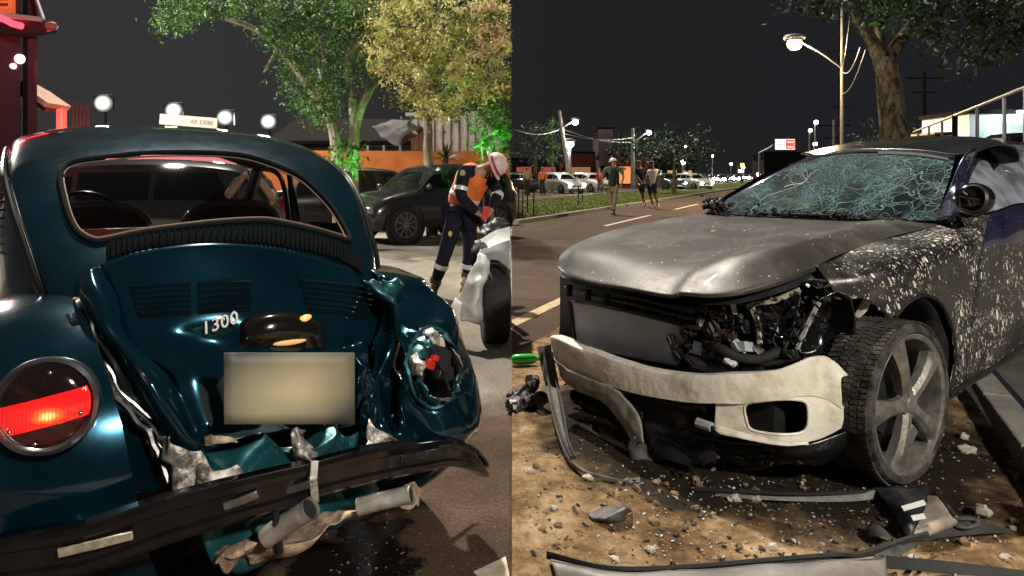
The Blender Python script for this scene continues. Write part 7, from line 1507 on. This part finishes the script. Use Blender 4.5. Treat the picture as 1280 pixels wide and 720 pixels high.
# utility poles and wires on the right
for px, top, Yd, r_, lb in ((1050, -30, 44, .16, 'dark utility pole just behind the slim lamp mast'), (1155, 90, 46, .18, 'dark utility pole on the skyline right of the big trunk'), (1042, 150, 52, .14, 'short dark pole with a cross arm carrying small lamps')):
    k = Yd/FPX; z = HCAM-(top-HORIZ)*k; t = thing('utility_pole', lb, 'pole', pxl(px, Yd)); MB().tube([(0, 0, 0), (0, 0, z)], [r_, r_*.7], 8).build('pole', MT['darkwall'] if px > 1045 else MT['steelgrey'], t)
    for dz, w in ((1.2, 1.1), (4.6, .8), (8.0, .6)) if z > 11 else ((.4, 1.2), (1.3, .8)): MB().box((0, 0, z-dz), (w*2, .1, .1)).build('cross_arm', MT['darkwall'], t)
wr = MB()
for a, c, Y1, Y2, r_ in (((1053, 84), (1066, -20), 30, 20, .012), ((1052, 90), (1075, 60), 30, 24, .012), ((1052, 118), (1082, 62), 30, 22, .012), ((700, 160), (790, 178), 52, 66, .03), ((700, 166), (792, 172), 52, 66, .03), ((640, 161), (700, 162), 44, 52, .025)):
    p, q = at(*a, Y1), at(*c, Y2); wr.tube([p.lerp(q, i/12)-V((0, 0, .35*sin(pi*i/12))) for i in range(13)], r_, 5, False)
tag(wr.build('overhead_wires', MT['steelgrey']), 'thin overhead wires strung between the street poles', 'wires', kind='stuff')
# white and red advertising sign on a bent arm
k = 62/FPX; sgn = thing('red_white_sign', 'small white and red lit sign board on a bent-arm mast above the avenue', 'sign', pxl(949, 62)); zz = lambda py: HCAM-(py-HORIZ)*k
MB().tube([(0, 0, 0), (0, 0, zz(191)), (1.0, 0, zz(184)), (17*k, 0, zz(181))], .09, 8).build('mast', MT['steelgrey'], sgn)
MB().box((32*k, -.05, zz(180.5)), (24*k, .12, 13*k)).build('board', emit('lit_white_board', (.95, .93, .92), .75), sgn); MB().box((38*k, -.13, zz(180.5)), (11*k, .05, 11.5*k)).build('red_panel', emit('lit_red_board', (.85, .10, .06), .6), sgn)
for dz in (-.22, .18): MB().box((38*k, -.17, zz(180.5)+dz), (.55, .03, .10)).build('white_stripe', emit('lit_stripe', (.95, .75, .7), .7), sgn)
for dz in (-.25, 0, .22): MB().box((25.5*k, -.125, zz(180.5)+dz), (.5, .03, .05)).build('grey_stripe', mat('grey_stripe', (.4, .4, .4), .6), sgn)
ab = thing('amber_message_board', 'small amber and white lit message board low over the avenue', 'sign', pxl(926, 112)); k = 112/FPX
MB().box((0, 0, HCAM+9*k), (10*k, .2, 16*k)).build('board', MT['black'], ab); MB().box((.2, -.13, HCAM+12.5*k), (5*k, .05, 5*k)).build('amber_panel', emit('amber_panel', (1., .55, .15), 1.2), ab); MB().box((0, -.13, HCAM+5*k), (7*k, .05, 4*k)).build('white_panel', emit('white_panel', (1, .95, .9), 1.2), ab); MB().tube([(0, 0, 0), (0, 0, HCAM+2*k)], .12, 6).build('mast', MT['steelgrey'], ab)
# shops across the avenue
def shop(name, label, px0, px1, Yd, ztop, wallm, lit=None, depth=5):
    k = Yd/FPX; w = (px1-px0)*k; t = thing(name, label, 'building', pxl((px0+px1)/2, Yd)); MB().box((0, depth/2, ztop/2), (w, depth, ztop)).build('wall', wallm, t); MB().box((0, depth/2, ztop+.1), (w+.4, depth+.4, .2)).build('roof', MT['darkroof'], t)
    n = max(1, int(w/2.4))
    for i in range(n):
        f = MB().box((-w/2+w*(i+.5)/n, -.03, 1.3), (w/n*.72, .12, 1.9)).build('window', MT['darkroof'], t); MB().box((-w/2+w*(i+.5)/n, -.11, 1.3), (w/n*.62, .04, 1.7)).build('pane', lit or MT['glassdark'], f)
    return t
shop('red_lit_shop', 'low shop front glowing red and orange behind the walking men', 765, 812, 72, 3.3, mat('red_shop_wall', (.28, .07, .04), .8), emit('orange_shop_light', (1., .30, .10), .55)); shop('grey_tower', 'grey concrete tower block behind the officer', 748, 766, 74, 6.0, mat('mauve_grey_render', (.16, .13, .14), .85)); shop('dark_shop', 'dark shop across the avenue behind the parked cars', 640, 700, 76, 2.9, MT['darkwall'], emit('dim_red_window', (.8, .15, .08), .12)); shop('red_fronted_shop', 'small shop with dim red front behind the leaning pole', 704, 746, 77, 3.6, mat('dull_red_wall', (.16, .04, .035), .85), emit('dim_amber_window', (.9, .4, .15), .14))
shop('far_dark_block', 'far dark row of buildings at the end of the avenue', 812, 868, 130, 6.5, MT['darkwall'], emit('dim_far_window', (.9, .6, .3), .3)); shop('far_right_block', 'far dark building right of the avenue beyond the saloon', 955, 1060, 105, 4.5, MT['darkwall'], None)
# railing on the pavement edge with houses behind it
rl = thing('pavement_railing', 'long grey steel railing running along the pavement behind the saloon', 'railing', (0, 0, 0)); zr = 2.62
P1, P2 = at(1142, 165, 23.0), at(1300, 102, 10.3)
MB().tube([P1, P1.lerp(P2, .5), P2], .03, 8).build('top_rail', MT['steelgrey'], rl)
for Yd, pr in ((11.0, .03), (12.2, .032), (14.2, .032), (16.4, .06), (18.0, .03), (20.0, .03), (22.0, .03)):
    f = (P1.y-Yd)/(P1.y-P2.y); p = P1.lerp(P2, f); MB().tube([(p.x, p.y, .1), (p.x, p.y, p.z)], pr, 8).build('post', MT['darkwall'] if pr > .05 else MT['steelgrey'], rl)
hw = thing('lit_white_building', 'white building with a bright bluish lit front behind the railing', 'building', pxl(1262, 26)); MT['litwhite'] = mat('white_render', (.75, .80, .80), .7, 0, (.66, .72, .72), 1.5)
MB().box((0, 1.5, 1.75), (2.9, 3, 3.5)).build('wall', MT['litwhite'], hw); MB().box((0, 1.5, 3.58), (3.1, 3.2, .14)).build('roof', MT['darkroof'], hw)
for x in (-.75, .75): w_ = MB().box((x, -.02, 1.3), (.8, .06, 1.2)).build('window', MT['steelgrey'], hw); MB().box((x, -.06, 1.3), (.68, .03, 1.06)).build('pane', MT['glassdark'], w_)
wl_ = MB().box((.2, -.5, 3.52), (.5, .14, .1)).build('wall_light', emit('white_wall_light', (.85, 1, 1), 8), hw); lamp('SPOT', (0, -.9, 3.9), 130, (.75, .95, 1.), hw, .2, (0, .2, 2.2), 150, .9)
hb_ = thing('beige_house', 'beige house with two small bright windows behind the railing', 'house', pxl(1193, 27)); MB().box((0, 1.5, 1.45), (1.5, 3, 2.9)).build('wall', mat('beige_render', (.34, .28, .23), .85, 0, (.26, .21, .18), 2.5), hb_)
MB().add([(-.85, -.2, 2.75), (.85, -.2, 3.0), (.85, 3.2, 3.0), (-.85, 3.2, 2.75)], [(0, 1, 2, 3)]).build('roof', MT['darkroof'], hb_, smooth=False, thick=.1)
for x in (-.42, -.16): w_ = MB().box((x, -.03, 2.5), (.20, .06, .30)).build('window', MT['steelgrey'], hb_); MB().box((x, -.065, 2.5), (.16, .02, .26)).build('pane', emit('bright_window', (1., .97, .92), 1.3) if 'bright_window' not in bpy.data.materials else bpy.data.materials['bright_window'], w_)
hatch('parked_dark_saloon', 'dark parked car on the pavement behind the railing at the right edge', 'car', pxl(1302, 11.6)+V((.5, .6, .12)), 160, blk, 4.1, 1.7, 1.9)
small_tree('round dark bush between the trunk and the railing', 1160, 30, 2.6, .8, 9, 400, None, 'dark_bush')
# ---------------- unseen lamps added outside the view to light the wrecks and the lot
def added_lamp(label, base, head, power, col, size):
    t = thing('street_lamp', label, 'street lamp', base); b0 = V(base); hl = V(head)-b0
    MB().tube([(0, 0, 0), (0, 0, hl.z+.3)], [.12, .08], 10).build('pole', MT['concpole'], t); MB().tube([(0, 0, hl.z+.25), hl*.5+V((0, 0, hl.z*.5+.25)), hl+V((0, 0, .15))], .04, 8).build('arm', MT['steelgrey'], t)
    hd = MB().ell(hl+V((0, 0, .1)), (.34, .2, .09), 14, 8).build('lamp_head', MT['steelgrey'], t); MB().ell(hl, (.26, .15, .05), 14, 8).build('globe', emit('mast_glow', col, 3), hd)
    lamp('POINT', hl-V((0, 0, .25)), power, col, t, size)
added_lamp('unseen street lamp added behind the camera to light the wrecks', (6.2, -4.2, 0), (4.3, -3.8, 5.6), 1950, (1., .92, .80), .35)
added_lamp('unseen lamp post added beyond the maroon building to light the lot', (-14.0, 12.5, 0), (-12.4, 12.6, 6.6), 5200, (1., .93, .80), .3)
lamp('POINT', (X_(62), -1.6, Zp(60)), 12, (1., .06, .07), mb_, .2)
lamp('SPOT', (X_(88), -.42, Zp(52)), 1100, (1., .22, .26), mb_, .15, V((-5.6, 11.8, .9))-mb_.location, 50, .7)
